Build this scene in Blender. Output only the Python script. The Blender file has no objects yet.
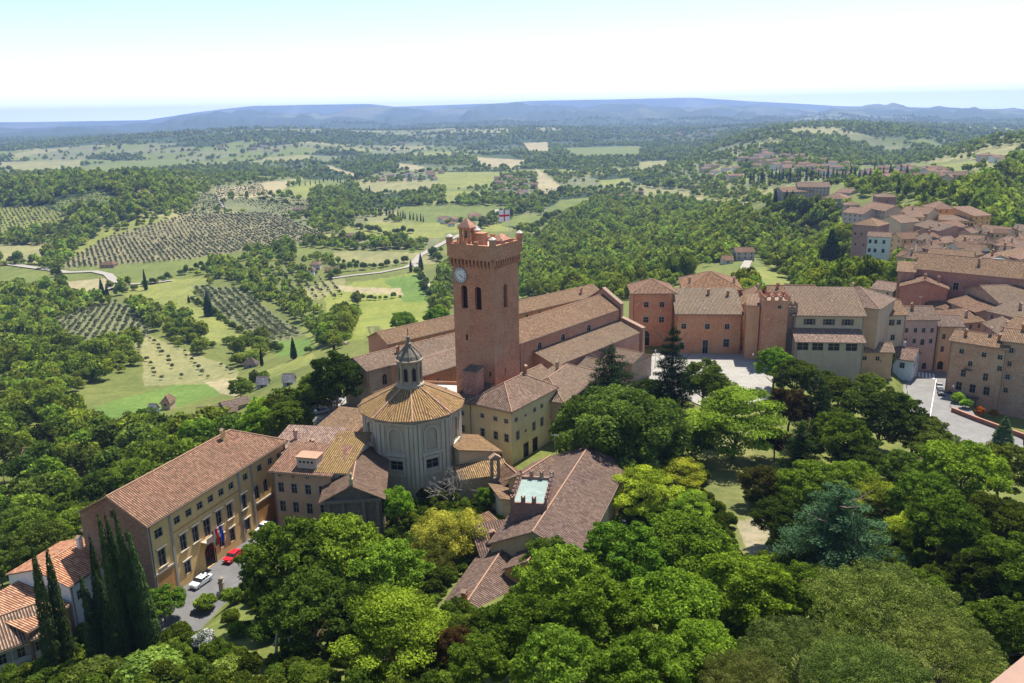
import bpy, math, random
import numpy as np
from mathutils import Vector, Matrix
random.seed(7); rng=np.random.default_rng(7)
SC=bpy.context.scene; COL=SC.collection
R=math.radians
# ------------------------------------------------------------------ camera
F=826.0; CH=75.0; PITCH=math.atan((341.5-112)/F); ROLL=R(1.1)
cP,sP=math.cos(PITCH),math.sin(PITCH); cR,sR=math.cos(ROLL),math.sin(ROLL)
FW=np.array([0,cP,-sP]); U0=np.array([0,sP,cP]); R0=np.array([1.0,0,0])
RX=R0*cR-U0*sR; UX=R0*sR+U0*cR
cam=bpy.data.cameras.new('camera'); cam.sensor_width=36; cam.lens=F/1024*36
cam.clip_start=1.0; cam.clip_end=60000
camo=bpy.data.objects.new('camera',cam); COL.objects.link(camo)
M=Matrix((( RX[0],UX[0],-FW[0],0),(RX[1],UX[1],-FW[1],0),(RX[2],UX[2],-FW[2],CH),(0,0,0,1)))
camo.matrix_world=M; SC.camera=camo
# ------------------------------------------------------------------ sky, sun, exposure
SUN_EL=R(62); SUN_AZ=R(31)          # azimuth clockwise from +Y
w=bpy.data.worlds.new('World'); SC.world=w; w.use_nodes=True
nt=w.node_tree; sky=nt.nodes.new('ShaderNodeTexSky'); sky.sky_type='NISHITA'; sky.sun_disc=False
sky.sun_elevation=SUN_EL; sky.sun_rotation=SUN_AZ; sky.altitude=200; sky.dust_density=0.5; sky.air_density=1.0; sky.ozone_density=2.5
bg=nt.nodes['Background']; bg.inputs[1].default_value=0.108
# bright hazy air low over the horizon, by direction in the world
_tc=nt.nodes.new('ShaderNodeTexCoord'); _sx=nt.nodes.new('ShaderNodeSeparateXYZ'); nt.links.new(_tc.outputs['Generated'],_sx.inputs[0])
_ab=nt.nodes.new('ShaderNodeMath'); _ab.operation='ABSOLUTE'; nt.links.new(_sx.outputs[2],_ab.inputs[0])
_mu=nt.nodes.new('ShaderNodeMath'); _mu.operation='MULTIPLY'; _mu.inputs[1].default_value=-24; nt.links.new(_ab.outputs[0],_mu.inputs[0])
_ex=nt.nodes.new('ShaderNodeMath'); _ex.operation='EXPONENT'; nt.links.new(_mu.outputs[0],_ex.inputs[0])
_mx=nt.nodes.new('ShaderNodeMix'); _mx.data_type='RGBA'; nt.links.new(_ex.outputs[0],_mx.inputs[0]); nt.links.new(sky.outputs[0],_mx.inputs[6]); _mx.inputs[7].default_value=(10.5,11.2,11.8,1)
nt.links.new(_mx.outputs[2],bg.inputs[0])
sl=bpy.data.lights.new('sun','SUN'); sl.energy=5.0; sl.angle=R(0.5); sl.color=(1,0.95,0.87)
so=bpy.data.objects.new('sun',sl); COL.objects.link(so)
sd=Vector((math.sin(SUN_AZ)*math.cos(SUN_EL),math.cos(SUN_AZ)*math.cos(SUN_EL),math.sin(SUN_EL)))
so.rotation_euler=sd.to_track_quat('Z','Y').to_euler()
vs=SC.view_settings; vs.view_transform='Standard'; vs.look='None'; vs.gamma=1; vs.exposure=0.8
try: vs.use_curve_mapping=False
except Exception: pass
cy=SC.cycles; cy.max_bounces=5; cy.diffuse_bounces=3; cy.glossy_bounces=2; cy.transmission_bounces=2; cy.transparent_max_bounces=4; cy.volume_bounces=0
cy.use_denoising=True
try: cy.denoiser='OPENIMAGEDENOISE'; cy.denoising_input_passes='RGB_ALBEDO_NORMAL'
except Exception: pass
cy.caustics_reflective=False; cy.caustics_refractive=False
# ------------------------------------------------------------------ pixel <-> world helpers
def G(px,py,z):
    d=FW+RX*((px-512)/F)+UX*((341.5-py)/F); t=(z-CH)/d[2]
    return (d[0]*t,d[1]*t)
def PR(X,Y,Z):
    X=np.asarray(X,float);Y=np.asarray(Y,float);Z=np.asarray(Z,float)-CH
    dep=X*FW[0]+Y*FW[1]+Z*FW[2]; dep=np.where(dep<1,1,dep)
    return 512+F*(X*RX[0]+Y*RX[1]+Z*RX[2])/dep, 341.5-F*(X*UX[0]+Y*UX[1]+Z*UX[2])/dep
def tag(o,label=None,cat=None,group=None,kind=None):
    if label: o['label']=label
    if cat: o['category']=cat
    if group: o['group']=group
    if kind: o['kind']=kind
    return o
def link(o,parent=None):
    COL.objects.link(o)
    if parent is not None: o.parent=parent
    return o
def empty(name,loc,rz=0):
    o=bpy.data.objects.new(name,None); o.location=loc; o.rotation_euler=(0,0,rz); o.empty_display_size=.5
    return link(o)
def copy_tree(o,parent=None):
    c=o.copy(); COL.objects.link(c); c.parent=parent
    for ch in list(o.children): copy_tree(ch,c)
    return c
class MB:
    """collects faces (with material index and uv) for one mesh"""
    def __init__(s): s.v=[];s.f=[];s.m=[];s.uv=[];s.sm=[]
    def face(s,pts,m=0,uv=None,sm=False):
        b=len(s.v); s.v.extend([tuple(p) for p in pts]); s.f.append(list(range(b,b+len(pts)))); s.m.append(m); s.sm.append(sm)
        s.uv.extend(uv if uv else [(0,0)]*len(pts))
    def box(s,x0,x1,y0,y1,z0,z1,m=0,T=None,bottom=True):
        P=[(x0,y0,z0),(x1,y0,z0),(x1,y1,z0),(x0,y1,z0),(x0,y0,z1),(x1,y0,z1),(x1,y1,z1),(x0,y1,z1)]
        if T is not None: P=[T(p) for p in P]
        fs=[(0,1,5,4),(1,2,6,5),(2,3,7,6),(3,0,4,7),(4,5,6,7)]+([(3,2,1,0)] if bottom else [])
        for f in fs: s.face([P[i] for i in f],m)
    def prism(s,poly,z0,z1,m=0,cap=True):
        n=len(poly)
        for i in range(n):
            a=poly[i];b=poly[(i+1)%n]; s.face([(a[0],a[1],z0),(b[0],b[1],z0),(b[0],b[1],z1),(a[0],a[1],z1)],m)
        if cap:
            s.face([(p[0],p[1],z1) for p in poly],m); s.face([(p[0],p[1],z0) for p in reversed(poly)],m)
    def lathe(s,prof,n=24,cx=0,cy=0,m=0,sm=True,a0=0):
        for i in range(len(prof)-1):
            (r0,z0),(r1,z1)=prof[i],prof[i+1]
            for k in range(n):
                a=a0+2*math.pi*k/n; b=a0+2*math.pi*(k+1)/n
                p=[(cx+r0*math.cos(a),cy+r0*math.sin(a),z0),(cx+r0*math.cos(b),cy+r0*math.sin(b),z0),(cx+r1*math.cos(b),cy+r1*math.sin(b),z1),(cx+r1*math.cos(a),cy+r1*math.sin(a),z1)]
                if r0<1e-6: p=[p[0],p[2],p[3]]
                elif r1<1e-6: p=[p[0],p[1],p[2]]
                s.face(p,m,None,sm)
    def tube(s,a,b,r,m=0,n=6,r2=None):
        a=Vector(a);b=Vector(b);d=(b-a)
        if d.length<1e-6: return
        q=d.to_track_quat('Z','Y'); r2=r if r2 is None else r2
        A=[a+q@Vector((r*math.cos(2*math.pi*k/n),r*math.sin(2*math.pi*k/n),0)) for k in range(n)]
        B=[b+q@Vector((r2*math.cos(2*math.pi*k/n),r2*math.sin(2*math.pi*k/n),0)) for k in range(n)]
        for k in range(n):
            j=(k+1)%n; s.face([A[k],A[j],B[j],B[k]],m,None,True)
        s.face(list(reversed(A)),m); s.face(B,m)
    def mesh(s,name,mats):
        me=bpy.data.meshes.new(name); me.from_pydata(s.v,[],s.f)
        for x in mats: me.materials.append(x)
        me.polygons.foreach_set('material_index',s.m); me.polygons.foreach_set('use_smooth',s.sm)
        ul=me.uv_layers.new(name='UVMap'); ul.data.foreach_set('uv',np.array(s.uv,'f').ravel())
        me.update(); return me
    def build(s,name,mats,parent=None,loc=(0,0,0),rz=0):
        if not isinstance(mats,(list,tuple)): mats=[mats]
        o=bpy.data.objects.new(name,s.mesh(name,mats)); o.location=loc; o.rotation_euler=(0,0,rz)
        return link(o,parent)
def np_mesh(name,V,Fa,mats,attr=None,smooth=False):
    me=bpy.data.meshes.new(name); V=np.asarray(V,'f'); Fa=np.asarray(Fa,'i'); k=Fa.shape[1]
    me.vertices.add(len(V)); me.vertices.foreach_set('co',V.ravel())
    me.loops.add(Fa.size); me.loops.foreach_set('vertex_index',Fa.ravel())
    me.polygons.add(len(Fa)); me.polygons.foreach_set('loop_start',np.arange(0,Fa.size,k,dtype='i'))
    try: me.polygons.foreach_set('loop_total',np.full(len(Fa),k,'i'))
    except Exception: pass
    if smooth: me.polygons.foreach_set('use_smooth',np.ones(len(Fa),bool))
    for m in mats: me.materials.append(m)
    if attr is not None:
        a=me.color_attributes.new('tint','FLOAT_COLOR','POINT'); c=np.ones((len(V),4),'f'); c[:,:3]=attr; a.data.foreach_set('color',c.ravel())
    me.update(); me.validate(); return me
# ------------------------------------------------------------------ materials
MC={}
def nodes(name):
    m=bpy.data.materials.new(name); m.use_nodes=True; t=m.node_tree; b=t.nodes['Principled BSDF']
    b.inputs['Roughness'].default_value=.9; b.inputs['Specular IOR Level'].default_value=.2
    return m,t,b
def N(t,k,**kw):
    n=t.nodes.new(k)
    for a,v in kw.items(): setattr(n,a,v)
    return n
def mixc(t,fac,a,b,mode='MIX'):
    n=N(t,'ShaderNodeMix',data_type='RGBA',blend_type=mode)
    for i,x in ((0,fac),(6,a),(7,b)):
        if isinstance(x,(int,float)): n.inputs[i].default_value=x
        elif isinstance(x,tuple): n.inputs[i].default_value=(*x[:3],1)
        else: t.links.new(x,n.inputs[i])
    return n.outputs[2]
def noise(t,scale,detail=3,vec=None,rough=.55):
    n=N(t,'ShaderNodeTexNoise'); n.inputs['Scale'].default_value=scale; n.inputs['Detail'].default_value=detail; n.inputs['Roughness'].default_value=rough
    if vec is not None: t.links.new(vec,n.inputs['Vector'])
    return n.outputs[0]
def ramp(t,x,pts):
    n=N(t,'ShaderNodeValToRGB'); e=n.color_ramp.elements
    while len(e)<len(pts): e.new(.5)
    for i,(p,c) in enumerate(pts):
        e[i].position=p; e[i].color=(c,c,c,1) if isinstance(c,(int,float)) else (*c,1)
    t.links.new(x,n.inputs[0]); return n.outputs[0]
def sc(c,k): return tuple(min(1,x*k) for x in c)
def plain(name,c,rough=.8,metal=0):
    k=('p',name,c)
    if k in MC: return MC[k]
    m,t,b=nodes(name); b.inputs['Base Color'].default_value=(*c,1); b.inputs['Roughness'].default_value=rough; b.inputs['Metallic'].default_value=metal
    MC[k]=m; return m
def wallm(c,kind='plaster'):
    k=('w',c,kind)
    if k in MC: return MC[k]
    m,t,b=nodes(kind+'_wall'); tc=N(t,'ShaderNodeTexCoord').outputs['Object']; L=t.links
    mp=N(t,'ShaderNodeMapping'); mp.inputs['Scale'].default_value=(1,1,.25); L.new(tc,mp.inputs[0])
    n1=noise(t,.35,5,tc,.65); n2=noise(t,1.1,5,mp.outputs[0],.7); n3=noise(t,5,3,tc)
    if kind=='brick':
        x=mixc(t,ramp(t,n1,[(.35,0),(.65,1)]),sc(c,.78),(min(1,c[0]*1.15),c[1]*1.2,c[2]*1.25))
        x=mixc(t,ramp(t,n2,[(.45,0),(.75,.6)]),x,(c[0]*.62,c[1]*.72,c[2]*.8))
        vv=N(t,'ShaderNodeTexVoronoi'); vv.inputs['Scale'].default_value=2.2; mp2=N(t,'ShaderNodeMapping'); mp2.inputs['Scale'].default_value=(1,1,3); L.new(tc,mp2.inputs[0]); L.new(mp2.outputs[0],vv.inputs['Vector'])
        g=N(t,'ShaderNodeRGBToBW'); L.new(vv.outputs['Color'],g.inputs[0])
        x=mixc(t,.4,x,ramp(t,g.outputs[0],[(.2,sc(c,.5)),(.8,sc(c,1.4))])); n5=noise(t,.12,4,tc,.6); x=mixc(t,ramp(t,n5,[(.45,0),(.65,.55)]),x,(c[0]*.95,c[1]*1.35,c[2]*1.5)); n6=noise(t,.9,2,tc,.5); x=mixc(t,ramp(t,n6,[(.66,0),(.7,.5)]),x,(c[0]*1.25,c[1]*1.6,c[2]*1.9))
    else:
        x=mixc(t,ramp(t,n1,[(.3,0),(.7,1)]),sc(c,.9),sc(c,1.08))
        x=mixc(t,ramp(t,n2,[(.5,0),(.8,.55)]),x,(c[0]*.6,c[1]*.6,c[2]*.62))
        x=mixc(t,ramp(t,n3,[(.62,0),(.75,.25)]),x,sc(c,.7))
    L.new(x,b.inputs['Base Color'])
    bp=N(t,'ShaderNodeBump'); bp.inputs['Strength'].default_value=.35; bp.inputs['Distance'].default_value=.04; L.new(n3,bp.inputs['Height']); L.new(bp.outputs[0],b.inputs['Normal'])
    MC[k]=m; return m
def roofm(c,lich=.5,pu=.42,pv=.55,yel=0):
    k=('r',c,lich,pu,yel)
    if k in MC: return MC[k]
    m,t,b=nodes('clay_tiles'); L=t.links; c=sc(c,.84)
    uv=N(t,'ShaderNodeUVMap').outputs[0]; tc=N(t,'ShaderNodeTexCoord').outputs['Object']
    br=N(t,'ShaderNodeTexBrick'); L.new(uv,br.inputs['Vector']); br.offset=0; br.inputs['Scale'].default_value=1
    br.inputs['Brick Width'].default_value=pu; br.inputs['Row Height'].default_value=pv; br.inputs['Mortar Size'].default_value=.0; br.inputs['Bias'].default_value=0
    br.inputs['Color1'].default_value=(0,0,0,1); br.inputs['Color2'].default_value=(1,1,1,1)
    g=ramp(t,br.outputs[0],[(0,0),(1,1)])
    x=ramp(t,br.outputs[0],[(0,sc(c,.55)),(.35,sc(c,.9)),(.7,sc(c,1.15)),(1,(min(1,c[0]*1.45),min(1,c[1]*1.55),min(1,c[2]*1.6)))])
    n1=noise(t,.22,6,tc,.7); n2=noise(t,1.7,4,tc,.7); n7=noise(t,.09,3,tc,.5)
    x=mixc(t,ramp(t,n7,[(.42,0),(.6,.35)]),x,mixc(t,1.0,x,(.6,.62,.66),'MULTIPLY'))
    x=mixc(t,ramp(t,n1,[(.4,0),(.6,lich)]),x,(.31,.205,.115) if not yel else (.40,.25,.07))
    x=mixc(t,ramp(t,n2,[(.52,0),(.7,.5*lich+.1)]),x,(.11,.09,.07))
    # channel shading of pantiles comes partly from bump along u
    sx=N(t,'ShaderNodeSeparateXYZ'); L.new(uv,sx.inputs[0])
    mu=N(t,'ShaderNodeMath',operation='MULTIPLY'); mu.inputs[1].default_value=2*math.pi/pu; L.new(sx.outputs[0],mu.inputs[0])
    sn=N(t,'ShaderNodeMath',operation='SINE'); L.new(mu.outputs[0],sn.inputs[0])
    mv=N(t,'ShaderNodeMath',operation='MULTIPLY'); mv.inputs[1].default_value=1/pv; L.new(sx.outputs[1],mv.inputs[0])
    fr=N(t,'ShaderNodeMath',operation='FRACT'); L.new(mv.outputs[0],fr.inputs[0])
    ad=N(t,'ShaderNodeMath',operation='MULTIPLY_ADD'); ad.inputs[1].default_value=-.5; L.new(fr.outputs[0],ad.inputs[0]); L.new(sn.outputs[0],ad.inputs[2])
    bp=N(t,'ShaderNodeBump'); bp.inputs['Strength'].default_value=.9; bp.inputs['Distance'].default_value=.09; L.new(ad.outputs[0],bp.inputs['Height']); L.new(bp.outputs[0],b.inputs['Normal'])
    # shade in the channels between tile rows, painted into the colour
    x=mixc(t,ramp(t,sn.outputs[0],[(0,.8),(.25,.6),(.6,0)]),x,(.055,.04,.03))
    L.new(x,b.inputs['Base Color']); MC[k]=m; return m
def groundm():
    m,t,b=nodes('ground'); L=t.links
    at=N(t,'ShaderNodeAttribute',attribute_name='tint').outputs[0]; tc=N(t,'ShaderNodeTexCoord').outputs['Object']
    n1=noise(t,.02,6,tc,.7); n2=noise(t,.35,5,tc,.7); n3=noise(t,2.5,4,tc,.7)
    x=mixc(t,ramp(t,n1,[(.35,0),(.65,1)]),mixc(t,1.0,at,(.82,.86,.85),'MULTIPLY'),mixc(t,1.0,at,(1.2,1.14,1.1),'MULTIPLY'))
    mpg=N(t,'ShaderNodeMapping'); mpg.inputs['Scale'].default_value=(.12,.012,1); mpg.inputs['Rotation'].default_value=(0,0,.5); L.new(tc,mpg.inputs[0]); n4=noise(t,1,4,mpg.outputs[0],.65); x=mixc(t,ramp(t,n4,[(.42,0),(.62,.45)]),x,mixc(t,1.0,x,(.7,.74,.62),'MULTIPLY')); x=mixc(t,ramp(t,n2,[(.4,0),(.65,.8)]),x,mixc(t,1.0,x,(.55,.66,.52),'MULTIPLY'))
    x=mixc(t,ramp(t,n3,[(.4,0),(.7,.5)]),x,mixc(t,1.0,x,(1.35,1.3,1.2),'MULTIPLY'))
    L.new(x,b.inputs['Base Color']); b.inputs['Specular IOR Level'].default_value=.1
    return m
def leafm(name,c,c2,trans=.35,objcol=True):
    m=bpy.data.materials.new(name); m.use_nodes=True; t=m.node_tree; L=t.links; t.nodes.clear()
    out=N(t,'ShaderNodeOutputMaterial'); at=N(t,'ShaderNodeAttribute',attribute_name='tint').outputs['Fac']
    x=mixc(t,at,c,c2); oi=N(t,'ShaderNodeObjectInfo')
    hs=N(t,'ShaderNodeHueSaturation')
    h=N(t,'ShaderNodeMapRange'); h.inputs[3].default_value=.475; h.inputs[4].default_value=.515; L.new(oi.outputs['Random'],h.inputs[0]); L.new(h.outputs[0],hs.inputs[0])
    v=N(t,'ShaderNodeMapRange'); v.inputs[3].default_value=.62; v.inputs[4].default_value=1.4
    fm=N(t,'ShaderNodeMath',operation='MULTIPLY'); fm.inputs[1].default_value=7.31; L.new(oi.outputs['Random'],fm.inputs[0]); ff=N(t,'ShaderNodeMath',operation='FRACT'); L.new(fm.outputs[0],ff.inputs[0])
    L.new(ff.outputs[0],v.inputs[0]); L.new(v.outputs[0],hs.inputs[2]); L.new(x,hs.inputs[4]); x=hs.outputs[0]
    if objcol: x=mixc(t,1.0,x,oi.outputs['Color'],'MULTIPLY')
    d=N(t,'ShaderNodeBsdfDiffuse'); tr=N(t,'ShaderNodeBsdfTranslucent'); mx=N(t,'ShaderNodeMixShader'); mx.inputs[0].default_value=trans
    L.new(x,d.inputs[0]); y=mixc(t,1.0,x,(1.25,1.2,.55),'MULTIPLY'); L.new(y,tr.inputs[0]); L.new(d.outputs[0],mx.inputs[1]); L.new(tr.outputs[0],mx.inputs[2]); L.new(mx.outputs[0],out.inputs[0])
    return m
BARK=wallm((.16,.115,.08))
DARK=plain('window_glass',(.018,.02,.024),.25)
def make_haze():
    mb=MB(); mb.box(-19500,19500,-7000,20500,-200,330)
    m=bpy.data.materials.new('haze'); m.use_nodes=True; t=m.node_tree; t.nodes.clear(); o=N(t,'ShaderNodeOutputMaterial'); v=N(t,'ShaderNodeVolumePrincipled')
    v.inputs['Color'].default_value=(.42,.59,1,1); v.inputs['Density'].default_value=7e-5; v.inputs['Anisotropy'].default_value=.2
    t.links.new(v.outputs[0],o.inputs['Volume'])
    ob=mb.build('haze',m); tag(ob,'thin blue haze hanging over the whole valley',kind='stuff')
make_haze()
# ------------------------------------------------------------------ building kit
TILE_PINK=(.44,.215,.125); TILE_BROWN=(.32,.165,.085); TILE_TAN=(.43,.245,.12); TILE_GREY=(.29,.195,.12); TILE_ORANGE=(.52,.235,.12); TILE_YEL=(.47,.28,.10)
OCHRE=(.76,.49,.20); YELLOW=(.72,.56,.30); BRICK=(.39,.17,.085); BRICK2=(.45,.20,.10); CREAM=(.62,.51,.37); PINKW=(.58,.38,.29); WHITEW=(.72,.71,.68); STONE=(.36,.31,.25); ORANGEW=(.58,.29,.13); GREYW=(.42,.38,.33)
FRAME=plain('stone_frame',(.40,.35,.28),.8); WOODF=plain('brown_wood',(.10,.06,.035),.6); SHUT=plain('shutter_paint',(.11,.09,.075),.6); SHUTB=plain('blue_grey_paint',(.22,.25,.28),.6); WHT=plain('white_paint',(.7,.7,.68),.5)
WM={}; FOOT=[]
def win_obj(parent,w,h,x,z,T,style,par_rz):
    """one window: frame (and sill) mesh, pane as sub-part, shutters as sub-parts"""
    arch='a' in style
    key=(round(w,2),round(h,2),style)
    if key not in WM:
        mb=MB(); t=.07; f=.14 if 'F' in style else .05; pr=-.05
        if not arch:
            mb.box(-w/2-f,-w/2+t*.4,pr,.2,0,h); mb.box(w/2-t*.4,w/2+f,pr,.2,0,h); mb.box(-w/2-f,w/2+f,pr,.2,h-t*.4,h+f)
        else:
            n=8; r=w/2
            for i in range(n):
                a,b=math.pi*i/n,math.pi*(i+1)/n
                for (r0,r1) in ((r,r+f+.08),):
                    q=[(r0*math.cos(a),h-r+r0*math.sin(a)),(r1*math.cos(a),h-r+r1*math.sin(a)),(r1*math.cos(b),h-r+r1*math.sin(b)),(r0*math.cos(b),h-r+r0*math.sin(b))]
                    mb.face([(x_,pr,z_) for x_,z_ in q]); mb.face([(q[1][0],pr,q[1][1]),(q[1][0],.02,q[1][1]),(q[2][0],.02,q[2][1]),(q[2][0],pr,q[2][1])])
            mb.box(-w/2-f-.05,-w/2,pr,.1,0,h-r); mb.box(w/2,w/2+f+.05,pr,.1,0,h-r)
        if 's' in style: mb.box(-w/2-.3,w/2+.3,-.22,.1,-.16,-.004)
        if 'h' in style: mb.box(-w/2-.35,w/2+.35,-.3,.1,h+f+.18,h+f+.34)
        mb.box(-.03,.03,.12,.17,0,h); mb.box(-w/2,w/2,.12,.168,h*.55,h*.55+.05)
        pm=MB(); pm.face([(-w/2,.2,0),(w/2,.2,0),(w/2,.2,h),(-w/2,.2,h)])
        sh=None
        if 'S' in style or 'B' in style:
            sh=[]
            for sgn in (-1,1):
                sb=MB(); sh.append(sb)
                x0=sgn*(w/2+.06); x1=sgn*(w/2+.06+w/2*.92); a,b=min(x0,x1),max(x0,x1); sb.box(a,b,-.12,-.06,0,h)
                for q in range(5): sb.box(a+.05,b-.05,-.14,-.12,h*(q+.15)/5,h*(q+.75)/5)
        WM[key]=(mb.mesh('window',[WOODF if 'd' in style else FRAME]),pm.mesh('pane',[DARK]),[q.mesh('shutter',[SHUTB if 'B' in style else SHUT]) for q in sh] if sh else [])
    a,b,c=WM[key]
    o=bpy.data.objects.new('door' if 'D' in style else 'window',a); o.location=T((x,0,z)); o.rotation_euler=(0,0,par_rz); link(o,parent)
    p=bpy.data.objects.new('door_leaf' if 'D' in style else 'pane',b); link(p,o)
    for c_ in c: q=bpy.data.objects.new('shutter',c_); link(q,o)
    return o
def wall_holes(mb,W,z0,z1,holes,T,m=0,dep=.25):
    xs=sorted(set([0,W]+[a for h in holes for a in (h[0]-h[2]/2,h[0]+h[2]/2)])); zs=sorted(set([z0,z1]+[a for h in holes for a in (h[1],h[1]+h[3])]))
    xs=[x for x in xs if 0<=x<=W]; zs=[z for z in zs if z0<=z<=z1]
    for i in range(len(xs)-1):
        for j in range(len(zs)-1):
            cx=(xs[i]+xs[i+1])/2; cz=(zs[j]+zs[j+1])/2
            if any(abs(cx-h[0])<h[2]/2 and h[1]<cz<h[1]+h[3] for h in holes): continue
            mb.face([T(p) for p in ((xs[i],0,zs[j]),(xs[i+1],0,zs[j]),(xs[i+1],0,zs[j+1]),(xs[i],0,zs[j+1]))],m)
    for h in holes:
        x0,x1,a,b=h[0]-h[2]/2,h[0]+h[2]/2,h[1],h[1]+h[3]
        for q in (((x0,0,a),(x0,dep,a),(x0,dep,b),(x0,0,b)),((x1,0,b),(x1,dep,b),(x1,dep,a),(x1,0,a)),((x0,0,b),(x0,dep,b),(x1,dep,b),(x1,0,b)),((x0,0,a),(x1,0,a),(x1,dep,a),(x0,dep,a))):
            mb.face([T(p) for p in q],m)
        if len(h)>4 and 'a' in h[4]:
            r=h[2]/2; n=6
            for s in (-1,1):
                cor=(h[0]+s*r,0,b)
                for i in range(n):
                    u,v=math.pi/2*i/n,math.pi/2*(i+1)/n
                    pts=[cor,(h[0]+s*r*math.cos(u),0,b-r+r*math.sin(u)),(h[0]+s*r*math.cos(v),0,b-r+r*math.sin(v))]
                    if s<0: pts.reverse()
                    mb.face([T(p) for p in pts],m); 
                    q=[pts[1],pts[2]]; mb.face([T(q[0]),T((q[0][0],dep*.8,q[0][2])),T((q[1][0],dep*.8,q[1][2])),T(q[1])],m)
def slab(mb,poly,u0,ud,th=.22,m=0):
    """roof plane: poly of 3d points ccw from above; uv in metres: u along ud"""
    P=[Vector(p) for p in poly]; n=(P[1]-P[0]).cross(P[2]-P[0]).normalized()
    if n.z<0: P.reverse(); n=-n
    ud=Vector(ud).normalized(); vd=n.cross(ud); o=Vector(u0)
    mb.face(P,m,[((p-o).dot(ud),(p-o).dot(vd)) for p in P])
    Q=[p-Vector((0,0,th)) for p in P]; mb.face(list(reversed(Q)),1)
    for i in range(len(P)):
        j=(i+1)%len(P); mb.face([P[i],Q[i],Q[j],P[j]],1)
def ridge_tiles(mb,a,b,r=.13,m=2):
    a=Vector(a)+Vector((0,0,.02));b=Vector(b)+Vector((0,0,.02)); d=b-a; L=d.length
    if L<.1: return
    q=d.to_track_quat('Y','Z'); n=max(1,int(L/1.0)) if L<60 else int(L/3)
    prof=[(r*math.cos(t),r*math.sin(t)) for t in np.linspace(0,math.pi,5)]
    for i in range(n):
        c0=a+d*(i/n); c1=a+d*((i+1.04)/n)
        A=[c0+q@Vector((x*1.12,0,z*1.12)) for x,z in prof]; B=[c1+q@Vector((x,0,z)) for x,z in prof]
        for k in range(4): mb.face([A[k],A[k+1],B[k+1],B[k]],m,None,True)
EDGE=plain('eave_tiles',(.30,.20,.14)); RIDGEM=wallm((.40,.235,.15),'tile_ridge')
CHIM={}
def chimney_mesh(v,c):
    k=(v,c)
    if k in CHIM: return CHIM[k]
    mb=MB(); h=1.3+.3*v; mb.box(-.4,.4,-.3,.3,-.8,h); mb.box(-.5,.5,-.4,.4,h,h+.12)
    mb.box(-.42,-.25,-.3,.3,h+.12,h+.4); mb.box(.25,.42,-.3,.3,h+.12,h+.4)
    for s in (-1,1): mb.face([(0,-.42,h+.75),(0,.42,h+.75),(s*.55,.42,h+.4),(s*.55,-.42,h+.4)][::s],1)
    CHIM[k]=mb.mesh('chimney',[wallm(c,'plaster'),EDGE]); return CHIM[k]
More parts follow.
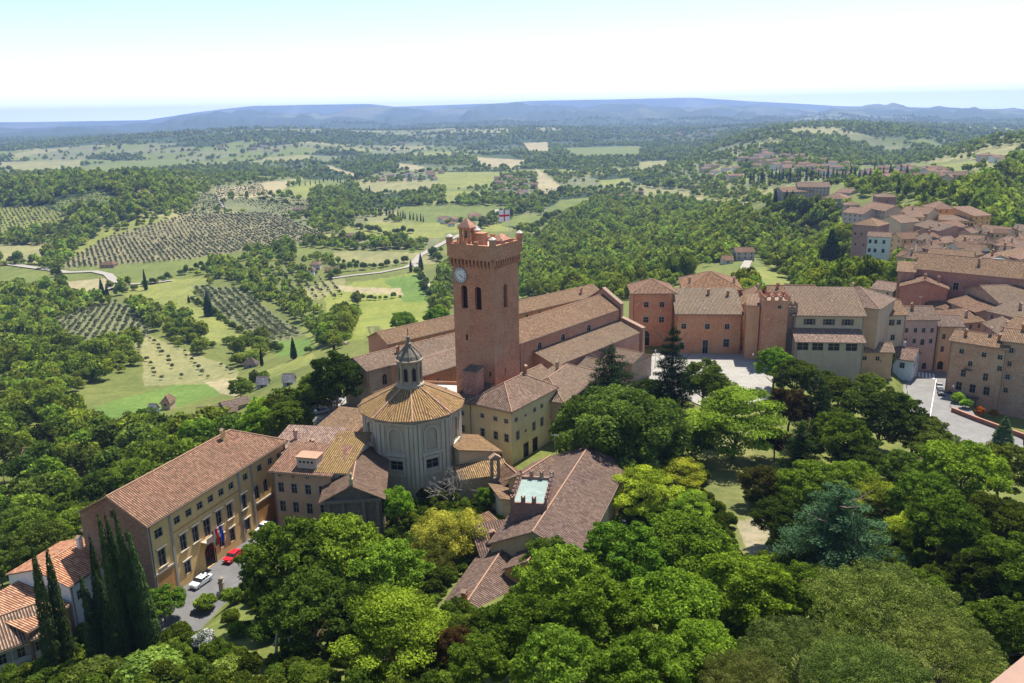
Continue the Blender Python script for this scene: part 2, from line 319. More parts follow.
def house(name,label,cat,A,B,D,eave,base,roof='gable',rise=2.5,wall=CREAM,kind='plaster',tile=None,wins=(),over=.55,chims=(),group=None,roofpeak=None,holes_only=(),lich=.5,string=True,yel=0,single=False):
    ax,ay=A; bx,by=B; W=math.hypot(bx-ax,by-ay); rz=math.atan2(by-ay,bx-ax)
    root=empty(name,(ax,ay,0),rz); tag(root,label,cat,group); cs,sn=math.cos(rz),math.sin(rz)
    FOOT.append([(ax+x*cs-y*sn,ay+x*sn+y*cs) for x,y in ((0,0),(W,0),(W,D),(0,D))])
    tile=tile or TILE_BROWN; wm=wallm(wall,kind)
    side={'front':(lambda p:(p[0],p[1],p[2]),W,0),'right':(lambda p:(W-p[1],p[0],p[2]),D,math.pi/2),'back':(lambda p:(W-p[0],D-p[1],p[2]),W,math.pi),'left':(lambda p:(p[1],D-p[0],p[2]),D,-math.pi/2)}
    holes={k:[] for k in side}; wl=[]
    for wd in wins:
        s,xs,z,ww,hh,st=wd
        if isinstance(xs,int): n=xs; xs=[(i+.5)/n for i in range(n)]
        for x in xs:
            X=x*side[s][1]
            if X-ww/2<.15 or X+ww/2>side[s][1]-.15: continue
            holes[s].append((X,z,ww,hh,st)); wl.append((s,X,z,ww,hh,st))
    mb=MB(); zb=base-3
    for s,(T,L,_) in side.items(): wall_holes(mb,L,zb,eave,holes[s],T)
    zr=eave+rise; gz=lambda t:t
    if roof=='gable':
        for x in (0,W):
            q=[(x,0,eave),(x,D,eave),(x,D/2,zr)]; mb.face(q if x==W else q[::-1])
    elif roof=='gablef':
        for y in (0,D):
            q=[(0,y,eave),(W,y,eave),(W/2,y,zr)]; mb.face(q if y==0 else q[::-1])
    elif roof=='shed':
        mb.face([(0,0,eave),(0,D,zr),(0,D,eave)]); mb.face([(W,0,eave),(W,D,eave),(W,D,zr)]); mb.face([(W,D,eave),(0,D,eave),(0,D,zr),(W,D,zr)])
    elif roof=='shedl':   # high on left side
        mb.face([(0,0,zr),(0,0,eave),(W,0,eave)]); mb.face([(0,D,eave),(0,D,zr),(W,D,eave)]); mb.face([(0,0,eave),(0,0,zr),(0,D,zr),(0,D,eave)])
    elif roof=='shedr':
        mb.face([(W,0,zr),(0,0,eave),(W,0,eave)]); mb.face([(0,D,eave),(W,D,zr),(W,D,eave)]); mb.face([(W,0,eave),(W,0,zr),(W,D,zr),(W,D,eave)])
    if string and not single: 
        for s,(T,L,_) in side.items():
            if s in('front','right'): mb.box(-.0,L,-.12,-.003,eave-.45,eave-.22,0,T)
    mb.build('wall',[wm],root)
    if string and W>5 and roof in('gable','hip','hipr','shed') and 'front' in [w_[0] for w_ in wins]:
        kk=(rise/(D/2) if roof=='gable' else rise/D if roof=='shed' else rise/(min(W,D)/2)); zg=eave+.12-over*kk-.3
        gb=MB(); gb.box(-over,W+over,-over-.16,-over-.01,zg,zg+.15); gb.build('gutter',[plain('drain_metal',(.16,.12,.09),.5,.3)],root)
        for xd in ([.25] if W<12 else [.25,W-.25]):
            db=MB(); db.tube((xd,-.16,base),(xd,-.16,zg-.35),.07,0,6); db.tube((xd,-.16,zg-.35),(xd,-over-.08,zg+.02),.07,0,6); db.build('downpipe',[plain('drain_metal',(.16,.12,.09),.5,.3)],root)
    rb=MB(); o=over; k=rise/(D/2) if roof=='gable' else (rise/(W/2) if roof=='gablef' else 0)
    e=eave+.12
    if roof=='gable':
        ze=e-o*k; zt=e+rise
        slab(rb,[(-o,-o,ze),(W+o,-o,ze),(W+o,D/2,zt),(-o,D/2,zt)],(0,0,e),(1,0,0)); slab(rb,[(W+o,D+o,ze),(-o,D+o,ze),(-o,D/2,zt),(W+o,D/2,zt)],(0,0,e),(-1,0,0)); ridge_tiles(rb,(-o,D/2,zt),(W+o,D/2,zt))
    elif roof=='gablef':
        ze=e-o*k; zt=e+rise
        slab(rb,[(-o,-o,ze),(W/2,-o,zt),(W/2,D+o,zt),(-o,D+o,ze)],(0,0,e),(0,-1,0)); slab(rb,[(W+o,-o,ze),(W+o,D+o,ze),(W/2,D+o,zt),(W/2,-o,zt)],(0,0,e),(0,1,0)); ridge_tiles(rb,(W/2,-o,zt),(W/2,D+o,zt))
    elif roof in('hip','hipr','hipl'):
        m_=min(W,D)/2; k=rise/m_; ze=e-o*k; zt=e+rise
        if W>=D:
            l=(m_,D/2,zt) if roof!='hipr' else (-o,D/2,zt); r=(W-m_,D/2,zt) if roof!='hipl' else (W+o,D/2,zt)
            fl,fr,br_,bl=(-o,-o,ze),(W+o,-o,ze),(W+o,D+o,ze),(-o,D+o,ze)
            slab(rb,[fl,fr,r,l],(0,0,e),(1,0,0)); slab(rb,[br_,bl,l,r],(0,0,e),(-1,0,0)); ridge_tiles(rb,l,r)
            if roof!='hipr': slab(rb,[bl,fl,l],(0,0,e),(0,-1,0)); ridge_tiles(rb,fl,l); ridge_tiles(rb,bl,l)
            else: mb2=MB(); mb2.face([(0,D,eave),(0,0,eave),(0,D/2,zr)]); mb2.build('gable_wall',[wm],root)
            if roof!='hipl': slab(rb,[fr,br_,r],(0,0,e),(0,1,0)); ridge_tiles(rb,fr,r); ridge_tiles(rb,br_,r)
            else: mb2=MB(); mb2.face([(W,0,eave),(W,D,eave),(W,D/2,zr)]); mb2.build('gable_wall',[wm],root)
        else:
            f=(W/2,m_,zt); b=(W/2,D-m_,zt); fl,fr,br_,bl=(-o,-o,ze),(W+o,-o,ze),(W+o,D+o,ze),(-o,D+o,ze)
            slab(rb,[fl,fr,f],(0,0,e),(1,0,0)); slab(rb,[br_,bl,b],(0,0,e),(-1,0,0)); slab(rb,[bl,fl,f,b],(0,0,e),(0,-1,0)); slab(rb,[fr,br_,b,f],(0,0,e),(0,1,0))
            ridge_tiles(rb,f,b)
            for c,d in ((fl,f),(fr,f),(br_,b),(bl,b)): ridge_tiles(rb,c,d)
    elif roof=='shed':
        k=rise/D; slab(rb,[(-o,-o,e-o*k),(W+o,-o,e-o*k),(W+o,D+o,e+rise+o*k),(-o,D+o,e+rise+o*k)],(0,0,e),(1,0,0))
    elif roof=='shedl':
        k=rise/W; slab(rb,[(-o,-o,e+rise+o*k),(W+o,-o,e-o*k),(W+o,D+o,e-o*k),(-o,D+o,e+rise+o*k)],(0,0,e),(0,1,0))
    elif roof=='shedr':
        k=rise/W; slab(rb,[(-o,-o,e-o*k),(W+o,-o,e+rise+o*k),(W+o,D+o,e+rise+o*k),(-o,D+o,e-o*k)],(0,0,e),(0,-1,0))
    if roof=='flat':
        rb.face([(0,0,eave-.4),(W,0,eave-.4),(W,D,eave-.4),(0,D,eave-.4)],0)
        for a in ((-.05,W+.05,-.05,.25),(-.05,W+.05,D-.25,D+.05),(-.05,.25,.25,D-.25),(W-.25,W+.05,.25,D-.25)): rb.box(*a,eave-.4,eave+.35,1)
        ro=rb.build('roof',[wallm((.45,.42,.38)),wm],root)
    else: ro=rb.build('roof',[roofm(tile,lich,yel=yel),EDGE,RIDGEM],root)
    for (cx,cyy,v) in chims:
        X,Y=cx*W,cyy*D
        z=e+(rise*(1-abs(Y-D/2)/(D/2)) if roof in('gable','hip','hipl','hipr') and (W>=D or roof=='gable') else rise*(1-abs(X-W/2)/(W/2)) if roof in('gablef','hip') else rise*Y/D if roof=='shed' else 0)
        c=bpy.data.objects.new('chimney',chimney_mesh(v,wall if v%2 else BRICK2)); c.location=(X,Y,z); link(c,ro)
    for s,X,z,ww,hh,st in wl:
        T,L,a=side[s]; win_obj(root,ww,hh,X,z,T,st,a)
    return root
def pxhouse(name,label,cat,a,b,D,eave,base,**k):
    """front eave corners given as seen from the viewpoint at their height"""
    return house(name,label,cat,G(a[0],a[1],eave),G(b[0],b[1],eave),D,eave,base,**k)
# ------------------------------------------------------------------ terrain
CTL=[ # px,py,z
 (512,455,0),(600,360,0),(730,365,0),(730,340,0),(645,350,0),(420,470,0),(350,415,-2),(240,545,-3),(280,512,-2),(160,612,-4),(200,590,-4),(320,520,-1),
 (560,520,1),(640,540,2),(700,480,1),(800,430,-1),(735,440,0),(760,545,3),(850,400,-4),
 (935,385,-9),(915,350,-7),(950,425,-9),(1000,440,-10),(1020,400,-14),(870,360,-6),(980,330,-5),(1000,300,4),(900,300,-2),(1024,270,6),
 (60,640,-7),(20,665,-7),(60,590,-8),(110,640,-6),(200,650,4),(250,683,10),(300,683,12),(400,640,8),(450,683,17),(512,683,20),(600,683,21),(750,683,22),(900,683,21),(1000,683,20),(850,560,8),(950,520,4),(1010,560,6),
 (100,530,-22),(40,560,-24),(0,520,-36),(60,450,-46),(150,450,-42),(0,430,-52),(100,400,-64),(200,400,-62),(290,400,-26),(330,380,-20),
 (0,350,-80),(80,340,-76),(150,330,-80),(210,350,-76),(290,345,-78),(330,330,-62),(200,300,-88),(130,300,-86),(60,300,-92),(0,300,-94),
 (30,270,-99),(110,275,-99),(190,270,-98),(260,275,-97),(320,270,-98),(380,270,-100),(440,290,-88),(430,320,-72),(380,320,-80),(400,300,-92),
 (70,262,-98),(130,245,-90),(220,238,-86),(300,238,-92),(100,215,-60),(180,205,-62),(30,235,-80),(30,205,-62),(150,188,-34),(90,182,-34),(30,190,-40),(230,195,-66),(290,190,-72),(240,180,-70),(330,205,-90),
 (400,240,-100),(400,200,-102),(480,240,-96),(500,200,-100),(380,180,-102),(480,170,-104),(560,190,-96),(600,170,-98),
 (540,290,-62),(560,260,-74),(640,270,-60),(680,250,-62),(620,230,-78),(700,225,-66),(560,230,-88),(700,290,-26),(745,262,-36),(745,290,-18),(790,300,-16),
 (840,270,-30),(830,240,-40),(800,245,-46),(780,218,-30),(880,250,-16),(880,225,-10),(860,205,-14),(930,215,-4),(960,235,-2),(1000,250,2),(1010,225,-20),(1000,205,-14),
 (800,190,-22),(850,180,-30),(900,175,-30),(950,175,-28),(780,165,-26),(830,163,-30),(730,170,-50),(700,190,-72),(660,190,-80),(720,205,-64),
 (1000,190,6),(1000,170,8),(940,180,-20),(900,155,-60),(960,150,-60),
 (0,165,-84),(60,160,-80),(150,165,-88),(250,160,-84),(330,160,-88),(420,155,-90),(520,155,-98),(620,155,-98),(700,150,-70),
 (0,149,-62),(100,148,-55),(200,147,-48),(300,144,-44),(380,137,-52),(440,138,-56),(520,140,-62),(600,140,-76),(660,142,-80),(740,138,-20),(800,135,-8),(850,133,-8),(920,138,-20),(1000,135,10),
]
CW=[(0,0,36),(0,30,33),(40,25,33),(-40,25,33),(0,-40,34),(90,40,20),(-90,60,10),(150,90,8),(-130,100,-20),(-220,60,-50),(220,60,-10),(330,200,-8),(-300,160,-70),(-60,-60,28),(60,-60,28),
    (-700,300,-100),(-1500,600,-100),(900,400,-10),(1500,900,-40),(-3000,2000,-90),(3000,2000,-60),(-200,-300,0),(200,-300,0)]
pts=[]
for px,py,z in CTL: x,y=G(px,py,z); pts.append((x,y,z))
for px,py,e,z in ((783,192,-8,-19),(815,191,-8,-18),(822,198,-8,-19),(845,199,-8,-17),(800,188,-8,-17),(855,214,2,-11)): x,y=G(px,py,e); pts.append((x,y,z))
pts+=CW
P=np.array(pts,float)
def warp(X,Y):
    r=np.hypot(X,Y); s=np.log1p(r/60.0); k=s/np.maximum(r,1e-3); return X*k,Y*k
def tps_fit(P,lam=2e-3):
    a,b=warp(P[:,0],P[:,1]); n=len(P); d2=(a[:,None]-a)**2+(b[:,None]-b)**2
    K=np.where(d2>0,d2*np.log(d2+1e-12)*.5,0)+lam*np.eye(n)
    Q=np.c_[np.ones(n),a,b]; A=np.zeros((n+3,n+3)); A[:n,:n]=K; A[:n,n:]=Q; A[n:,:n]=Q.T
    s=np.linalg.solve(A,np.r_[P[:,2],0,0,0]); return a,b,s
TA,TB,TS=tps_fit(P)
def tps(X,Y):
    a,b=warp(X,Y); out=TS[-3]+TS[-2]*a+TS[-1]*b
    for i in range(len(TA)):
        d2=(a-TA[i])**2+(b-TB[i])**2; out=out+TS[i]*.5*d2*np.log(d2+1e-12)
    return out
_gr=rng.random((256,256))
def vnoise(x,y):
    xi=np.floor(x).astype(int);yi=np.floor(y).astype(int);fx=x-xi;fy=y-yi;fx=fx*fx*(3-2*fx);fy=fy*fy*(3-2*fy)
    g=lambda a,b:_gr[a&255,b&255]
    return (g(xi,yi)*(1-fx)+g(xi+1,yi)*fx)*(1-fy)+(g(xi,yi+1)*(1-fx)+g(xi+1,yi+1)*fx)*fy
def fbm(x,y,o=4):
    s=0;a=1;t=0
    for i in range(o): s=s+a*vnoise(x*2**i+17*i,y*2**i+31*i);t+=a;a*=.5
    return s/t*2-1
FLAT=[]   # (polygon world, z at three pts plane, falloff)
def inpoly(x,y,poly):
    c=np.zeros(np.shape(x),bool); n=len(poly)
    for i in range(n):
        x0,y0=poly[i];x1,y1=poly[i-1]
        if y0==y1: continue
        c^=((y0>y)!=(y1>y))&(x<(x1-x0)*(y-y0)/(y1-y0)+x0)
    return c
def dpoly(x,y,poly):
    d=np.full(np.shape(x),1e9); n=len(poly)
    for i in range(n):
        ax,ay=poly[i-1];bx,by=poly[i]; vx,vy=bx-ax,by-ay
        t=np.clip(((x-ax)*vx+(y-ay)*vy)/(vx*vx+vy*vy+1e-9),0,1); d=np.minimum(d,np.hypot(x-ax-t*vx,y-ay-t*vy))
    return np.where(inpoly(x,y,poly),0,d)
def flat(pix,z,fall):
    FLAT.append(([G(a,b,z) for a,b in pix],z,fall))
PIAZZA=[(655,352),(740,350),(762,348),(775,362),(770,400),(740,412),(700,405),(655,385),(640,366)]
flat(PIAZZA,0,8)
flat([(150,628),(200,560),(281,500),(300,510),(262,560),(215,606),(185,640)],-3,5)
flat([(905,352),(950,345),(965,420),(1010,440),(1023,452),(960,460),(915,425),(905,385)],-9,4)
def H0(X,Y):
    X=np.asarray(X,float);Y=np.asarray(Y,float)
    r=np.hypot(X,Y); h=tps(X,Y)
    near=6500.; h=np.where(r>near,np.clip(h,-90,60),h); k=np.clip((r-5500)/2500,0,1); h=h*(1-k)+k*(-85)
    h=h+np.clip((r-700)/2500,0,1)*(1-k*.5)*(15*fbm(X/420,Y/420)*np.clip((6000-r)/3000,.5,1)+22*fbm(X/1300+5,Y/1300,3)*np.clip((r-1800)/2000,0,1))
    # far ridges, eye level is 75
    th=np.degrees(np.arctan2(X,Y))
    def ridge(rc,w,top): return np.maximum(top+85,0)*np.exp(-((r-rc)/w)**2)
    pxx=512+826*np.tan(np.radians(np.clip(th,-60,60)))*1.035; yh=112-.0192*(pxx-512)
    top=lambda xs,ys,d: 75+(yh-np.interp(pxx,xs,ys))*d/826
    n1=fbm(th/1.7+3,r/4000,5); n2=fbm(th/2.6+9,r/2500,5); n3=fbm(th/10+1,0*r,4)
    t1=top([-200,0,60,130,190,240,280,340,420,520,600,700,800,870,950,1024,1200],[130,129,126,123,117,113,114,110,107,106,105,107,107,107,107,108,108],12500)
    rg=1-np.abs(fbm(X/1500+2,Y/1500,5))*2.2; n3b=fbm(th/1.1+20,r/5000,5)
    h=np.maximum(h,-85+ridge(12800,1500,t1+95*n1)); h=np.maximum(h,-85+ridge(10600,900,t1*.6-25+75*n3b)); h=np.maximum(h,-85+ridge(8900,800,t1*.3-50+60*n2)); h=h+np.clip((r-8000)/1500,0,1)*np.clip((15500-r)/1500,0,1)*(45*rg-30)
    t2=top([-200,150,200,260,350,400,500,560,620,700,760,850,1024],[125,120,113,107,102.5,107,104,100,97,99,102,106,108],18000)
    h=np.maximum(h,-85+ridge(18000,900,np.minimum(t2,290)+8*n2))
    for poly,z,fall in FLAT:
        d=dpoly(X,Y,poly); s=np.clip(d/fall,0,1); s=s*s*(3-2*s); h=z-.25+(h-(z-.25))*s
    return h
def Hs(x,y): return float(H0(np.array([x]),np.array([y]))[0])
def GT(px,py,off=0.0):
    """the point of the ground seen at a pixel"""
    d=FW+RX*((px-512)/F)+UX*((341.5-py)/F); ts=np.geomspace(40,30000,700); X=d[0]*ts;Y=d[1]*ts;Z=CH+d[2]*ts
    h=H0(X,Y)+off; i=np.where(Z<h)[0]
    if len(i)==0: return None
    i=i[0]; 
    if i==0: return X[0],Y[0],h[0]-off
    a=(Z[i-1]-h[i-1])/((Z[i-1]-h[i-1])-(Z[i]-h[i])); x=X[i-1]+a*(X[i]-X[i-1]); y=Y[i-1]+a*(Y[i]-Y[i-1])
    return x,y,Hs(x,y)
# colours of the land, by field (true ground colours)
GRASS=(.145,.165,.045); DRY=(.24,.22,.10); STRAW=(.33,.27,.16); SOIL=(.30,.225,.14); WOODG=(.035,.055,.018); LUSH=(.125,.185,.04); YG=(.21,.215,.06); OLIVEG=(.165,.165,.08)
FIELDS=[
 ([(0,207),(44,206),(76,218),(44,229),(0,236)],YG),([(51,203),(103,191),(112,203),(68,218)],GRASS),
 ([(60,266),(106,238),(191,213),(273,213),(322,234),(308,241),(191,260),(68,269)],(.23,.195,.11)),
 ([(191,196),(219,193),(226,210),(190,213)],OLIVEG),([(212,189),(260,184),(273,196),(219,198)],STRAW),([(250,184),(305,178),(273,195)],STRAW),
 ([(222,199),(308,201),(311,210),(284,215),(226,211)],OLIVEG),([(273,193),(308,182),(342,187),(328,203)],YG),
 ([(0,245),(44,249),(41,264),(0,261)],DRY),([(0,266),(68,271),(88,276),(38,286),(0,290)],GRASS),([(38,285),(113,276),(109,294),(75,301),(44,290)],STRAW),
 ([(70,267),(191,259),(318,241),(322,252),(219,263),(191,277),(140,283),(120,276)],GRASS),([(150,281),(210,278),(200,290),(130,300),(118,292)],YG),
 ([(0,162),(82,160),(80,168),(34,172),(0,170)],DRY),([(0,184),(65,174),(72,180),(30,184),(0,188)],STRAW),([(10,156),(38,148),(42,152),(20,158)],DRY),([(80,166),(150,160),(200,160),(140,172),(82,176)],GRASS),
 ([(96,407),(116,400),(202,379),(226,393),(191,403),(147,416),(100,420)],LUSH),([(48,321),(113,301),(150,314),(150,349),(89,352),(51,342)],OLIVEG),
 ([(147,335),(238,371),(236,380),(205,384),(144,386),(140,350)],DRY),([(126,301),(188,290),(253,338),(212,344),(154,308)],YG),([(188,285),(239,288),(305,335),(270,345),(219,311)],OLIVEG),
 ([(270,343),(325,336),(300,356),(275,356)],LUSH),([(262,372),(310,352),(318,362),(262,382)],YG),([(205,382),(240,377),(240,398),(222,394)],STRAW),
 ([(285,295),(345,275),(345,292),(310,300)],DRY),([(300,330),(330,310),(345,340),(320,350)],YG),
 ([(324,297),(352,283),(425,272),(442,300),(430,328),(345,342),(330,320)],(.21,.225,.05)),([(384,280),(420,274),(436,300),(405,302)],LUSH),([(330,286),(400,288),(404,296),(345,292)],STRAW),
 ([(358,184),(437,181),(437,193),(361,194)],DRY),([(395,207),(512,202),(504,213),(437,224),(400,222)],GRASS),([(420,190),(500,192),(500,202),(420,204)],YG),([(430,172),(505,172),(491,188),(440,188)],YG),
 ([(474,157),(526,160),(519,168),(478,166)],STRAW),([(399,163),(425,167),(420,172),(398,168)],STRAW),([(327,165),(356,174),(354,178),(326,170)],STRAW),
 ([(344,223),(444,223),(444,238),(345,242)],YG),([(334,251),(442,253),(436,264),(334,263)],DRY),([(360,240),(440,238),(440,250),(350,250)],OLIVEG),([(500,215),(540,214),(534,228),(500,226)],GRASS),
 ([(530,224),(560,200),(600,196),(590,215),(540,236)],GRASS),([(680,195),(745,204),(748,209),(700,206),(682,201)],STRAW),([(637,184),(690,192),(690,200),(636,192)],DRY),([(640,162),(668,160),(666,168),(640,170)],DRY),([(536,168),(562,186),(548,200),(538,188)],STRAW),
 ([(522,143),(548,142),(550,153),(528,153)],STRAW),([(560,148),(640,146),(640,158),(575,158)],GRASS),([(600,180),(630,178),(632,188),(604,190)],YG),([(710,168),(740,165),(738,175),(712,176)],YG),
 ([(680,228),(745,215),(790,225),(770,262),(735,270),(735,245)],GRASS),([(745,268),(790,262),(815,285),(790,310),(765,295)],YG),([(730,225),(760,228),(750,238)],YG),
 ([(718,395),(775,440),(772,520),(765,560),(745,560),(722,520),(700,470)],(.17,.17,.06)),([(735,520),(770,520),(775,550),(750,556)],(.30,.25,.17)),
 ([(150,580),(240,600),(260,640),(240,683),(150,683),(140,640)],GRASS),([(990,166),(1024,165),(1024,169),(992,170)],STRAW),([(940,165),(990,158),(990,166),(950,172)],YG),
]
def make_terrain():
    nth,nr=860,900
    th=np.radians(np.concatenate([np.linspace(-85,-37,60,endpoint=False),np.linspace(-37,37,nth-120),np.linspace(37,85,61)[1:]]))
    r=np.concatenate([np.linspace(0.5,60,30,endpoint=False),np.geomspace(60,19300,nr-30)])
    Rr,T=np.meshgrid(r,th,indexing='ij'); X=Rr*np.sin(T); Y=Rr*np.cos(T); Z=H0(X,Y)
    # close the ring behind the viewpoint with a plain apron
    px,py=PR(X,Y,Z)
    # default mixed country: patchwork of fields and woods by cell
    cx=X/190+.45*fbm(X/260,Y/260); cyy=Y/240+.45*fbm(X/300+9,Y/300)
    q=_gr[np.floor(cx).astype(int)&255,(np.floor(cyy).astype(int)*7)&255]; pal=np.array([GRASS,YG,OLIVEG,DRY,OLIVEG,WOODG,WOODG,DRY,OLIVEG,GRASS])
    C=pal[(q*9.99).astype(int)]
    nw=np.clip(fbm(X/900+3,Y/900,4)*5+.55,0,1)[...,None]; far=np.clip((Rr-2300)/900,0,1)[...,None]
    C=C*(1-far)+far*(C*(1-nw)+np.array(WOODG)*1.3*nw)
    nearm=(Rr<1150)[...,None]; C=np.where(nearm,np.array(GRASS)*.55+np.array(YG)*.3,C)
    fz=np.clip(fbm(X/700,Y/1100,4)*4-.2,0,1)[...,None]; C=np.where((Rr>7800)[...,None],np.array(WOODG)*1.2*(1-fz)+fz*np.array((.13,.14,.075)),C)
    jx=2.2*fbm(X/60,Y/60,3)+.8*fbm(X/14,Y/14,2); jy=(1.4*fbm(X/60+50,Y/60,3)+.5*fbm(X/14+9,Y/14,2))*np.clip(900/Rr,.25,1.2)
    for poly,c in FIELDS:
        m=inpoly(px+jx,py+jy,poly)&(Rr>60); C=np.where(m[...,None],np.array(c),C)
    V=np.stack([X,Y,Z],-1).reshape(-1,3); n1=len(th); i=np.arange(len(r)-1)[:,None]*n1+np.arange(n1-1)[None]
    Fa=np.stack([i,i+1,i+1+n1,i+n1],-1).reshape(-1,4)[:,::-1]
    me=np_mesh('ground',V,Fa,[groundm()],C.reshape(-1,3),True)
    o=link(bpy.data.objects.new('ground',me)); tag(o,'rolling green ground of fields, slopes and hills out to the far ridges',kind='structure')
    # ground behind the viewpoint
    th2=np.radians(np.linspace(85,275,60)); r2=np.concatenate([[.5],np.geomspace(60,6500,40)]); Rr,T=np.meshgrid(r2,th2,indexing='ij')
    X=Rr*np.sin(T);Y=Rr*np.cos(T);Z=H0(X,Y); V=np.stack([X,Y,Z],-1).reshape(-1,3); n1=60; i=np.arange(len(r2)-1)[:,None]*n1+np.arange(n1-1)[None]
    Fa=np.stack([i,i+1,i+1+n1,i+n1],-1).reshape(-1,4)[:,::-1]
    o=link(bpy.data.objects.new('ground_behind',np_mesh('ground_behind',V,Fa,[groundm()],np.tile(GRASS,(len(V),1)),True))); tag(o,kind='structure')
make_terrain()
# ------------------------------------------------------------------ paving and streets
def ZAT(X,Y,py):
    lo,hi=-200.,500.
    for _ in range(50):
        m=(lo+hi)/2
        if PR(X,Y,m)[1]>py: lo=m
        else: hi=m
    return lo
def pavem(c,name,sc_=.5):
    m,t,b=nodes(name); tc=N(t,'ShaderNodeTexCoord').outputs['Object']; n1=noise(t,sc_,6,tc,.7); n2=noise(t,6,3,tc)
    x=mixc(t,ramp(t,n1,[(.35,0),(.7,1)]),sc(c,.78),sc(c,1.1)); x=mixc(t,ramp(t,n2,[(.5,0),(.7,.4)]),x,sc(c,.7)); n3=noise(t,.13,3,tc); x=mixc(t,ramp(t,n3,[(.4,0),(.6,.4)]),x,sc(c,.72))
    if name=='paving':
        br=N(t,'ShaderNodeTexBrick'); t.links.new(tc,br.inputs['Vector']); br.inputs['Scale'].default_value=1; br.inputs['Brick Width'].default_value=3; br.inputs['Row Height'].default_value=1.6; br.inputs['Mortar Size'].default_value=.05; br.inputs['Color1'].default_value=(1,1,1,1); br.inputs['Color2'].default_value=(.94,.94,.94,1); br.inputs['Mortar'].default_value=(.78,.78,.78,1); x=mixc(t,1.0,x,br.outputs[0],'MULTIPLY')
    t.links.new(x,b.inputs['Base Color']); return m
PAVE=pavem((.37,.345,.295),'paving'); ASPH=pavem((.16,.155,.15),'asphalt'); ASPHL=pavem((.235,.225,.205),'asphalt_light'); GRAVEL=pavem((.36,.32,.26),'gravel_road')
def sheet(name,pix,z,mat,label=None,th=.12):
    mb=MB(); q=[G(a,b,z) for a,b in pix]
    ar=sum(q[i-1][0]*q[i][1]-q[i][0]*q[i-1][1] for i in range(len(q)))
    if ar<0: q.reverse()
    mb.prism(q,z-th-.6,z); o=mb.build(name,mat); tag(o,label,kind='structure'); return o
sheet('piazza',PIAZZA+[],0.02,PAVE,'pale paved piazza')
sheet('street',[(150,628),(197,563),(281,503),(297,508),(262,552),(230,600),(190,640)],-3,ASPH,'grey street')
sheet('square',[(905,350),(930,346),(951,346),(958,390),(975,415),(1023,440),(1023,470),(960,465),(915,425),(903,390)],-9,ASPHL,'pale asphalt street')
sheet('parking',[(290,405),(345,395),(352,412),(345,440),(300,432)],-1.5,PAVE,'pale paved terrace')
FLATNOTE=1
def marking(name,pix,z,label=None):
    mb=MB(); q=[G(a,b,z) for a,b in pix]; ar=sum(q[i-1][0]*q[i][1]-q[i][0]*q[i-1][1] for i in range(len(q)))
    if ar<0:q.reverse()
    mb.face([(x,y,z) for x,y in q]); o=mb.build(name,WHT); tag(o,kind='structure'); return o
for i in range(6):
    x=914.5+i*3.6; marking('crossing_stripe',[(x,371+i*.55),(x+2,371.4+i*.55),(x+2.2,376.5+i*.55),(x+.2,376+i*.55)],-8.985)
marking('lane_line',[(936,379),(936.8,379),(930.6,416),(929.6,416)],-8.985)
def ribbon(name,pix,wd,mat,label,up=.35):
    pts=[GT(a,b) for a,b in pix]; pts=[p for p in pts if p]
    mb=MB(); P=[]
    for i in range(len(pts)-1):
        a,b=np.array(pts[i]),np.array(pts[i+1]); n=max(2,int(np.hypot(*(b-a)[:2])/8))
        for k in range(n): P.append(a+(b-a)*k/n)
    P.append(np.array(pts[-1])); L=[]
    for i,p in enumerate(P):
        d=P[min(i+1,len(P)-1)]-P[max(i-1,0)]; n=np.array([-d[1],d[0]])/max(1e-6,np.hypot(d[0],d[1]))*wd/2
        L.append([(p[0]+s*n[0],p[1]+s*n[1],Hs(p[0]+s*n[0],p[1]+s*n[1])+up) for s in(1,-1)])
    for i in range(len(L)-1): mb.face([L[i][1],L[i+1][1],L[i+1][0],L[i][0]])
    tag(mb.build(name,mat),label,kind='structure')
ribbon('farm_road',[(4,264),(25,267),(48,270),(68,273),(95,272),(108,275),(114,281),(112,290)],9,GRAVEL,'white gravel farm road',1)
ribbon('farm_road',[(112,290),(125,285),(150,284),(172,281)],6,GRAVEL,'gravel road',1)
ribbon('valley_road',[(330,279),(352,276),(380,273),(405,268),(414,264),(420,271),(428,285),(436,304),(440,322)],6,GRAVEL,'pale valley road',.8)
ribbon('valley_road',[(414,264),(420,256),(450,240),(480,226),(498,210)],8,GRAVEL,'pale valley road',1)
ribbon('hill_lane',[(752,252),(748,262),(744,270),(742,282),(746,292),(744,300)],6,GRAVEL,'pale lane',.7)
ribbon('farm_track',[(219,196),(221,202),(226,210)],6,GRAVEL,'track',1)
ribbon('farm_track',[(345,345),(336,332),(322,322),(300,318)],3.5,GRAVEL,'track',.5)
# ------------------------------------------------------------------ yellow palazzo
z=1.0
W1=[('front',[.06],8.4,1.7,1.6,''),('front',[.175,.25,.325,.40,.475,.55,.66,.775,.865,.945],8.8,1.35,1.3,'')]
W1+=[('front',[.06],3.2,1.6,3.0,'Fsh'),('front',[.195,.275,.44,.52,.63],3.4,1.45,2.9,'Fsh'),('front',[.355],3.0,1.7,3.3,'FhD'),('front',[.735],3.6,1.4,2.8,'aF'),('front',[.81,.89,.955],3.9,1.3,2.6,'aF')]
W1+=[('front',[.06],-1.0,1.5,1.9,'F'),('front',[.20],-1.2,1.5,2.3,'Fh'),('front',[.355],-2.9,2.4,4.2,'aFdD'),('front',[.44],-.9,1.4,2.2,'Fh'),('front',[.52],-1.2,1.3,2.5,'Fh'),('front',[.64],-1.2,1.3,2.2,'Fh'),('front',[.80],-.6,1.2,2.4,'aF'),('front',[.90],-2.9,1.6,3.9,'aFdD'),('front',[.965],.2,1.1,1.5,'aF')]
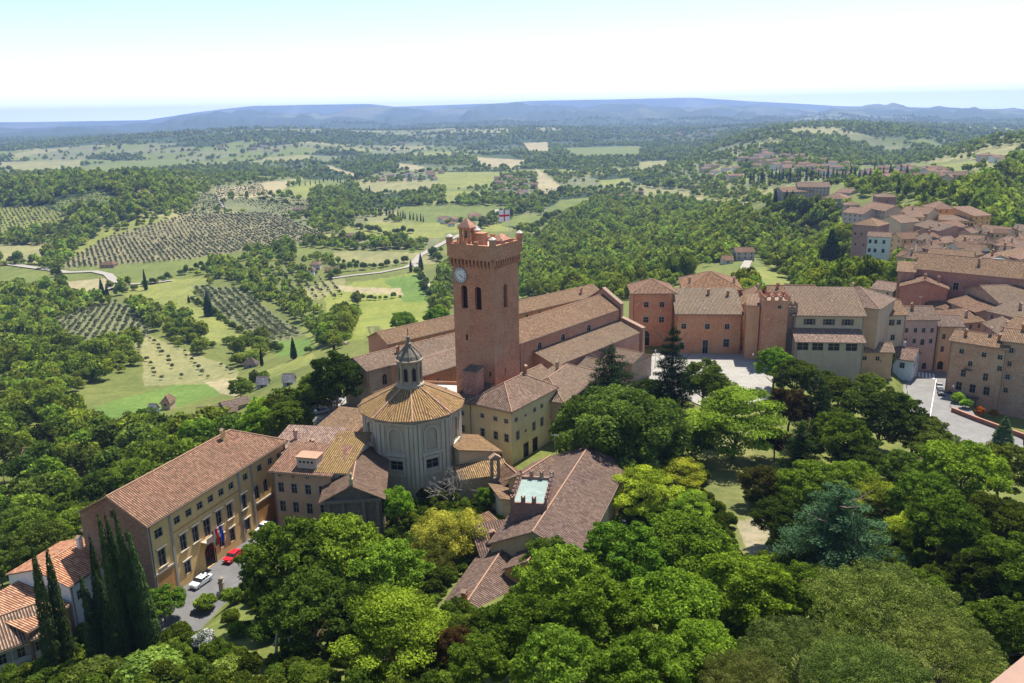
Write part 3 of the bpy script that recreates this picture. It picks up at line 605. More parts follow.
W1+=[('right',4,8.5,1.3,1.4,'F'),('right',4,3.4,1.3,2.4,'F'),('back',9,8.5,1.2,1.3,''),('back',9,3.4,1.3,2.3,'F')]
pal=pxhouse('palazzo','long ochre three storey palazzo with flags over its door and a broad pink tiled roof','palazzo',(146,524),(284,440),14.2,12,-3,roof='hipr',rise=3.9,wall=OCHRE,tile=TILE_PINK,wins=W1,chims=[(.72,.42,1)],lich=.3)
def localbox(parent,name,mat,*bx,**k):
    mb=MB(); mb.box(*bx); return mb.build(name,mat,parent)
Wp=37.25
for x in (0.0,.125,.6,.70,.985): mb=MB(); mb.box(x*Wp,x*Wp+.5,-.13,-.003,-3,11.5); mb.build('pilaster',[plain('grey_stone',(.36,.33,.28))],pal)
mb=MB(); mb.box(-.02,Wp*.12,-.2,-.004,2.2,2.55); mb.box(Wp*.72,Wp,-.2,-.004,2.6,2.95); mb.box(.3*Wp,.40*Wp,-1.5,-.004,2.5,2.75); mb.box(.30*Wp,.40*Wp,-1.5,-1.38,2.75,3.6); mb.build('balcony',[FRAME],pal)
mb=MB(); mb.box(.13*Wp,.6*Wp,-.06,-.004,7.6,7.8); mb.box(.005*Wp,.12*Wp,-.06,-.004,-2.9,2.2); mb.box(.72*Wp,.98*Wp,-.06,-.004,-2.9,2.6); mb.build('lower_storey_render',[wallm((.50,.25,.09))],pal)
def hang_flag(x,cols,label):
    r=empty('flag',pal.matrix_basis@Vector((x,-1.5,3.7)),pal.rotation_euler.z); tag(r,label,'flag','flags over the palazzo door')
    mb=MB(); mb.tube((0,.2,0),(0,-1.5,2.3),.04); mb.build('pole',[WHT],r)
    n=len(cols); mb=MB()
    for i in range(n):
        for j in range(6):
            a=(-.15-.9*i/n,-.15-.9*(i+1)/n); zz=[2.1-.55*j,2.1-.55*(j+1)]; f=lambda u,zq:(.18*math.sin(5*u+zq*2)+.0,-1.3+u*-.12,zq+u*1.2)
            yy=lambda u,zq:(u*.85*1.0+.5, -1.25+.16*math.sin(7*u+zq*1.3),zq-.2+u*.3)
            mb.face([yy(a[0],zz[0]),yy(a[0],zz[1]),yy(a[1],zz[1]),yy(a[1],zz[0])],i)
    mb.build('cloth',[plain('cloth_%d'%(int(c[0]*999)),c,.8) for c in cols],r)
mb=MB(); mb.face([(-.012,0,-6),(-.012,0,11.95),(-.012,7.1,15.85),(-.012,14.2,11.95),(-.012,14.2,-6)][::1]); mb.face([(-.014,9,8),(-.014,10,8),(-.014,10,9.6),(-.014,9,9.6)],1); mb.face([(-.014,4,8),(-.014,5,8),(-.014,5,9.6),(-.014,4,9.6)],1); mb.face([(-.014,6.6,12),(-.014,7.4,12),(-.014,7.4,13.2),(-.014,6.6,13.2)],1); mb.build('gable_brickwork',[wallm((.27,.145,.095),'brick'),DARK],pal)
hang_flag(Wp*.315,[(.02,.25,.06),(.7,.7,.68),(.6,.03,.03)],'green white and red flag hanging over the palazzo door')
hang_flag(Wp*.332,[(.65,.03,.04),(.55,.02,.03)],'red flag hanging between the tricolour and the blue flag')
hang_flag(Wp*.365,[(.02,.06,.4),(.02,.06,.42)],'dark blue flag hanging over the palazzo door')
# annex beside palazzo
pxhouse('house','small yellow annex with a dark tiled shed roof against the gable of the ochre palazzo','house',(131,556),(150,546),12,4.2,-5,roof='shed',rise=1.8,wall=(.55,.42,.2),tile=TILE_GREY,wins=[('front',[.5],1.6,1.2,1.3,''),('front',[.5],-1.6,1.2,1.8,'B')])
# lower left houses
A=G(107,560,3); 
house('house','cottage with a fresh orange tiled roof and white gable behind the leaning cypresses','house',(-71.8,117.5),(-68.6,127.6),12.5,3.2,-8,roof='gable',rise=1.9,wall=WHITEW,tile=(.95,.40,.20),lich=.05,wins=[('left',[.3,.6],-.6,1.0,1.8,''),('front',3,-.4,1.1,1.7,'')],chims=[(.75,.4,1)],over=.35)
house('house','lower red brick wing with orange tiles below the white gable','house',(-74.6,109.8),(-72.0,116.6),10.5,.2,-9,roof='shed',rise=1.9,wall=BRICK2,kind='brick',tile=(.85,.40,.22),lich=.12,wins=[('front',[.5],-5.5,1.2,2.2,'a'),('front',[.5],-8.5,1.2,2.2,'a')],chims=[(.1,.85,1)],over=.35)
house('house','cream house with grey shutters at the bottom left corner','house',G(-22,656,-1),G(43,632,-1),9,-1,-9,roof='gable',rise=2.6,wall=(.60,.54,.46),tile=(.50,.32,.22),lich=.35,wins=[('front',[.33,.62,.90],-3.9,1.1,1.7,'B'),('front',[.45],-7.6,1.1,1.6,'B'),('front',[.9],-8,1.8,2.0,'dD')])
house('porch','small brown tiled porch roof at the corner of the cream house','porch',G(-20,670,-4.5),G(14,664,-4.5),4,-4.5,-9,roof='shed',rise=1,wall=CREAM,tile=TILE_PINK,over=.2)
# ------------------------------------------------------------------ orange palazzo by the rotunda
ow=house('house','salmon four bay house with brown framed windows beside the crucifix church','house',G(272,470,11),G(330,475,11),9.5,11,-3,roof='shed',rise=1.6,wall=(.56,.35,.20),tile=TILE_PINK,lich=.3,wins=[('front',[.13,.36,.60,.84],6.6,1.15,2.0,'F'),('front',[.13,.36,.60,.84],2.6,1.15,2.2,'F'),('front',[.13,.36,.60],9.8,.6,.4,''),('front',[.2,.7],-1.6,1.3,2.2,'F')])
mb=MB(); mb.box(4.6,8.6,1.2,4.0,11.3,13.4); mb.box(4.4,8.8,1.0,4.2,13.4,13.6,1)
for i in range(4): mb.box(5.1+i*.8,5.5+i*.8,1.16,1.2,12.4,12.8,2)
mb.build('dormer',[wallm((.6,.45,.33)),RIDGEM,DARK],ow)
house('house','pink roofed low block behind the salmon house','house',(-49.5,154.5),(-37.5,152.5),11,10,-3,roof='shed',rise=1.2,wall=PINKW,tile=(.52,.33,.24),lich=.15,wins=[('left',3,6,1,1.4,'')],chims=[(.3,.5,1),(.7,.2,0)])
house('house','small house with a yellow lichened roof touching the rotunda','house',(-36.9,142.1),(-31.2,141.2),13.5,11.2,-2,roof='shed',rise=2.2,wall=(.45,.43,.38),tile=TILE_YEL,lich=.85,yel=1,wins=[('front',[.5],7,1,1.4,'')])
house('house','terracotta rendered block with a tan shed roof behind the rotunda','house',(-45,170),(-36,167),14,7.5,-3,roof='shed',rise=1.2,wall=(.50,.24,.15),tile=TILE_TAN,lich=.3)
house('wall','long low red wall roof edging the terrace behind the salmon house','wall',(-57,160),(-46,170),1.6,5,-5,roof='shed',rise=.3,wall=BRICK2,kind='brick',tile=TILE_PINK,over=.2)
# portico church: gabled nave towards the rotunda
po=house('church','brick church front with a gabled portico and pinnacle below the rotunda','church',(-34.2,134.6),(-24.0,135.6),19,9,-4,roof='gablef',rise=2.6,wall=(.20,.14,.10),kind='brick',tile=(.24,.14,.09),lich=.35,over=.8,
   wins=[('front',[.5],-3,3.2,6.2,'aFdD'),('front',[.18,.82],-1,1.4,3.6,'aF')])
mb=MB()
for x in (.05,.3,.66,.9): mb.box(x*10.2,x*10.2+.6,-.5,-.004,-4,8.3)
mb.box(0,10.25,-.7,-.51,8.3,8.95)
mb.build('portico_order',[wallm((.20,.16,.12))],po)
mb=MB(); mb.box(4.8,5.5,-.7,0,11.7,12.9); mb.lathe([(.0,14.2),(.25,13.9),(.35,13.5),(.15,13.1),(.45,12.9)][::-1],8,5.15,-.35); mb.build('pinnacle',[wallm((.55,.42,.2))],po)
# ------------------------------------------------------------------ rotunda
def rotunda():
    cx,cy=-21,161; root=empty('domed_church',(cx,cy,0),0); tag(root,'grey octagonal rotunda church with a lichened cone roof and tall lantern','church')
    RR=10.0; a0=math.atan2(-cy,-cx); ze=17.4; gs=wallm((.46,.385,.27)); fr=wallm((.52,.45,.335)); wb=MB(); fb=MB(); wl=[]
    for k in range(8):
        a=a0+k*math.pi/4; b=a+math.pi/4; p=(RR*math.cos(a),RR*math.sin(a)); q=(RR*math.cos(b),RR*math.sin(b)); L=math.hypot(q[0]-p[0],q[1]-p[1]); ux,uy=(q[0]-p[0])/L,(q[1]-p[1])/L
        T=lambda v,p=p,ux=ux,uy=uy:(p[0]+ux*v[0]-uy*v[1],p[1]+uy*v[0]+ux*v[1],v[2])
        hs=[(L/2,10.6,2.5,4.7,'a'),(L/2,6.6,2.6,1.9,'')]
        wall_holes(wb,L,-3,ze,hs,T,0,.35)
        wb.face([T(v) for v in ((L/2-1.3,.3,10.4),(L/2+1.3,.3,10.4),(L/2+1.3,.3,15.5),(L/2-1.3,.3,15.5))])
        # arched surround
        n=8;r=1.25;h=15.3
        for i in range(n):
            s,t=math.pi*i/n,math.pi*(i+1)/n; pts=[(L/2+rr*math.cos(x),-.16,h-r+rr*math.sin(x)) for rr,x in ((r,s),(r+.4,s),(r+.4,t),(r,t))]
            fb.face([T(v) for v in pts]); fb.face([T(pts[1]),T((pts[1][0],0,pts[1][2])),T((pts[2][0],0,pts[2][2])),T(pts[2])])
        for s in (-1,1): fb.box(L/2+s*1.45-.2,L/2+s*1.45+.2,-.16,.1,10.2,14.05,0,T)
        fb.box(L/2-2.2,L/2+2.2,-.45,-.003,9.6,10.1,0,T); fb.box(L/2-1.95,L/2-1.45,-.2,-.003,5.4,9.5,0,T); fb.box(L/2+1.45,L/2+1.95,-.2,-.003,5.4,9.5,0,T); fb.box(L/2-1.95,L/2+1.95,-.22,-.003,8.7,9.3,0,T)
        fb.box(L/2-1.9,L/2+1.9,-.1,-.003,5.2,5.6,0,T)
        # pilasters at the corners
        for x in (.06,.98): fb.box(x,x+.62,-.22,-.003,3,16.2,0,T); fb.box(L-x-.62,L-x,-.22,-.003,3,16.2,0,T)
        fb.box(-.1,L+.1,-.3,-.003,16.2,16.6,0,T); fb.box(-.2,L+.2,-.55,-.003,17.0,17.4,0,T)
        wl.append((T,L,math.atan2(uy,ux)))
    wb.build('drum',[gs],root); fb.build('stone_trim',[fr],root)
    for T,L,a in wl: win_obj(root,2.6,1.9,L/2,6.6,T,'',a)
    rb=MB(); n=16; Re=10.95; zt=21.6; k=0
    for k in range(n):
        a=a0+math.pi*2*k/n; b=a0+math.pi*2*(k+1)/n; P=[(Re*math.cos(a),Re*math.sin(a),ze+.1),(Re*math.cos(b),Re*math.sin(b),ze+.1),(2.4*math.cos(b),2.4*math.sin(b),zt),(2.4*math.cos(a),2.4*math.sin(a),zt)]
        slab(rb,P,(0,0,ze),Vector(P[1])-Vector(P[0]),.3)
        if k%2==0: ridge_tiles(rb,P[0],P[3],.2)
    ro=rb.build('roof',[roofm((.50,.27,.10),.8,.5,.6,yel=1),EDGE,RIDGEM],root)
    lb=MB(); z=zt-.4
    lb.lathe([(2.9,z),(2.9,z+.7),(2.35,z+.9),(2.2,z+1.2),(2.2,z+5.2),(2.75,z+5.5),(2.8,z+5.9),(2.2,z+6.0)],16)
    for k in range(8):
        a=a0+k*math.pi/4; c,s=math.cos(a),math.sin(a); T=lambda v:(v[0]*c-v[1]*s,v[0]*s+v[1]*c,v[2]); lb.box(2.1,2.55,-.28,.28,z+.9,z+5.3,0,T)
    la=lb.build('lantern',[wallm((.33,.27,.19))],root)
    for k in range(8):
        a=a0+(k+.5)*math.pi/4; wb=MB(); r=2.23; n=6
        c,s=math.cos(a),math.sin(a); T=lambda v:(v[0]*c-v[1]*s,v[0]*s+v[1]*c,v[2])
        wb.face([T((r,-.38,z+1.6)),T((r,.38,z+1.6)),T((r,.38,z+4.0)),T((r,0,z+4.5)),T((r,-.38,z+4.0))]); wb.build('lantern_window',[DARK],la)
    db=MB(); db.lathe([(2.5,z+6.0),(2.2,z+6.7),(1.5,z+7.5),(.85,z+8.2),(.6,z+9.0),(.75,z+9.15),(.35,z+9.4),(.25,z+9.9),(.45,z+10.15),(.42,z+10.5),(0,z+10.75)],16)
    for k in range(8):
        a=a0+k*math.pi/4; c,s=math.cos(a),math.sin(a)
        for (r0,h0),(r1,h1) in zip([(2.55,6.0),(2.25,6.7),(1.55,7.55)],[(2.25,6.7),(1.55,7.55),(.8,8.4)]): db.tube((c*r0,s*r0,z+h0),(c*r1,s*r1,z+h1),.14)
    for q in (-.5,.5): db.tube((0,0,z+10.5),(0,0,z+12.2),.06)
    db.tube((-.35,0,z+11.7),(.35,0,z+11.7),.06)
    db.build('lantern_cap',[wallm((.19,.16,.12))],root)
rotunda()
# ------------------------------------------------------------------ clock tower
def tower():
    C=np.array([-4.0,181.4]); a=R(-31.5); S=11.0
    org=C-S*np.array([math.cos(a),math.sin(a)])        # left corner; local x runs along the clock face
    root=empty('clock_tower',(org[0],org[1],0),a); tag(root,'tall square red brick clock tower with corbelled battlements','tower')
    bm=wallm((.46,.205,.115),'brick'); T4=[(lambda p:(p[0],p[1],p[2]),0),(lambda p:(S-p[1],p[0],p[2]),math.pi/2),(lambda p:(S-p[0],S-p[1],p[2]),math.pi),(lambda p:(p[1],S-p[0],p[2]),-math.pi/2)]
    H=[[(3.1,31.6,1.75,5.4,'a'),(6.9,31.6,1.75,5.4,'a'),(3.4,24,.6,1.4,''),(9.6,16,.6,1.2,'')],[(5.2,31.6,1.6,5.4,'a'),(4.5,16,.6,1.2,'')],[(3.5,31.6,1.6,5.4,'a')],[(3.5,31.6,1.6,5.4,'a'),(7.5,31.6,1.6,5.4,'a')]]
    wb=MB()
    for (T,r),h in zip(T4,H): wall_holes(wb,S,-2,43.2,h,T,0,.9)
    wb.face([(0,0,36.8),(S,0,36.8),(S,S,36.8),(0,S,36.8)]); wb.face([(0,0,30),(S,0,30),(S,S,30),(0,S,30)])
    body=wb.build('shaft',[bm],root)
    for (T,r),h in zip(T4,H):
        for w_ in h:
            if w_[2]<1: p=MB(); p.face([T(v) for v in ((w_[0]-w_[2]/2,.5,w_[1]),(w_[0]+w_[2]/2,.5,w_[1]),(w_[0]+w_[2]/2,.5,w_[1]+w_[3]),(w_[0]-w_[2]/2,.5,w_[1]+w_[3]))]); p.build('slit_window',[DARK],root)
    # corbels and parapet
    cb=MB(); pb=MB(); o=.75
    for T,r in T4:
        n=11
        for i in range(n+1):
            x=-.0+S*i/n; cb.box(x-.17,x+.17,-.35,-.003,41.3,42.0,0,T); cb.box(x-.17,x+.17,-.7,-.003,42.0,42.9,0,T)
            if i<n:
                xc=S*(i+.5)/n; w_=S/n; m_=5; r_=w_/2-.17
                for k in range(m_):
                    u,v=math.pi*k/m_,math.pi*(k+1)/m_
                    cb.face([T(q) for q in ((xc+r_*math.cos(u),-o,42.9+r_*math.sin(u)*.9),(xc+r_*math.cos(u),-o,43.6),(xc+r_*math.cos(v),-o,43.6),(xc+r_*math.cos(v),-o,42.9+r_*math.sin(v)*.9))])
                cb.box(xc-w_/2,xc-w_/2+.17,-o+.003,0,42.85,43.6,0,T); cb.box(xc+w_/2-.17,xc+w_/2,-o+.003,0,42.85,43.6,0,T)
        pb.box(-o,S+o-.5,-o,-o+.5,43.6,46.4,0,T)
        pb.box(-o-.1,S+o-.4,-o-.1,-o+.55,46.4,46.6,0,T)
    pb.box(-o+.5,S+o-.5,-o+.5,S+o-.5,43.6,43.9)
    cb.build('corbels',[bm],root); pb.build('parapet',[bm],root)
    dk=MB(); dk.box(-o+.51,S+o-.51,-o+.51,S+o-.51,44.6,45.6); dk.build('roof_terrace',[wallm((.62,.42,.32))],root)
    for x,y in ((-o+.45,-o+.45),(S+o-.45,-o+.45),(S+o-.45,S+o-.45),(-o+.45,S+o-.45)):
        m=MB(); m.box(x-.55,x+.55,y-.55,y+.55,46.4,47.9); m.box(x-.7,x+.7,y-.7,y+.7,47.9,48.1,1)
        for q in ((-.7,-.7),(.7,-.7),(.7,.7),(-.7,.7)): pass
        c4=[(x-.65,y-.65,48.1),(x+.65,y-.65,48.1),(x+.65,y+.65,48.1),(x-.65,y+.65,48.1)]
        for i in range(4): m.face([c4[i],c4[(i+1)%4],(x,y,48.7)],1)
        m.build('corner_turret',[bm,wallm((.62,.55,.47))],root)
    # low parapet merlons
    for T,r in T4:
        for x in (3.2,6.6,): m=MB(); m.box(x,x+1.1,-o,-o+.5,46.6,47.3,0,T); m.build('merlon',[bm],root)
    lg_=MB(); lg_.box(1.3,S-1.3,1.3,S-1.3,30.1,36.7); lg_.build('belfry_shade_box',[plain('belfry_shade',(.045,.03,.022),.95)],root)  # dark box added inside to stand for shade behind the belfry openings
    # bell canopy over the left part
    b=MB()
    for x in (1.7,3.9):
        for y in (1.5,3.1): b.box(x-.3,x+.3,y-.3,y+.3,45.6,50.0)
    b.box(1.2,4.4,1.0,3.6,49.6,50.1); b.build('bell_frame',[bm],root)
    r=MB(); q=[(1.0,.8,50.1),(4.6,.8,50.1),(4.6,3.8,50.1),(1.0,3.8,50.1)]
    for i in range(4): r.face([q[i],q[(i+1)%4],(2.8,2.3,52.2)])
    r.face(q[::-1]); r.build('bell_frame_roof',[wallm((.40,.21,.14),'brick')],root)
    bl=MB(); bl.lathe([(0,49.3),(.35,49.2),(.4,48.6),(.65,47.8),(.7,47.6)],12,2.8,2.3); bl.build('bell',[plain('bronze',(.12,.10,.06),.4,.8)],root)
    h=MB(); h.box(5.0,7.0,2.4,4.4,45.6,48.6); h.box(4.8,7.2,2.2,4.6,48.6,48.8); h.build('stair_turret',[bm],root)
    h=MB(); q=[(7.6,4.6,47.0),(10.8,4.6,47.0),(10.8,8.6,47.0),(7.6,8.6,47.0)]; h.box(7.9,10.5,4.9,8.3,45.6,47.0)
    h.face([q[0],q[1],(9.2,6,48.3)]);h.face([q[1],q[2],(9.2,7.2,48.3),(9.2,6,48.3)]);h.face([q[2],q[3],(9.2,7.2,48.3)]);h.face([q[3],q[0],(9.2,6,48.3),(9.2,7.2,48.3)]); h.build('hatch_roof',[wallm((.42,.2,.13),'brick')],root)
    # clock
    c=MB(); cx,cz,r=2.25,39.3,1.65
    def disc(mb,r0,r1,y,m):
        for k in range(40):
            a_,b_=2*math.pi*k/40,2*math.pi*(k+1)/40
            pts=[(cx+rr*math.cos(t),y,cz+rr*math.sin(t)) for rr,t in ((r0,a_),(r1,a_),(r1,b_),(r0,b_))]
            mb.face(pts if r0>0 else pts[1:3]+[pts[0]],m)
    disc(c,0,r,-.12,0); disc(c,r,r+.22,-.2,1)
    for k in range(40):
        t,u=2*math.pi*k/40,2*math.pi*(k+1)/40; q=[(cx+(r+.22)*math.cos(t),cz+(r+.22)*math.sin(t)),(cx+(r+.22)*math.cos(u),cz+(r+.22)*math.sin(u))]; c.face([(q[0][0],-.2,q[0][1]),(q[0][0],0,q[0][1]),(q[1][0],0,q[1][1]),(q[1][0],-.2,q[1][1])],1)
    ck=c.build('clock_face',[plain('enamel',(.66,.64,.60),.5),plain('clock_rim',(.22,.20,.19),.6)],root)
    nums=['XII','I','II','III','IIII','V','VI','VII','VIII','IX','X','XI']
    for i,s in enumerate(nums):
        cu=bpy.data.curves.new('numeral','FONT'); cu.body=s; cu.size=.48; cu.align_x='CENTER'; cu.align_y='CENTER'; cu.extrude=.012; cu.offset=.012; t=R(90-30*i)
        tmp=bpy.data.objects.new('numeral',cu); COL.objects.link(tmp); dg=bpy.context.evaluated_depsgraph_get(); me=bpy.data.meshes.new_from_object(tmp.evaluated_get(dg)); bpy.data.objects.remove(tmp)
        me.materials.clear(); me.materials.append(plain('numeral_black',(.03,.03,.03))); ob=bpy.data.objects.new('numeral',me); ob.location=(cx+1.3*math.cos(t),-.135,cz+1.3*math.sin(t)); ob.rotation_euler=(R(90),R(30*i),0); link(ob,ck)
    for ang,L,wd in ((R(90-130),.75,.09),(R(90-120),1.15,.06)):
        h=MB(); d=Vector((math.cos(ang),0,math.sin(ang))); n=Vector((-d.z,0,d.x)); p=Vector((cx,-.18,cz)); h.face([p-d*.3-n*wd,p+d*L-n*wd*.5,p+d*L+n*wd*.5,p-d*.3+n*wd]); h.face([p-d*.3+n*wd+Vector((0,.02,0)),p+d*L+Vector((0,.02,0)),p-d*.3-n*wd+Vector((0,.02,0))])
        h.build('clock_hand',[plain('numeral_black',(.03,.03,.03))],ck)
    # flag on the tower top
    f=empty('flag',root.matrix_basis@Vector((S+.1,S-3.5,45.6)),0); tag(f,'white flag with a red cross flying from the clock tower','flag')
    p=MB(); p.tube((0,0,0),(0,0,8.4),.06); p.build('pole',[WHT],f)
    fl=MB(); W_,H_=2.4,2.6
    for i in range(18):
        for j in range(12):
            q=[]
            for u,v in ((i,j),(i+1,j),(i+1,j+1),(i,j+1)): q.append((-u/18*W_,.22*math.sin(u/18*7+v*.12)*u/18,8.2-H_+v/12*H_-.12*u/18))
            cr=(8<=i<=9) or (5<=j<=6) ; fl.face(q,1 if cr else 0)
    fl.build('cloth',[plain('flag_white',(.8,.78,.8)),plain('flag_red',(.65,.04,.1))],f)
tower()
# ------------------------------------------------------------------ buildings round the tower
# yellow L shaped house
W=[('front',[.3,.62,.88],9.6,.95,1.0,'F'),('front',[.30,.62,.88],5.2,1.1,1.9,'F'),('front',[.7],.0,1.4,2.2,'')]
W+=[('right',[.1,.5,.66],9.6,1.0,1.0,'F'),('right',[.92],9.6,.9,1,'F'),('right',[.13,.48,.66],5.2,1.2,2.1,'F'),('right',[.3,.86],9.7,.7,.6,'a'),('right',[.3,.86],6.0,.7,.7,'a'),('right',[.3,.5],-.0,1.9,3.4,'dD'),('right',[.84],2.0,.9,.9,'')]
cr=(-.5,167.9)
ll=(cr[0]-11.2*math.cos(R(-35)),cr[1]-11.2*math.sin(R(-35)))
house('house','yellow house with pink hipped roof at the foot of the clock tower','house',ll,cr,18.5,13,-1,roof='hip',rise=3.6,wall=YELLOW,tile=(.42,.26,.18),lich=.35,wins=W,chims=[(.5,.75,0)])
l2=(ll[0]-4.2*math.cos(R(-35))-.2,ll[1]-4.2*math.sin(R(-35))+.3)
house('house','narrow yellow wing with a roof darkened by the tower shadow between rotunda and tower','house',l2,(ll[0]-.05,ll[1]+.05),9,12.2,-1,roof='shed',rise=2.2,wall=(.62,.48,.24),tile=TILE_GREY,wins=[('front',[.5],9,.9,1.1,'F'),('front',[.5],5,1,1.7,'F')],over=.3)  # grey tile colour carries the shadow the tower casts on this roof
house('house','small ochre roofed lean-to between the rotunda and the yellow house','house',(-11,154),(-3,158.5),10,7.5,-1,roof='shedl',rise=2.4,wall=(.55,.42,.25),tile=TILE_TAN,yel=1,lich=.6,wins=[])
house('house','low yellow roofed range with an open bellcote below the yellow house','house',(-10.5,149.5),(-1.5,152.0),4,5.6,-1,roof='shed',rise=.9,wall=(.5,.36,.2),tile=(.5,.3,.13),yel=1,lich=.6)
b=empty('bellcote',(-3.8,150.0,0),.3); tag(b,'little stone bellcote on the low yellow range','bellcote')
m=MB(); m.box(-.9,-.45,-.4,.4,2,9.3); m.box(.45,.9,-.4,.4,2,9.3); m.box(-.9,.9,-.4,.4,9.3,9.8); m.box(-.45,.45,-.4,.4,2,5.5); m.build('wall',[wallm((.25,.2,.15))],b); m=MB(); m.face([(-1.2,-.6,9.8),(0,-.6,10.6),(0,.6,10.6),(-1.2,.6,9.8)]);m.face([(1.2,-.6,9.8),(1.2,.6,9.8),(0,.6,10.6),(0,-.6,10.6)]);m.face([(-1.2,-.6,9.8),(1.2,-.6,9.8),(0,-.6,10.6)]); m.build('roof',[EDGE],b)
house('house','brick shed with a steep brown roof beside the bellcote','house',(-1.8,147.5),(2.4,149.4),5,5.4,-1,roof='gablef',rise=1.6,wall=(.40,.22,.15),kind='brick',tile=TILE_BROWN)
house('house','low lean-to with tan tiles behind the castellated terrace','house',(-2.5,140.5),(1.2,141.8),6,4.5,-1,roof='shedl',rise=1.2,wall=CREAM,tile=TILE_TAN)
# small red structures at tower foot
house('house','small plain brick box at the foot of the clock tower','house',(-11.2,179.3),(-8.2,177.5),3,18.5,0,roof='shed',rise=.6,wall=(.42,.2,.14),kind='brick',tile=TILE_GREY,over=.15)
house('house','low brick block with terrace left of the clock tower foot','house',(-26.5,183),(-13.2,181),12,11.0,0,roof='flat',wall=BRICK2,kind='brick',wins=[('front',2,8,.8,1,'')])
# gabled hall left of the tower
house('house','brick gable ended hall with round arched windows left of the clock tower','house',(-38.2,206.8),(-12,231),11.5,10.5,-3,roof='gable',rise=2.2,wall=(.45,.34,.25),kind='brick',tile=(.38,.25,.17),wins=[('front',[.15,.5,.8],5.2,1.4,3,'a'),('left',[.5],4,1.2,1.8,'')],chims=[(.35,.3,0)])
house('house','wide hall with a pale ridge between gable hall and tower','house',(-22.5,199),(-9.5,213),13,11.3,-3,roof='gable',rise=1.8,wall=BRICK2,kind='brick',tile=(.40,.27,.19),wins=[('front',2,8,1,1.2,'')],over=.4)
# seminary
sw=[('front',16,4.6,1.1,1.7,'F'),('front',16,1.0,1.1,1.7,'F'),('front',[i/16 for i in range(1,16)],3.6,.5,.5,'')]
house('seminary','long narrow red building with cream framed windows running behind the clock tower','seminary',G(388,345,7),G(603,292,8),11,7.5,-9,roof='gable',rise=2.6,wall=(.62,.27,.14),tile=TILE_TAN,lich=.55,wins=sw,chims=[(.9,.2,1),(.6,.5,0)])
house('house','small reddish lean-to at the far left end of the long red building','house',(-43,238),(-36,243),6,3.5,-12,roof='gable',rise=1.2,wall=PINKW,tile=TILE_PINK)
# cathedral
ax=R(50)
def along(p,a,d): return (p[0]+d*math.cos(a),p[1]+d*math.sin(a))
n0=G(519,343,15); n1=along(n0,ax,50)
nave=house('cathedral','brick cathedral nave with oval windows and a long tiled roof','cathedral',n0,n1,13,15,-1,roof='gable',rise=3.6,wall=(.48,.225,.135),kind='brick',tile=(.43,.24,.125),lich=.4,over=.4,wins=[('front',[.18,.40,.66],11.3,1.9,1.9,'aF')])
aisle0=(n0[0]+8*math.sin(ax)+6*math.cos(ax),n0[1]-8*math.cos(ax)+6*math.sin(ax)); 
ai=MB(); 
o=house('cathedral_aisle','side aisle of the cathedral with a mossy tan shed roof','aisle',aisle0,along(aisle0,ax,43),7.8,8.6,-1,roof='shed',rise=2.6,wall=(.40,.2,.14),kind='brick',tile=(.36,.24,.15),lich=.7,over=.3)
# facade wall, stepped
f=empty('cathedral_facade',(n1[0],n1[1],0),ax); tag(f,'stepped brick gable wall closing the cathedral towards the piazza','facade')
m=MB(); m.face([(0,-8.6,-3),(0,14.2,-3),(0,14.2,14.5),(0,13.5,16.2),(0,6.5,20.6),(0,-.6,16.2),(0,-.6,12),(0,-8.6,9.6)]); 
prof=[(-8.6,-3),(14.2,-3),(14.2,14.5),(13.5,16.2),(6.5,20.6),(-.6,16.2),(-.6,12),(-8.6,9.6)]
m=MB(); m.face([(1.2,y,z) for y,z in prof]); m.face([(0,y,z) for y,z in reversed(prof)])
for i in range(len(prof)):
    a_,b_=prof[i],prof[(i+1)%len(prof)]; m.face([(0,*a_),(0,*b_),(1.2,*b_),(1.2,*a_)])
m.build('wall',[wallm((.48,.24,.15),'brick')],f)
m=MB()
for (a_,b_) in (((14.2,14.5),(6.5,20.6)),((-.6,16.2),(6.5,20.6)),((-8.6,9.6),(-.6,12))):
    m.face([(-.3,a_[0],a_[1]+.25),(1.5,a_[0],a_[1]+.25),(1.5,b_[0],b_[1]+.25),(-.3,b_[0],b_[1]+.25)][:: (1)])
    m.face([(-.3,a_[0],a_[1]+.02),(1.5,a_[0],a_[1]+.02),(1.5,b_[0],b_[1]+.02),(-.3,b_[0],b_[1]+.02)][::-1])
m.build('coping',[EDGE],f)
# chapels in front of the aisle
house('chapel','small gabled chapel with a round window beside the tower','chapel',(4.2,189.5),(9.8,197),7,11.5,0,roof='gable',rise=1.8,wall=(.42,.25,.17),kind='brick',tile=(.38,.25,.16),lich=.6,wins=[('front',[.5],9,1.4,1.4,'a')])
house('chapel','broad hip roofed sacristy between yellow house and trees','sacristy',(11.5,179.5),(22.5,201.5),13,10.5,0,roof='hip',rise=3.0,wall=(.45,.32,.2),tile=(.37,.25,.17),lich=.5,wins=[('front',3,7,1,1.3,'')],chims=[(.6,.6,1)])
house('chapel','low mossy gabled chapel against the aisle above the cedars','chapel',(25,212),(31,219),9,6.8,0,roof='gablef',rise=1.6,wall=(.36,.24,.18),kind='brick',tile=(.30,.22,.15),lich=.8)
house('chapel','low gabled chapel with a small dormer nearest the piazza','chapel',(33.5,222),(40.5,230),9,6.2,0,roof='gablef',rise=1.8,wall=(.36,.24,.18),kind='brick',tile=(.33,.22,.15),lich=.7)
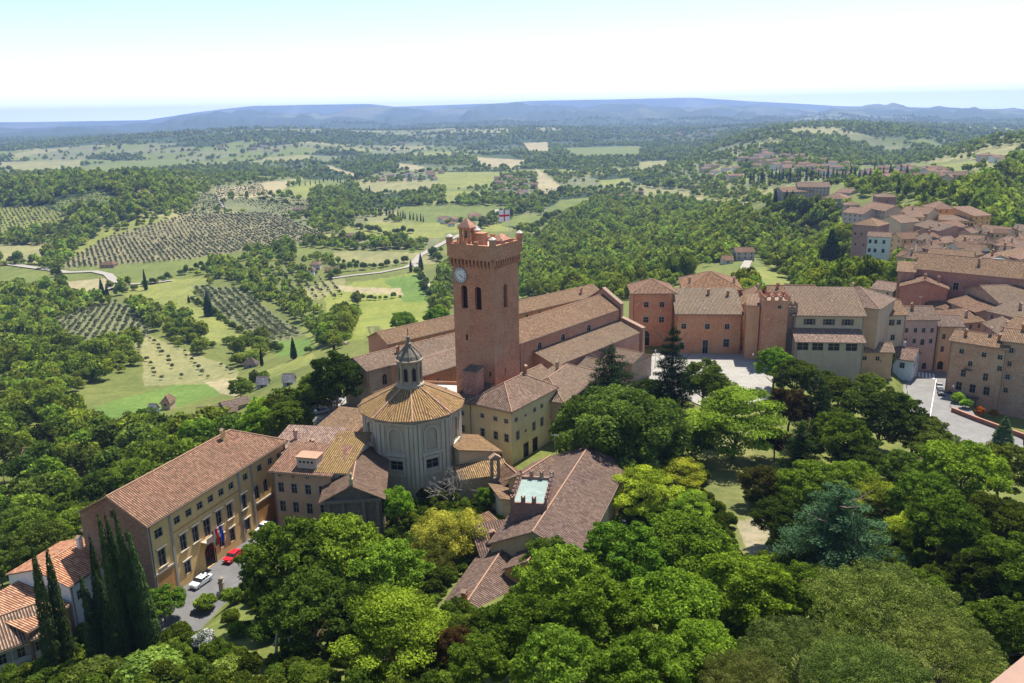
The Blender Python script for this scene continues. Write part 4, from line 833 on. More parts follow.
# piazza buildings
rw=[('front',[.33,.72],13.0,1.5,1.7,''),('front',[.33,.72],7.8,1.7,1.9,'F'),('front',[.3],0,3.4,5.2,'FaD')]
house('house','square red block with pyramid roof on the piazza','house',(39.6,262.0),(52.6,261.4),13,18,0,roof='hip',rise=3,wall=(.56,.25,.13),kind='brick',tile=(.42,.22,.12),lich=.35,over=.9,wins=rw)
rw=[('front',[.12,.48,.78],8.0,1.5,1.7,'F'),('front',[.10],1.2,1.4,2.4,'F'),('front',[.46],0,1.7,4.4,'FD'),('front',[.78],2.2,1.8,2.6,'F'),('right',4,8,1.3,1.8,'F'),('right',3,2,1.3,2,'F')]
house('house','long red two storey building with tan roof facing the pale piazza','house',(51.9,252.4),(72,250.2),16,13,0,roof='shed',rise=4.6,wall=(.56,.24,.12),kind='brick',tile=(.38,.28,.18),lich=.8,over=.5,wins=rw,chims=[(.55,.75,0),(.85,.7,0)])
house('house','tall house with rusty brown hipped roof behind the red building','house',(57.7,270.5),(76.5,268),19,17,-3,roof='hip',rise=4.2,wall=(.52,.32,.2),tile=(.44,.21,.09),lich=.3,wins=[('front',[.12,.25,.9],12.8,1.3,1.6,''),('left',3,12.8,1.3,1.7,''),('right',3,12.8,1.3,1.7,'')],chims=[(.12,.25,1),(.9,.3,1)])
house('wall','narrow brick wall leaning out from the corner of the red building','wall',(72.6,250),(74.2,246),.8,5,0,roof='shed',rise=.2,wall=BRICK2,kind='brick',tile=TILE_PINK,over=.15)
house('house','low tan roofed porch beside the piazza passage','porch',(74.5,262),(80,261.5),5,3,0,roof='shed',rise=.8,wall=CREAM,tile=TILE_TAN)
# small castellated villa in front
vw=[('front',[.15,.38,.62,.86],4.4,1.1,1.9,'F'),('front',[.2,.45,.7],.2,1.3,2.3,'F')]
house('villa','long villa with red brown pantiled roof among the park trees','villa',(9.6,114.6),(21.6,148.6),14.5,8.3,-1,roof='gable',rise=3.2,wall=(.58,.44,.24),tile=(.27,.165,.125),lich=.25,over=.45,wins=vw)
house('villa_wing','angled front wing of the villa with ridge tiles and brown roof','villa',(5.4,109.6),(8.9,117.0),8,7.4,0,roof='gable',rise=2.2,wall=(.60,.36,.14),tile=(.29,.18,.13),lich=.2,over=.3)
house('villa_wing','lowest long roof of the villa ending at the brick chimney','villa',(-3.6,101.6),(1.8,117.5),8.6,5.2,0,roof='gable',rise=2.0,wall=(.32,.22,.15),kind='brick',tile=(.26,.16,.12),lich=.25,over=.3,chims=[(.1,.55,0)])
house('villa_wing','small dark roof wing below the castellated terrace','villa',(-5.6,119.5),(1.4,121.5),6.5,5.9,0,roof='shed',rise=2.0,wall=(.34,.22,.15),kind='brick',tile=(.25,.15,.11),lich=.3,over=.3,chims=[(.35,.4,0)])
house('house','short tiled link roof with white parapet left of the terrace','house',(-8,128.5),(-2.4,133.5),3.6,4.2,0,roof='shed',rise=1,wall=(.62,.58,.5),tile=TILE_BROWN,over=.1)
house('house','brown gable end behind the castellated terrace','house',(4.6,141),(9.8,148.5),7,7.5,0,roof='gable',rise=2,wall=(.5,.38,.2),tile=(.33,.2,.14))
def crenel(name,label,cat,A,B,D,z0,z1,wall,kind,mw=.62,gap=.75,mh=.9,floor=(.5,.5,.48),th=.4,par=.6,swallow=True,wins=(),over=0,group=None,corb=False):
    W=math.hypot(B[0]-A[0],B[1]-A[1]); rz=math.atan2(B[1]-A[1],B[0]-A[0]); root=empty(name,(A[0],A[1],0),rz); tag(root,label,cat,group)
    side=[(lambda p:(p[0],p[1],p[2]),W,0),(lambda p:(W-p[1],p[0],p[2]),D,math.pi/2),(lambda p:(W-p[0],D-p[1],p[2]),W,math.pi),(lambda p:(p[1],D-p[0],p[2]),D,-math.pi/2)]
    wm=wallm(wall,kind); wb=MB(); mb=MB(); hs=[[] for _ in side]
    for s,x,z,ww,hh,st in wins: hs[s].append((x*side[s][1],z,ww,hh,st))
    for i,(T,L,a) in enumerate(side):
        wall_holes(wb,L,z0-3,z1,hs[i],T); mb.box(-over,L+over-th,-over,-over+th,z1,z1+par,0,T)
        if corb:
            k=0
            while k*.9<L: mb.box(k*.9,k*.9+.35,-over,-.003,z1-.7,z1-.003,0,T); k+=1
        n=max(2,round((L+2*over-mw)/(mw+gap))); st_=(L+2*over-mw)/n
        for j in range(n):
            x=-over+j*st_; mr=MB(); mr.box(x,x+mw,-over,-over+th,z1+par,z1+par+mh,0,T)
            if swallow:
                for q in (0,mw-.2): mr.box(x+q,x+q+.2,-over,-over+th,z1+par+mh,z1+par+mh+.3,0,T)
            mr.build('merlon',[wm],root)
    wb.build('wall',[wm],root); mb.build('parapet',[wm],root)
    fl=MB(); fl.box(.01,W-.01,.01,D-.01,z1-.3,z1+.1); fl.build('terrace_floor',[pavem(floor,'terrace_floor',.8)],root)
    for i,(T,L,a) in enumerate(side):
        for h in hs[i]: win_obj(root,h[2],h[3],h[0],h[1],T,h[4],a)
    return root
crenel('castellated_terrace','small brick tower with swallowtail battlements round a pale green terrace','tower',(-.8,124.6),(5.2,123.6),10.6,0,12.2,(.30,.17,.12),'brick',floor=(.27,.34,.30),mw=.7,gap=.9,mh=.9)
crenel('castellated_tower','square red brick tower with battlements right of the piazza','tower',(75.2,239.4),(82.2,238.6),7,-1,19.2,(.52,.23,.13),'brick',mw=1.1,gap=.9,mh=1.1,floor=(.3,.2,.15),over=.35,swallow=True,wins=[(0,.65,17.2,1.1,1.0,'')])
crenel('castellated_wall','short crenellated wall joining brick tower and three window house','wall',(82.7,241.2),(85.9,240.8),3,-1,16.6,(.30,.2,.15),'brick',mw=.6,gap=.7,mh=.8,floor=(.3,.2,.15))
house('house','tall narrow orange block behind the left edge of the brick tower','house',(71.8,244.6),(75.4,243.8),9,17,-1,roof='shed',rise=1.5,wall=(.58,.33,.18),tile=(.44,.26,.15),wins=[('left',2,10,1.2,1.6,'')],over=.3)
house('house','cream house with three shuttered windows above a dark loggia','house',(84.9,240.2),(104.6,237.4),15,15,-4,roof='shed',rise=5.0,wall=(.52,.40,.27),tile=(.37,.24,.15),lich=.6,over=.7,wins=[('front',[.22,.50,.77],11.9,1.7,1.8,'S')])
lg=house('loggia','long pink tiled loggia roof over dark openings and a blank garden wall','loggia',(83.6,233.4),(102.4,230.8),6.4,8.6,-6,roof='shed',rise=2.0,wall=(.40,.33,.25),tile=(.46,.30,.22),lich=.25,over=.5,wins=[('front',[.10,.32,.56,.82],5.9,3.2,2.2,'')])
house('house','broad hipped roof house climbing behind the three windowed house','house',(98,254.5),(111.5,243.5),17,15.5,-4,roof='hip',rise=4.2,wall=(.5,.36,.24),tile=(.38,.25,.18),lich=.4,chims=[(.4,.4,1)])
house('house','tan roofed block behind the brick tower battlements','house',(82.5,256),(97,254.6),12,16,-2,roof='gable',rise=3.4,wall=(.5,.34,.2),tile=(.43,.25,.13),lich=.5,chims=[(.2,.4,0)])
house('house','orange brown hipped roof left behind the brick tower','house',(74.5,258),(84,257),15,14.5,-2,roof='hip',rise=3.4,wall=(.55,.4,.25),tile=(.45,.24,.12),lich=.4,chims=[(.6,.5,1)])
w3=[('front',[.12,.32,.52,.88],7.6,1.3,1.6,'F'),('front',[.70],7.4,1.9,1.9,'S'),('front',[.2,.45,.8],2.5,1.3,1.8,'F'),('front',[.3,.8],-1.8,1.3,2,'')]
house('house','cream terraced house with a row of small square windows','house',(107.2,254.0),(125.0,253.6),13,11,-9,roof='gable',rise=3,wall=(.58,.44,.31),tile=TILE_TAN,lich=.5,wins=w3,chims=[(.3,.35,0),(.8,.6,1)],group=None)
w3=[('front',[.12,.38,.62,.86],3.8,1.0,1.5,'F'),('front',[.12,.38,.86],.2,1.0,1.5,'F'),('front',[.62],-.4,1.2,2,'Fa'),('front',[.25],-9,1.8,3,'daD'),('front',[.75],-8.6,1.3,2.2,'aD')]
house('house','pinkish terraced house with four windows and a dark arched door','house',(126.4,257.9),(137.2,257.2),12,8.3,-9,roof='gable',rise=2.8,wall=(.55,.38,.30),tile=(.32,.21,.15),lich=.5,wins=w3,chims=[(.4,.4,0)])
w3=[('front',[.25,.72],1.8,1.0,1.6,'F'),('front',[.25,.72],-2.5,1.0,1.8,'F'),('front',[.25,.72],-8.6,1.6,2.8,'adD')]
house('house','ochre corner house with two arched doors above the crossing','house',(137.6,256.9),(144.6,255.6),11,6.2,-9,roof='gable',rise=2.2,wall=(.60,.40,.22),tile=(.33,.22,.16),lich=.4,wins=w3)
house('house','low white house with a pink roof beside the street bend','house',G(893,357,-2),G(913,360,-2),9,-2,-9,roof='gable',rise=2.4,wall=(.55,.63,.66),tile=(.45,.28,.21),lich=.3,wins=[('front',[.5],-5.2,1.4,1.8,''),('right',2,-5,1.1,1.5,'')],chims=[(.3,.6,1)])
house('house','low ochre house with a pink roof between loggia garden and white house','house',(106,244),(116.5,242),8,2.2,-8,roof='gable',rise=1.6,wall=(.5,.33,.2),tile=(.44,.29,.2),lich=.3,wins=[('front',[.25,.6],-.8,1.2,1.3,'')])
# tall brick blocks on the right
bw=[('front',[.22,.62,.9],3.4,1.3,1.4,'F'),('front',[.4,.92],.0,1.2,1.5,'F'),('front',[.3,.7],-3.6,1.3,2.2,''),('left',2,2,1,1.4,''),('front',[.25,.5,.75],-8,1.6,2.6,'')]
bb=house('house','tall weathered brick block with a balcony above the street bend','house',(131,237),(142,227),11,7,-15,roof='gable',rise=2.0,wall=(.50,.28,.18),kind='brick',tile=TILE_TAN,lich=.4,wins=bw,chims=[(.2,.3,0),(.6,.5,1),(.8,.3,0)])
m=MB(); m.box(1.0,9.5,-1.8,-.01,-9.3,-9.0); 
for i in range(17): m.tube((1.1+i*.52,-1.75,-9),(1.1+i*.52,-1.75,-8),.03,0,4)
m.box(1.0,9.5,-1.8,-1.72,-8,-7.93)
for x in (1.3,9.0): m.box(x,x+.25,-1.7,-1.45,-15,-9.3)
m.build('balcony',[SHUT],bb)
m=MB(); m.box(4.6,6.6,-1.0,-.01,-1.2,-1.0); 
for i in range(6): m.tube((4.7+i*.36,-.95,-1),(4.7+i*.36,-.95,-.1),.03,0,4)
m.box(4.6,6.6,-1.0,-.94,-.1,-.04); m.build('small_balcony',[SHUT],bb)
bw=[('front',4,5.5,1.1,1.5,'B'),('front',4,1.5,1.1,1.5,''),('front',4,-2.5,1.1,1.5,'B'),('front',4,-6.5,1.1,1.5,'')]
house('house','tall stepped brick house with green shutters at the right edge','house',(141.5,229),(158,216.5),12,9,-16,roof='gable',rise=2.2,wall=(.45,.27,.19),kind='brick',tile=TILE_TAN,lich=.4,wins=bw,chims=[(.2,.5,0),(.5,.3,1)])
# ------------------------------------------------------------------ town on the right
def th(lab,a,b,D,eave,base,roof,rise,wall,tile,wins=None,name='house',**k):
    kw=dict(lich=.35,string=False); kw.update(k)
    W_=np.hypot(*(np.array(G(*a,eave))-np.array(G(*b,eave)))); nf=max(1,int(W_/3.2)); rows=max(1,int((eave-base)/3.2)); ww=[]
    if wins is None:
        for r_ in range(min(rows,3)):
            z_=eave-2.3-3.1*r_; ww.append(('front',nf,z_,1.0,1.4,'')) ; ww.append(('left',max(1,int(D/4)),z_,1.0,1.4,''))
    else: ww=wins
    return pxhouse(name,lab,name if name!='house' else 'house',a,b,D,eave,base,roof=roof,rise=rise,wall=wall,tile=tile,wins=ww,**kw)
TL=(.40,.245,.155); TL2=(.47,.265,.155)
th('long brick church nave with three square windows and a tan roof at the right edge',(915,268),(1040,280),16,16,2,'gable',4.5,(.42,.2,.14),TILE_TAN,[('front',[.12,.36,.58,.8],9.5,1.8,2.6,'F')],name='church',kind='brick',chims=[(.5,.3,1)])
th('short tan roofed annex at the left end of the long brick church',(898,271),(915,272),9,15,2,'shed',2,(.42,.21,.15),TILE_TAN,[],kind='brick')
th('plain red brick block with stepped roof in front of the long church',(901,286),(948,289),12,11,-3,'gablef',2.6,(.42,.17,.11),TILE_BROWN,[('front',[.5],3,1.2,1.6,''),('left',2,4,1.2,1.6,'')],kind='brick',chims=[(.5,.2,0),(.8,.5,1)])
th('brown brick gable house with arched window right of the plain red block',(961,288),(1000,303),16,10,-4,'gablef',3.4,(.45,.27,.17),TILE_GREY,None,kind='brick',chims=[(.3,.3,0)])
th('grey roofed long house under the church at the right edge',(1000,296),(1040,303),16,8,-4,'shed',3,(.45,.33,.24),TILE_GREY,None)
th('low brick cube house with a lean-to roof above the street corner',(947,301),(976,312),10,7,-5,'shed',2.2,(.42,.24,.17),TILE_BROWN,None,kind='brick')
th('small flat tan house between corner house and brick cube',(925,305),(946,309),8,5,-6,'gable',1.6,(.52,.38,.27),TILE_BROWN,None)
th('tan roof wedge behind the weathered brick block',(950,324),(984,321),9,5,-6,'shed',2,(.5,.36,.26),TILE_BROWN,None,chims=[(.7,.4,1)])
th('tan and brown roofed house right of the wedge roof',(984,323),(1008,340),10,7,-8,'gable',2,(.46,.3,.21),TILE_GREY,None,chims=[(.5,.3,0)])
th('brown roofed house close to the right edge under the church',(988,311),(1036,322),12,9,-6,'shed',2.4,(.4,.25,.18),TILE_GREY,None,chims=[(.4,.5,1)])
th('pinkish brown house at the right edge with a wide roof',(1003,326),(1040,336),11,9,-8,'gable',2.4,(.5,.33,.24),TILE_TAN,None)
th('garden house with pale tan gable left of the church annex',(872,288),(893,291),10,6,-4,'gable',2.2,(.6,.48,.38),(.5,.33,.24),None)
th('low pale walled terrace house below the garden house',(868,297),(892,300),6,2.5,-6,'flat',0,(.6,.5,.38),TL,None)
th('small white roofed shed between hip roof house and gardens',(852,296),(864,300),6,5,-4,'gable',1.5,(.6,.6,.58),(.45,.45,.45),[])
# upper cluster
th('massive dark brick house with long tan roof at the town edge',(853,224),(878,226),16,10,-22,'hipr',3,(.34,.19,.15),TILE_TAN,[('front',4,4,1.2,1.6,''),('front',3,-2,1.2,1.6,'')],kind='brick')
th('cream gable house with two dark windows beside the massive brick house',(878,220),(901,223),15,9,-14,'gablef',3.2,(.58,.50,.33),TL,[('front',[.25],6.6,1.7,2,''),('front',[.25],1.8,1.7,2,''),('front',[.45,.6],-1.6,1.3,1.8,'')])
th('pale green white tenement with dark windows on the slope',(868,236),(890,237),9,8,-20,'gable',1.6,(.62,.64,.56),TL,[('front',[.12,.38,.75],4.2,1.4,2,''),('front',[.12,.38,.75],-.5,1.4,2,''),('front',[.14,.4],-5.5,1.4,2,'')])
th('brick block tower like house with a low pyramid roof above the town',(878,197),(897,197),16,7,-12,'hip',2,(.34,.16,.13),TL,[('front',[.5],3,1.3,1.4,'')],kind='brick')
th('pink roofed house left of the brick block tower',(862,207),(885,211),16,4,-8,'gable',3.4,(.55,.40,.31),TL2,None)
th('long pink roof at the upper left end of the town',(843,212),(863,214),18,2,-14,'gable',3,(.55,.42,.34),TL2,None)
th('small pink roofed house on the upper town edge',(846,205),(860,205),12,0,-10,'hip',2,(.5,.36,.28),TL,None)
th('orange cream house with pink roof in the middle of the upper town',(901,212),(928,214),16,9,-8,'gable',3,(.60,.40,.24),TL2,None,chims=[(.3,.3,1)])
th('lower orange house with a pink lean-to roof',(908,217),(924,217),8,8,-8,'shed',2.5,(.60,.38,.22),TL2,None)
th('big grey brown roof over a brick hall in the upper town',(914,225),(939,231),17,8,-6,'gable',2.6,(.42,.22,.15),TILE_GREY,None,kind='brick')
th('large house with a broad orange pink hipped roof on top of the town',(932,209),(956,209),20,9,-6,'hip',3.6,(.60,.33,.14),TL2,None)
th('long orange building with a row of arches under the hipped roof',(940,220),(974,221),10,5,-6,'shed',2,(.62,.32,.13),TL,[('front',10,1.5,1.4,2.2,'a')])
th('orange block with pink shed roof at the right end of the orange range',(974,216),(991,215),18,8,-6,'shed',3.6,(.62,.32,.13),TL2,None)
th('white house with a curved looking grey pink roof',(936,230),(966,226),13,5,-6,'gable',2.6,(.60,.58,.58),TILE_PINK,None)
th('terracotta gable house with brown roof left of centre in the town',(902,239),(922,238),11,5,-8,'gable',2.4,(.60,.40,.22),TILE_BROWN,None)
th('small yellow and blue shed at the foot of the tenement',(884,250),(896,252),7,-3,-14,'flat',0,(.55,.45,.2),TL,None)
th('dark glazed and white house among crowded roofs',(926,244),(942,243),10,4,-7,'gable',1.8,(.62,.62,.6),TILE_BROWN,None)
th('cream house with low gable among crowded roofs',(942,243),(958,241),10,4,-7,'gable',2,(.62,.54,.42),TL,None)
th('grey walled house with rounded end among crowded roofs',(960,240),(983,241),10,5,-7,'gable',2,(.42,.38,.36),TILE_TAN,None)
th('wide tan roof right of the grey walled house',(976,231),(1003,234),16,5,-6,'gable',2.8,(.5,.35,.26),TILE_TAN,None)
th('dark eaved brown house near the right edge of the town',(996,241),(1014,245),12,6,-6,'gable',2.4,(.45,.33,.26),TILE_BROWN,None)
th('cream house with a row of windows at the right edge of the town',(1012,246),(1040,252),12,7,-6,'gable',2.6,(.58,.48,.37),TL,None)
th('pink brown roof below the white house in the town',(940,236),(962,233),8,4,-6,'shed',2,(.5,.36,.3),TL,None)
th('small brick gable poking between roofs near the grey cone',(969,256),(990,252),7,6,-5,'gable',2.4,(.45,.25,.18),TL,None,kind='brick')
th('broad tan roof slope curving down beside the church ridge',(992,254),(1014,262),12,6,-4,'shed',3,(.5,.38,.28),TILE_TAN,None)
th('long pink tan roof directly behind the church ridge',(928,256),(972,259),12,9,-4,'gable',2.6,(.5,.34,.26),TILE_TAN,None)
th('small cream house with a brown roof just left of the church ridge',(905,250),(924,251),9,2,-8,'gable',1.8,(.52,.42,.34),TILE_BROWN,None)
th('brown roofed house above the church annex',(905,259),(926,261),10,4,-8,'gable',2,(.48,.34,.26),TILE_BROWN,None)
r=G(996,262,9); mb=MB(); mb.lathe([(8,7.5),(7.6,8.6),(4,10),(0,10.6)],20); o=mb.build('dome',[plain('lead_grey',(.30,.32,.36),.6)],None,(r[0],r[1],0)); tag(o,'low grey lead dome roof beside the brick church','dome')
# convent and villas on the ridge behind
th('big convent with pale walls and a long brown roof on the ridge',(783,192),(815,191),22,-8,-30,'gable',4,(.40,.33,.25),TILE_TAN,None,name='convent')
th('pale villa with a pink hipped roof at the end of the convent',(822,198),(845,199),22,-8,-26,'hip',4.5,(.46,.43,.38),TL2,None,name='villa')
th('middle block of the convent with a pink roof',(798,187),(830,187),20,-4,-26,'gable',4,(.42,.35,.27),TL,None,name='convent_wing')
th('small hipped house at the end of the town ridge',(836,192),(850,193),18,-8,-24,'gable',3,(.55,.42,.34),TL2,None)
def vhouse(px,py,w,lab,wall=(.6,.52,.44),tile=TL2,D=12,hgt=6.5,name='house',rz=0):
    p=GT(px,py); 
    if not p: return
    x,y,z=p; W_=w*math.hypot(x,y)/F; a=rz
    A=(x-W_/2*math.cos(a),y-W_/2*math.sin(a));B=(x+W_/2*math.cos(a),y+W_/2*math.sin(a)); n=max(1,int(W_/4.5))
    far_=math.hypot(x,y)>1500
    house(name,lab,'house',A,B,D if not far_ else max(D,W_*.6),z+hgt,z,roof='hip' if (px*7+py)%3<1 else 'gable',rise=2.6,wall=wall,tile=tile,lich=.2,string=False,wins=[] if far_ and w<8 else [('front',n,z+hgt-2.2,1.2,1.5,''),('front',n,z+hgt-5.2,1.2,1.5,'')])
V=[(745,261,18,'grey stone farmhouse with an arched porch beside the lane',(.42,.38,.33),TILE_BROWN,12,7),(728,264,10,'low pale outbuilding left of the grey stone farmhouse',(.6,.55,.45),TILE_TAN,8,3),
 (757,289,9,'white walled shed with grey roof by the lane',(.6,.6,.6),(.4,.4,.42),6,3),(748,297,8,'low grey roofed garage beside the lane',(.55,.55,.55),(.42,.42,.44),5,2.6),
 (315,270,10,'farmhouse with brown roof right of the orchard hill',(.6,.5,.4),TL,10,6),(312,276,4,'white gable annex of the farmhouse below the orchard',(.7,.7,.68),TL,8,6),(332,273,14,'low tile roofed barn right of the farmhouse',(.5,.33,.25),TL,8,3),(349,240,16,'pinkish purple house in the valley beyond the fields',(.55,.3,.4),TL,10,6),
 (107,268,13,'brown brick farm building beside the gravel road',(.45,.28,.18),TILE_BROWN,9,4),(300,212,14,'low pinkish farmhouse above the orchard',(.55,.4,.3),TL,9,4.5),(143,197,9,'pink farmhouse hidden in the dark ridge wood',(.6,.42,.34),TL,11,8),
 (166,410,8,'small tile roofed house left of the ruined farmhouse',(.5,.36,.26),TL,7,4),(152,417,6,'pale blue roofed shack in the left wood',(.35,.4,.45),(.35,.42,.46),5,3),(28,468,8,'pink roofed hut inside the left wood',(.5,.36,.3),(.55,.3,.22),5,4),(5,520,6,'small hut roof in the wood left of the white gable',(.5,.42,.36),TL,5,3.5),
 (250,368,12,'dark long shed beside the vineyard copse',(.25,.25,.24),(.14,.14,.14),5,2.6),(288,386,10,'long white plastic greenhouse by the lane',(.35,.36,.38),(.4,.42,.45),5,2.2),(262,388,10,'second white roofed shed left of the greenhouse',(.35,.36,.38),(.38,.4,.43),5,2.2),
 (736,180,14,'villa with pink roof on the slope left of the convent',(.6,.5,.42),TL2,14,8),(640,196,8,'white house with orange roof on the far slope',(.7,.65,.6),TL2,12,7),(622,199,7,'orange roofed house left of the white one on the far slope',(.6,.45,.35),TL2,12,6),(590,196,6,'small orange house at the top of the hillside wood',(.6,.42,.3),TL,10,6)]
for v in V: vhouse(*v[:4],wall=v[4],tile=v[5],D=v[6],hgt=v[7])
ru=GT(226,412); house('farmhouse','ruined looking stone farmhouse with stepped brown roofs in the valley','farmhouse',G(196,414,ru[2]+5),G(236,411,ru[2]+5),9,ru[2]+4.5,ru[2]-1,roof='gable',rise=1.8,wall=(.36,.29,.2),kind='brick',tile=(.26,.18,.13),wins=[('front',6,ru[2]+1,1.3,1.8,'')],chims=[(.3,.3,0)])
house('farmhouse','right hand stone wing of the ruined farmhouse, roof half a storey higher','farmhouse',G(225,408,ru[2]+6),G(250,402,ru[2]+6),7,ru[2]+6,ru[2]-1,roof='gable',rise=1.6,wall=(.40,.32,.22),kind='brick',tile=(.28,.2,.15),wins=[('front',5,ru[2]+2.5,1.2,1.6,'')])
# infill of the crowded roofs
rs=np.random.default_rng(11)
INF=[(x,y) for y in (232,238,244,250,257) for x in range(905,1016,13)]
wc=[((.60,.50,.38),'cream'),((.50,.34,.24),'brown'),((.44,.25,.17),'brick'),((.60,.56,.50),'white'),((.58,.38,.22),'ochre')]; kk=0
for (x,y) in INF:
    if rs.random()<.35: continue
    c,cn=wc[int(rs.integers(0,5))]; x2=x+rs.normal()*2; y2=y+rs.normal()*1.2; w_=8+7*rs.random(); dy=rs.normal()*1.3; e_=5.5+2*rs.random()
    pxhouse('house','%s walled house among the crowded roofs of the upper town'%cn,'house',(x2,y2),(x2+w_,y2+dy),6+4*rs.random(),e_,-8,roof=['gable','shed','gablef','hip'][int(rs.integers(0,4))],rise=1.6+rs.random(),wall=c,kind='brick' if cn=='brick' else 'plaster',tile=[TL,TL2,TILE_TAN,TILE_BROWN,TILE_GREY][int(rs.integers(0,5))],string=False,group='crowded roofs of the upper town',lich=.2+.5*rs.random(),wins=[('front',2,e_-2.4,1.1,1.4,'')],chims=[(.4,.4,kk%3)] if kk%2 else []); kk+=1
# far villages
rs=np.random.default_rng(3)
def village(poly,n,w,desc,grp,hgt=7):
    xs=[p[0] for p in poly];ys=[p[1] for p in poly]; k=0;tries=0
    wc=[((.66,.60,.52),'cream'),((.6,.45,.36),'pinkish'),((.72,.70,.66),'white'),((.58,.42,.27),'ochre')]
    while k<n and tries<n*30:
        tries+=1; px_=xs[0]+(max(xs)-min(xs))*0; px_=min(xs)+(max(xs)-min(xs))*rs.random(); py_=min(ys)+(max(ys)-min(ys))*rs.random()
        if not inpoly(np.array([px_]),np.array([py_]),poly)[0]: continue
        c,cn=wc[int(rs.integers(0,4))]; p=GT(px_,py_)
        if p is None: continue
        x,y,z=p; W_=w*(.6+.8*rs.random())*math.hypot(x,y)/F; a=rs.normal()*.5; A=(x-W_/2*math.cos(a),y-W_/2*math.sin(a));B=(x+W_/2*math.cos(a),y+W_/2*math.sin(a)); Dp=9+6*rs.random()
        hh=house('house','%s house with red tiled roof in %s'%(cn,desc),'house',A,B,min(Dp,W_),z+hgt*(.7+.6*rs.random()),z,roof='gable' if rs.random()<.6 else 'hip',rise=2.4,wall=c,tile=TL2 if rs.random()<.6 else TL,lich=.1,string=False,group=grp,wins=[('front',2,z+hgt*.45,1.4,1.6,'')] if w>7 else [])
        k+=1
village([(745,160),(770,152),(800,158),(840,165),(905,172),(900,180),(840,178),(790,174),(745,170)],46,9,'the village on the ridge','ridge village houses',8)
village([(880,172),(935,170),(970,182),(968,190),(920,188),(880,184)],26,9,'the street beyond the town','houses beyond the town',8)
village([(495,180),(520,176),(540,190),(535,205),(500,200)],16,6,'the hamlet in the valley','valley hamlet houses')
village([(380,178),(440,172),(440,180),(385,184)],12,6,'the scattered valley farms','valley farms')
village([(430,212),(480,214),(480,226),(440,228)],7,9,'the farmyard before the woods','farmyard houses',5)
village([(640,136),(720,132),(720,138),(640,140)],14,6,'the plain far behind the hills','plain houses',12)
village([(200,145),(300,140),(560,136),(420,150),(240,156)],12,5,'the hills on the horizon side','hill farms',8)
village([(700,168),(735,162),(740,172),(710,178)],8,7,'the slope left of the ridge village','slope houses',7)
village([(985,160),(1024,158),(1024,170),(990,168)],5,8,'the far right slope','far right houses',6)
# ------------------------------------------------------------------ trees
def unit(v): return v/np.maximum(np.linalg.norm(v,axis=-1,keepdims=True),1e-9)
def leaves(C,RAD,n,size,rs,core=None,tint=None,vert=False,up=.25,inner=.7,flat=.0,aspect=.6):
    """n leaf sprays spread over lobes with centres C and radii RAD"""
    C=np.array(C);RAD=np.array(RAD); w=(RAD.prod(1))**.667; k=rs.choice(len(C),n*2,p=w/w.sum())
    d=unit(rs.normal(size=(n*2,3))); d[:,2]+=up*rs.random(n*2); d=unit(d); rr=inner+(1.08-inner)*rs.random(n*2)**.6
    p=C[k]+d*RAD[k]*rr[:,None]
    # keep away from deep inside other lobes
    keep=np.ones(len(p),bool)
    for i in range(len(C)):
        q=np.linalg.norm((p-C[i])/RAD[i],axis=1); keep&=(q>.62)|(k==i)
    p=p[keep][:n];d=d[keep][:n];k=k[keep][:n]; m=len(p)
    nrm=unit(d*(1.0)+rs.normal(size=(m,3))*.8+np.array([0,0,flat]))
    t=unit(np.cross(nrm,rs.normal(size=(m,3)))); 
    if vert: t=unit(np.array([0,0,1.0])+rs.normal(size=(m,3))*.25); nrm=unit(d+rs.normal(size=(m,3))*.3)
    b=unit(np.cross(nrm,t)); s=size*(.55+.9*rs.random(m))[:,None]
    bend=nrm*s*.25
    V=np.stack([p-t*s*.5,p+b*s*aspect*.5-bend*.3,p+t*s*.5-bend,p-b*s*aspect*.5-bend*.3],1).reshape(-1,3)
    F_=np.arange(m*4).reshape(-1,4)
    lt=(tint if tint is not None else rs.random(len(C)))[k]; tt=np.clip(lt*.55+.55*rs.random(m)**1.5,0,1)
    return V,F_,np.repeat(tt,4)
def grey(t): return np.stack([t,t,t],-1)
def trunk_mesh(name,H,r,rs,limbs=5,spread=.5,lean=0):
    mb=MB(); p=Vector((0,0,-1.5)); pts=[p]; n=5
    for i in range(1,n+1): pts.append(Vector((rs.normal()*.12*r*4+lean*i/n,rs.normal()*.12*r*4,-1.5+(H+1.5)*i/n)))
    for i in range(n): mb.tube(pts[i],pts[i+1],r*(1.25-.18*i) if i==0 else r*(1.1-.17*i),0,7,r*(1.1-.17*(i+1)))
    for k in range(limbs):
        i=2+int(rs.integers(0,n-2)); a=2*math.pi*(k+rs.random()*.5)/max(1,limbs); L=H*spread*(.6+.5*rs.random()); q=pts[i]+Vector((math.cos(a)*L*.55,math.sin(a)*L*.55,L*.35)); mb.tube(pts[i],q,r*.42,0,5,r*.28)
        e=q+Vector((math.cos(a+.3)*L*.5,math.sin(a+.3)*L*.5,L*.45)); mb.tube(q,e,r*.28,0,4,r*.1)
        e=q+Vector((math.cos(a-.6)*L*.45,math.sin(a-.6)*L*.45,L*.35)); mb.tube(q,e,r*.2,0,4,r*.07)
    return mb.mesh(name,[BARK])
LEAF=leafm('leaves',(.032,.056,.012),(.27,.33,.065),.36)
NEEDLE=leafm('needles',(.018,.034,.014),(.07,.11,.04),.2)
PINEM=leafm('pine_needles',(.016,.028,.008),(.17,.175,.045),.2)
OLIVEM=leafm('olive_leaves',(.09,.11,.06),(.24,.27,.16),.25)
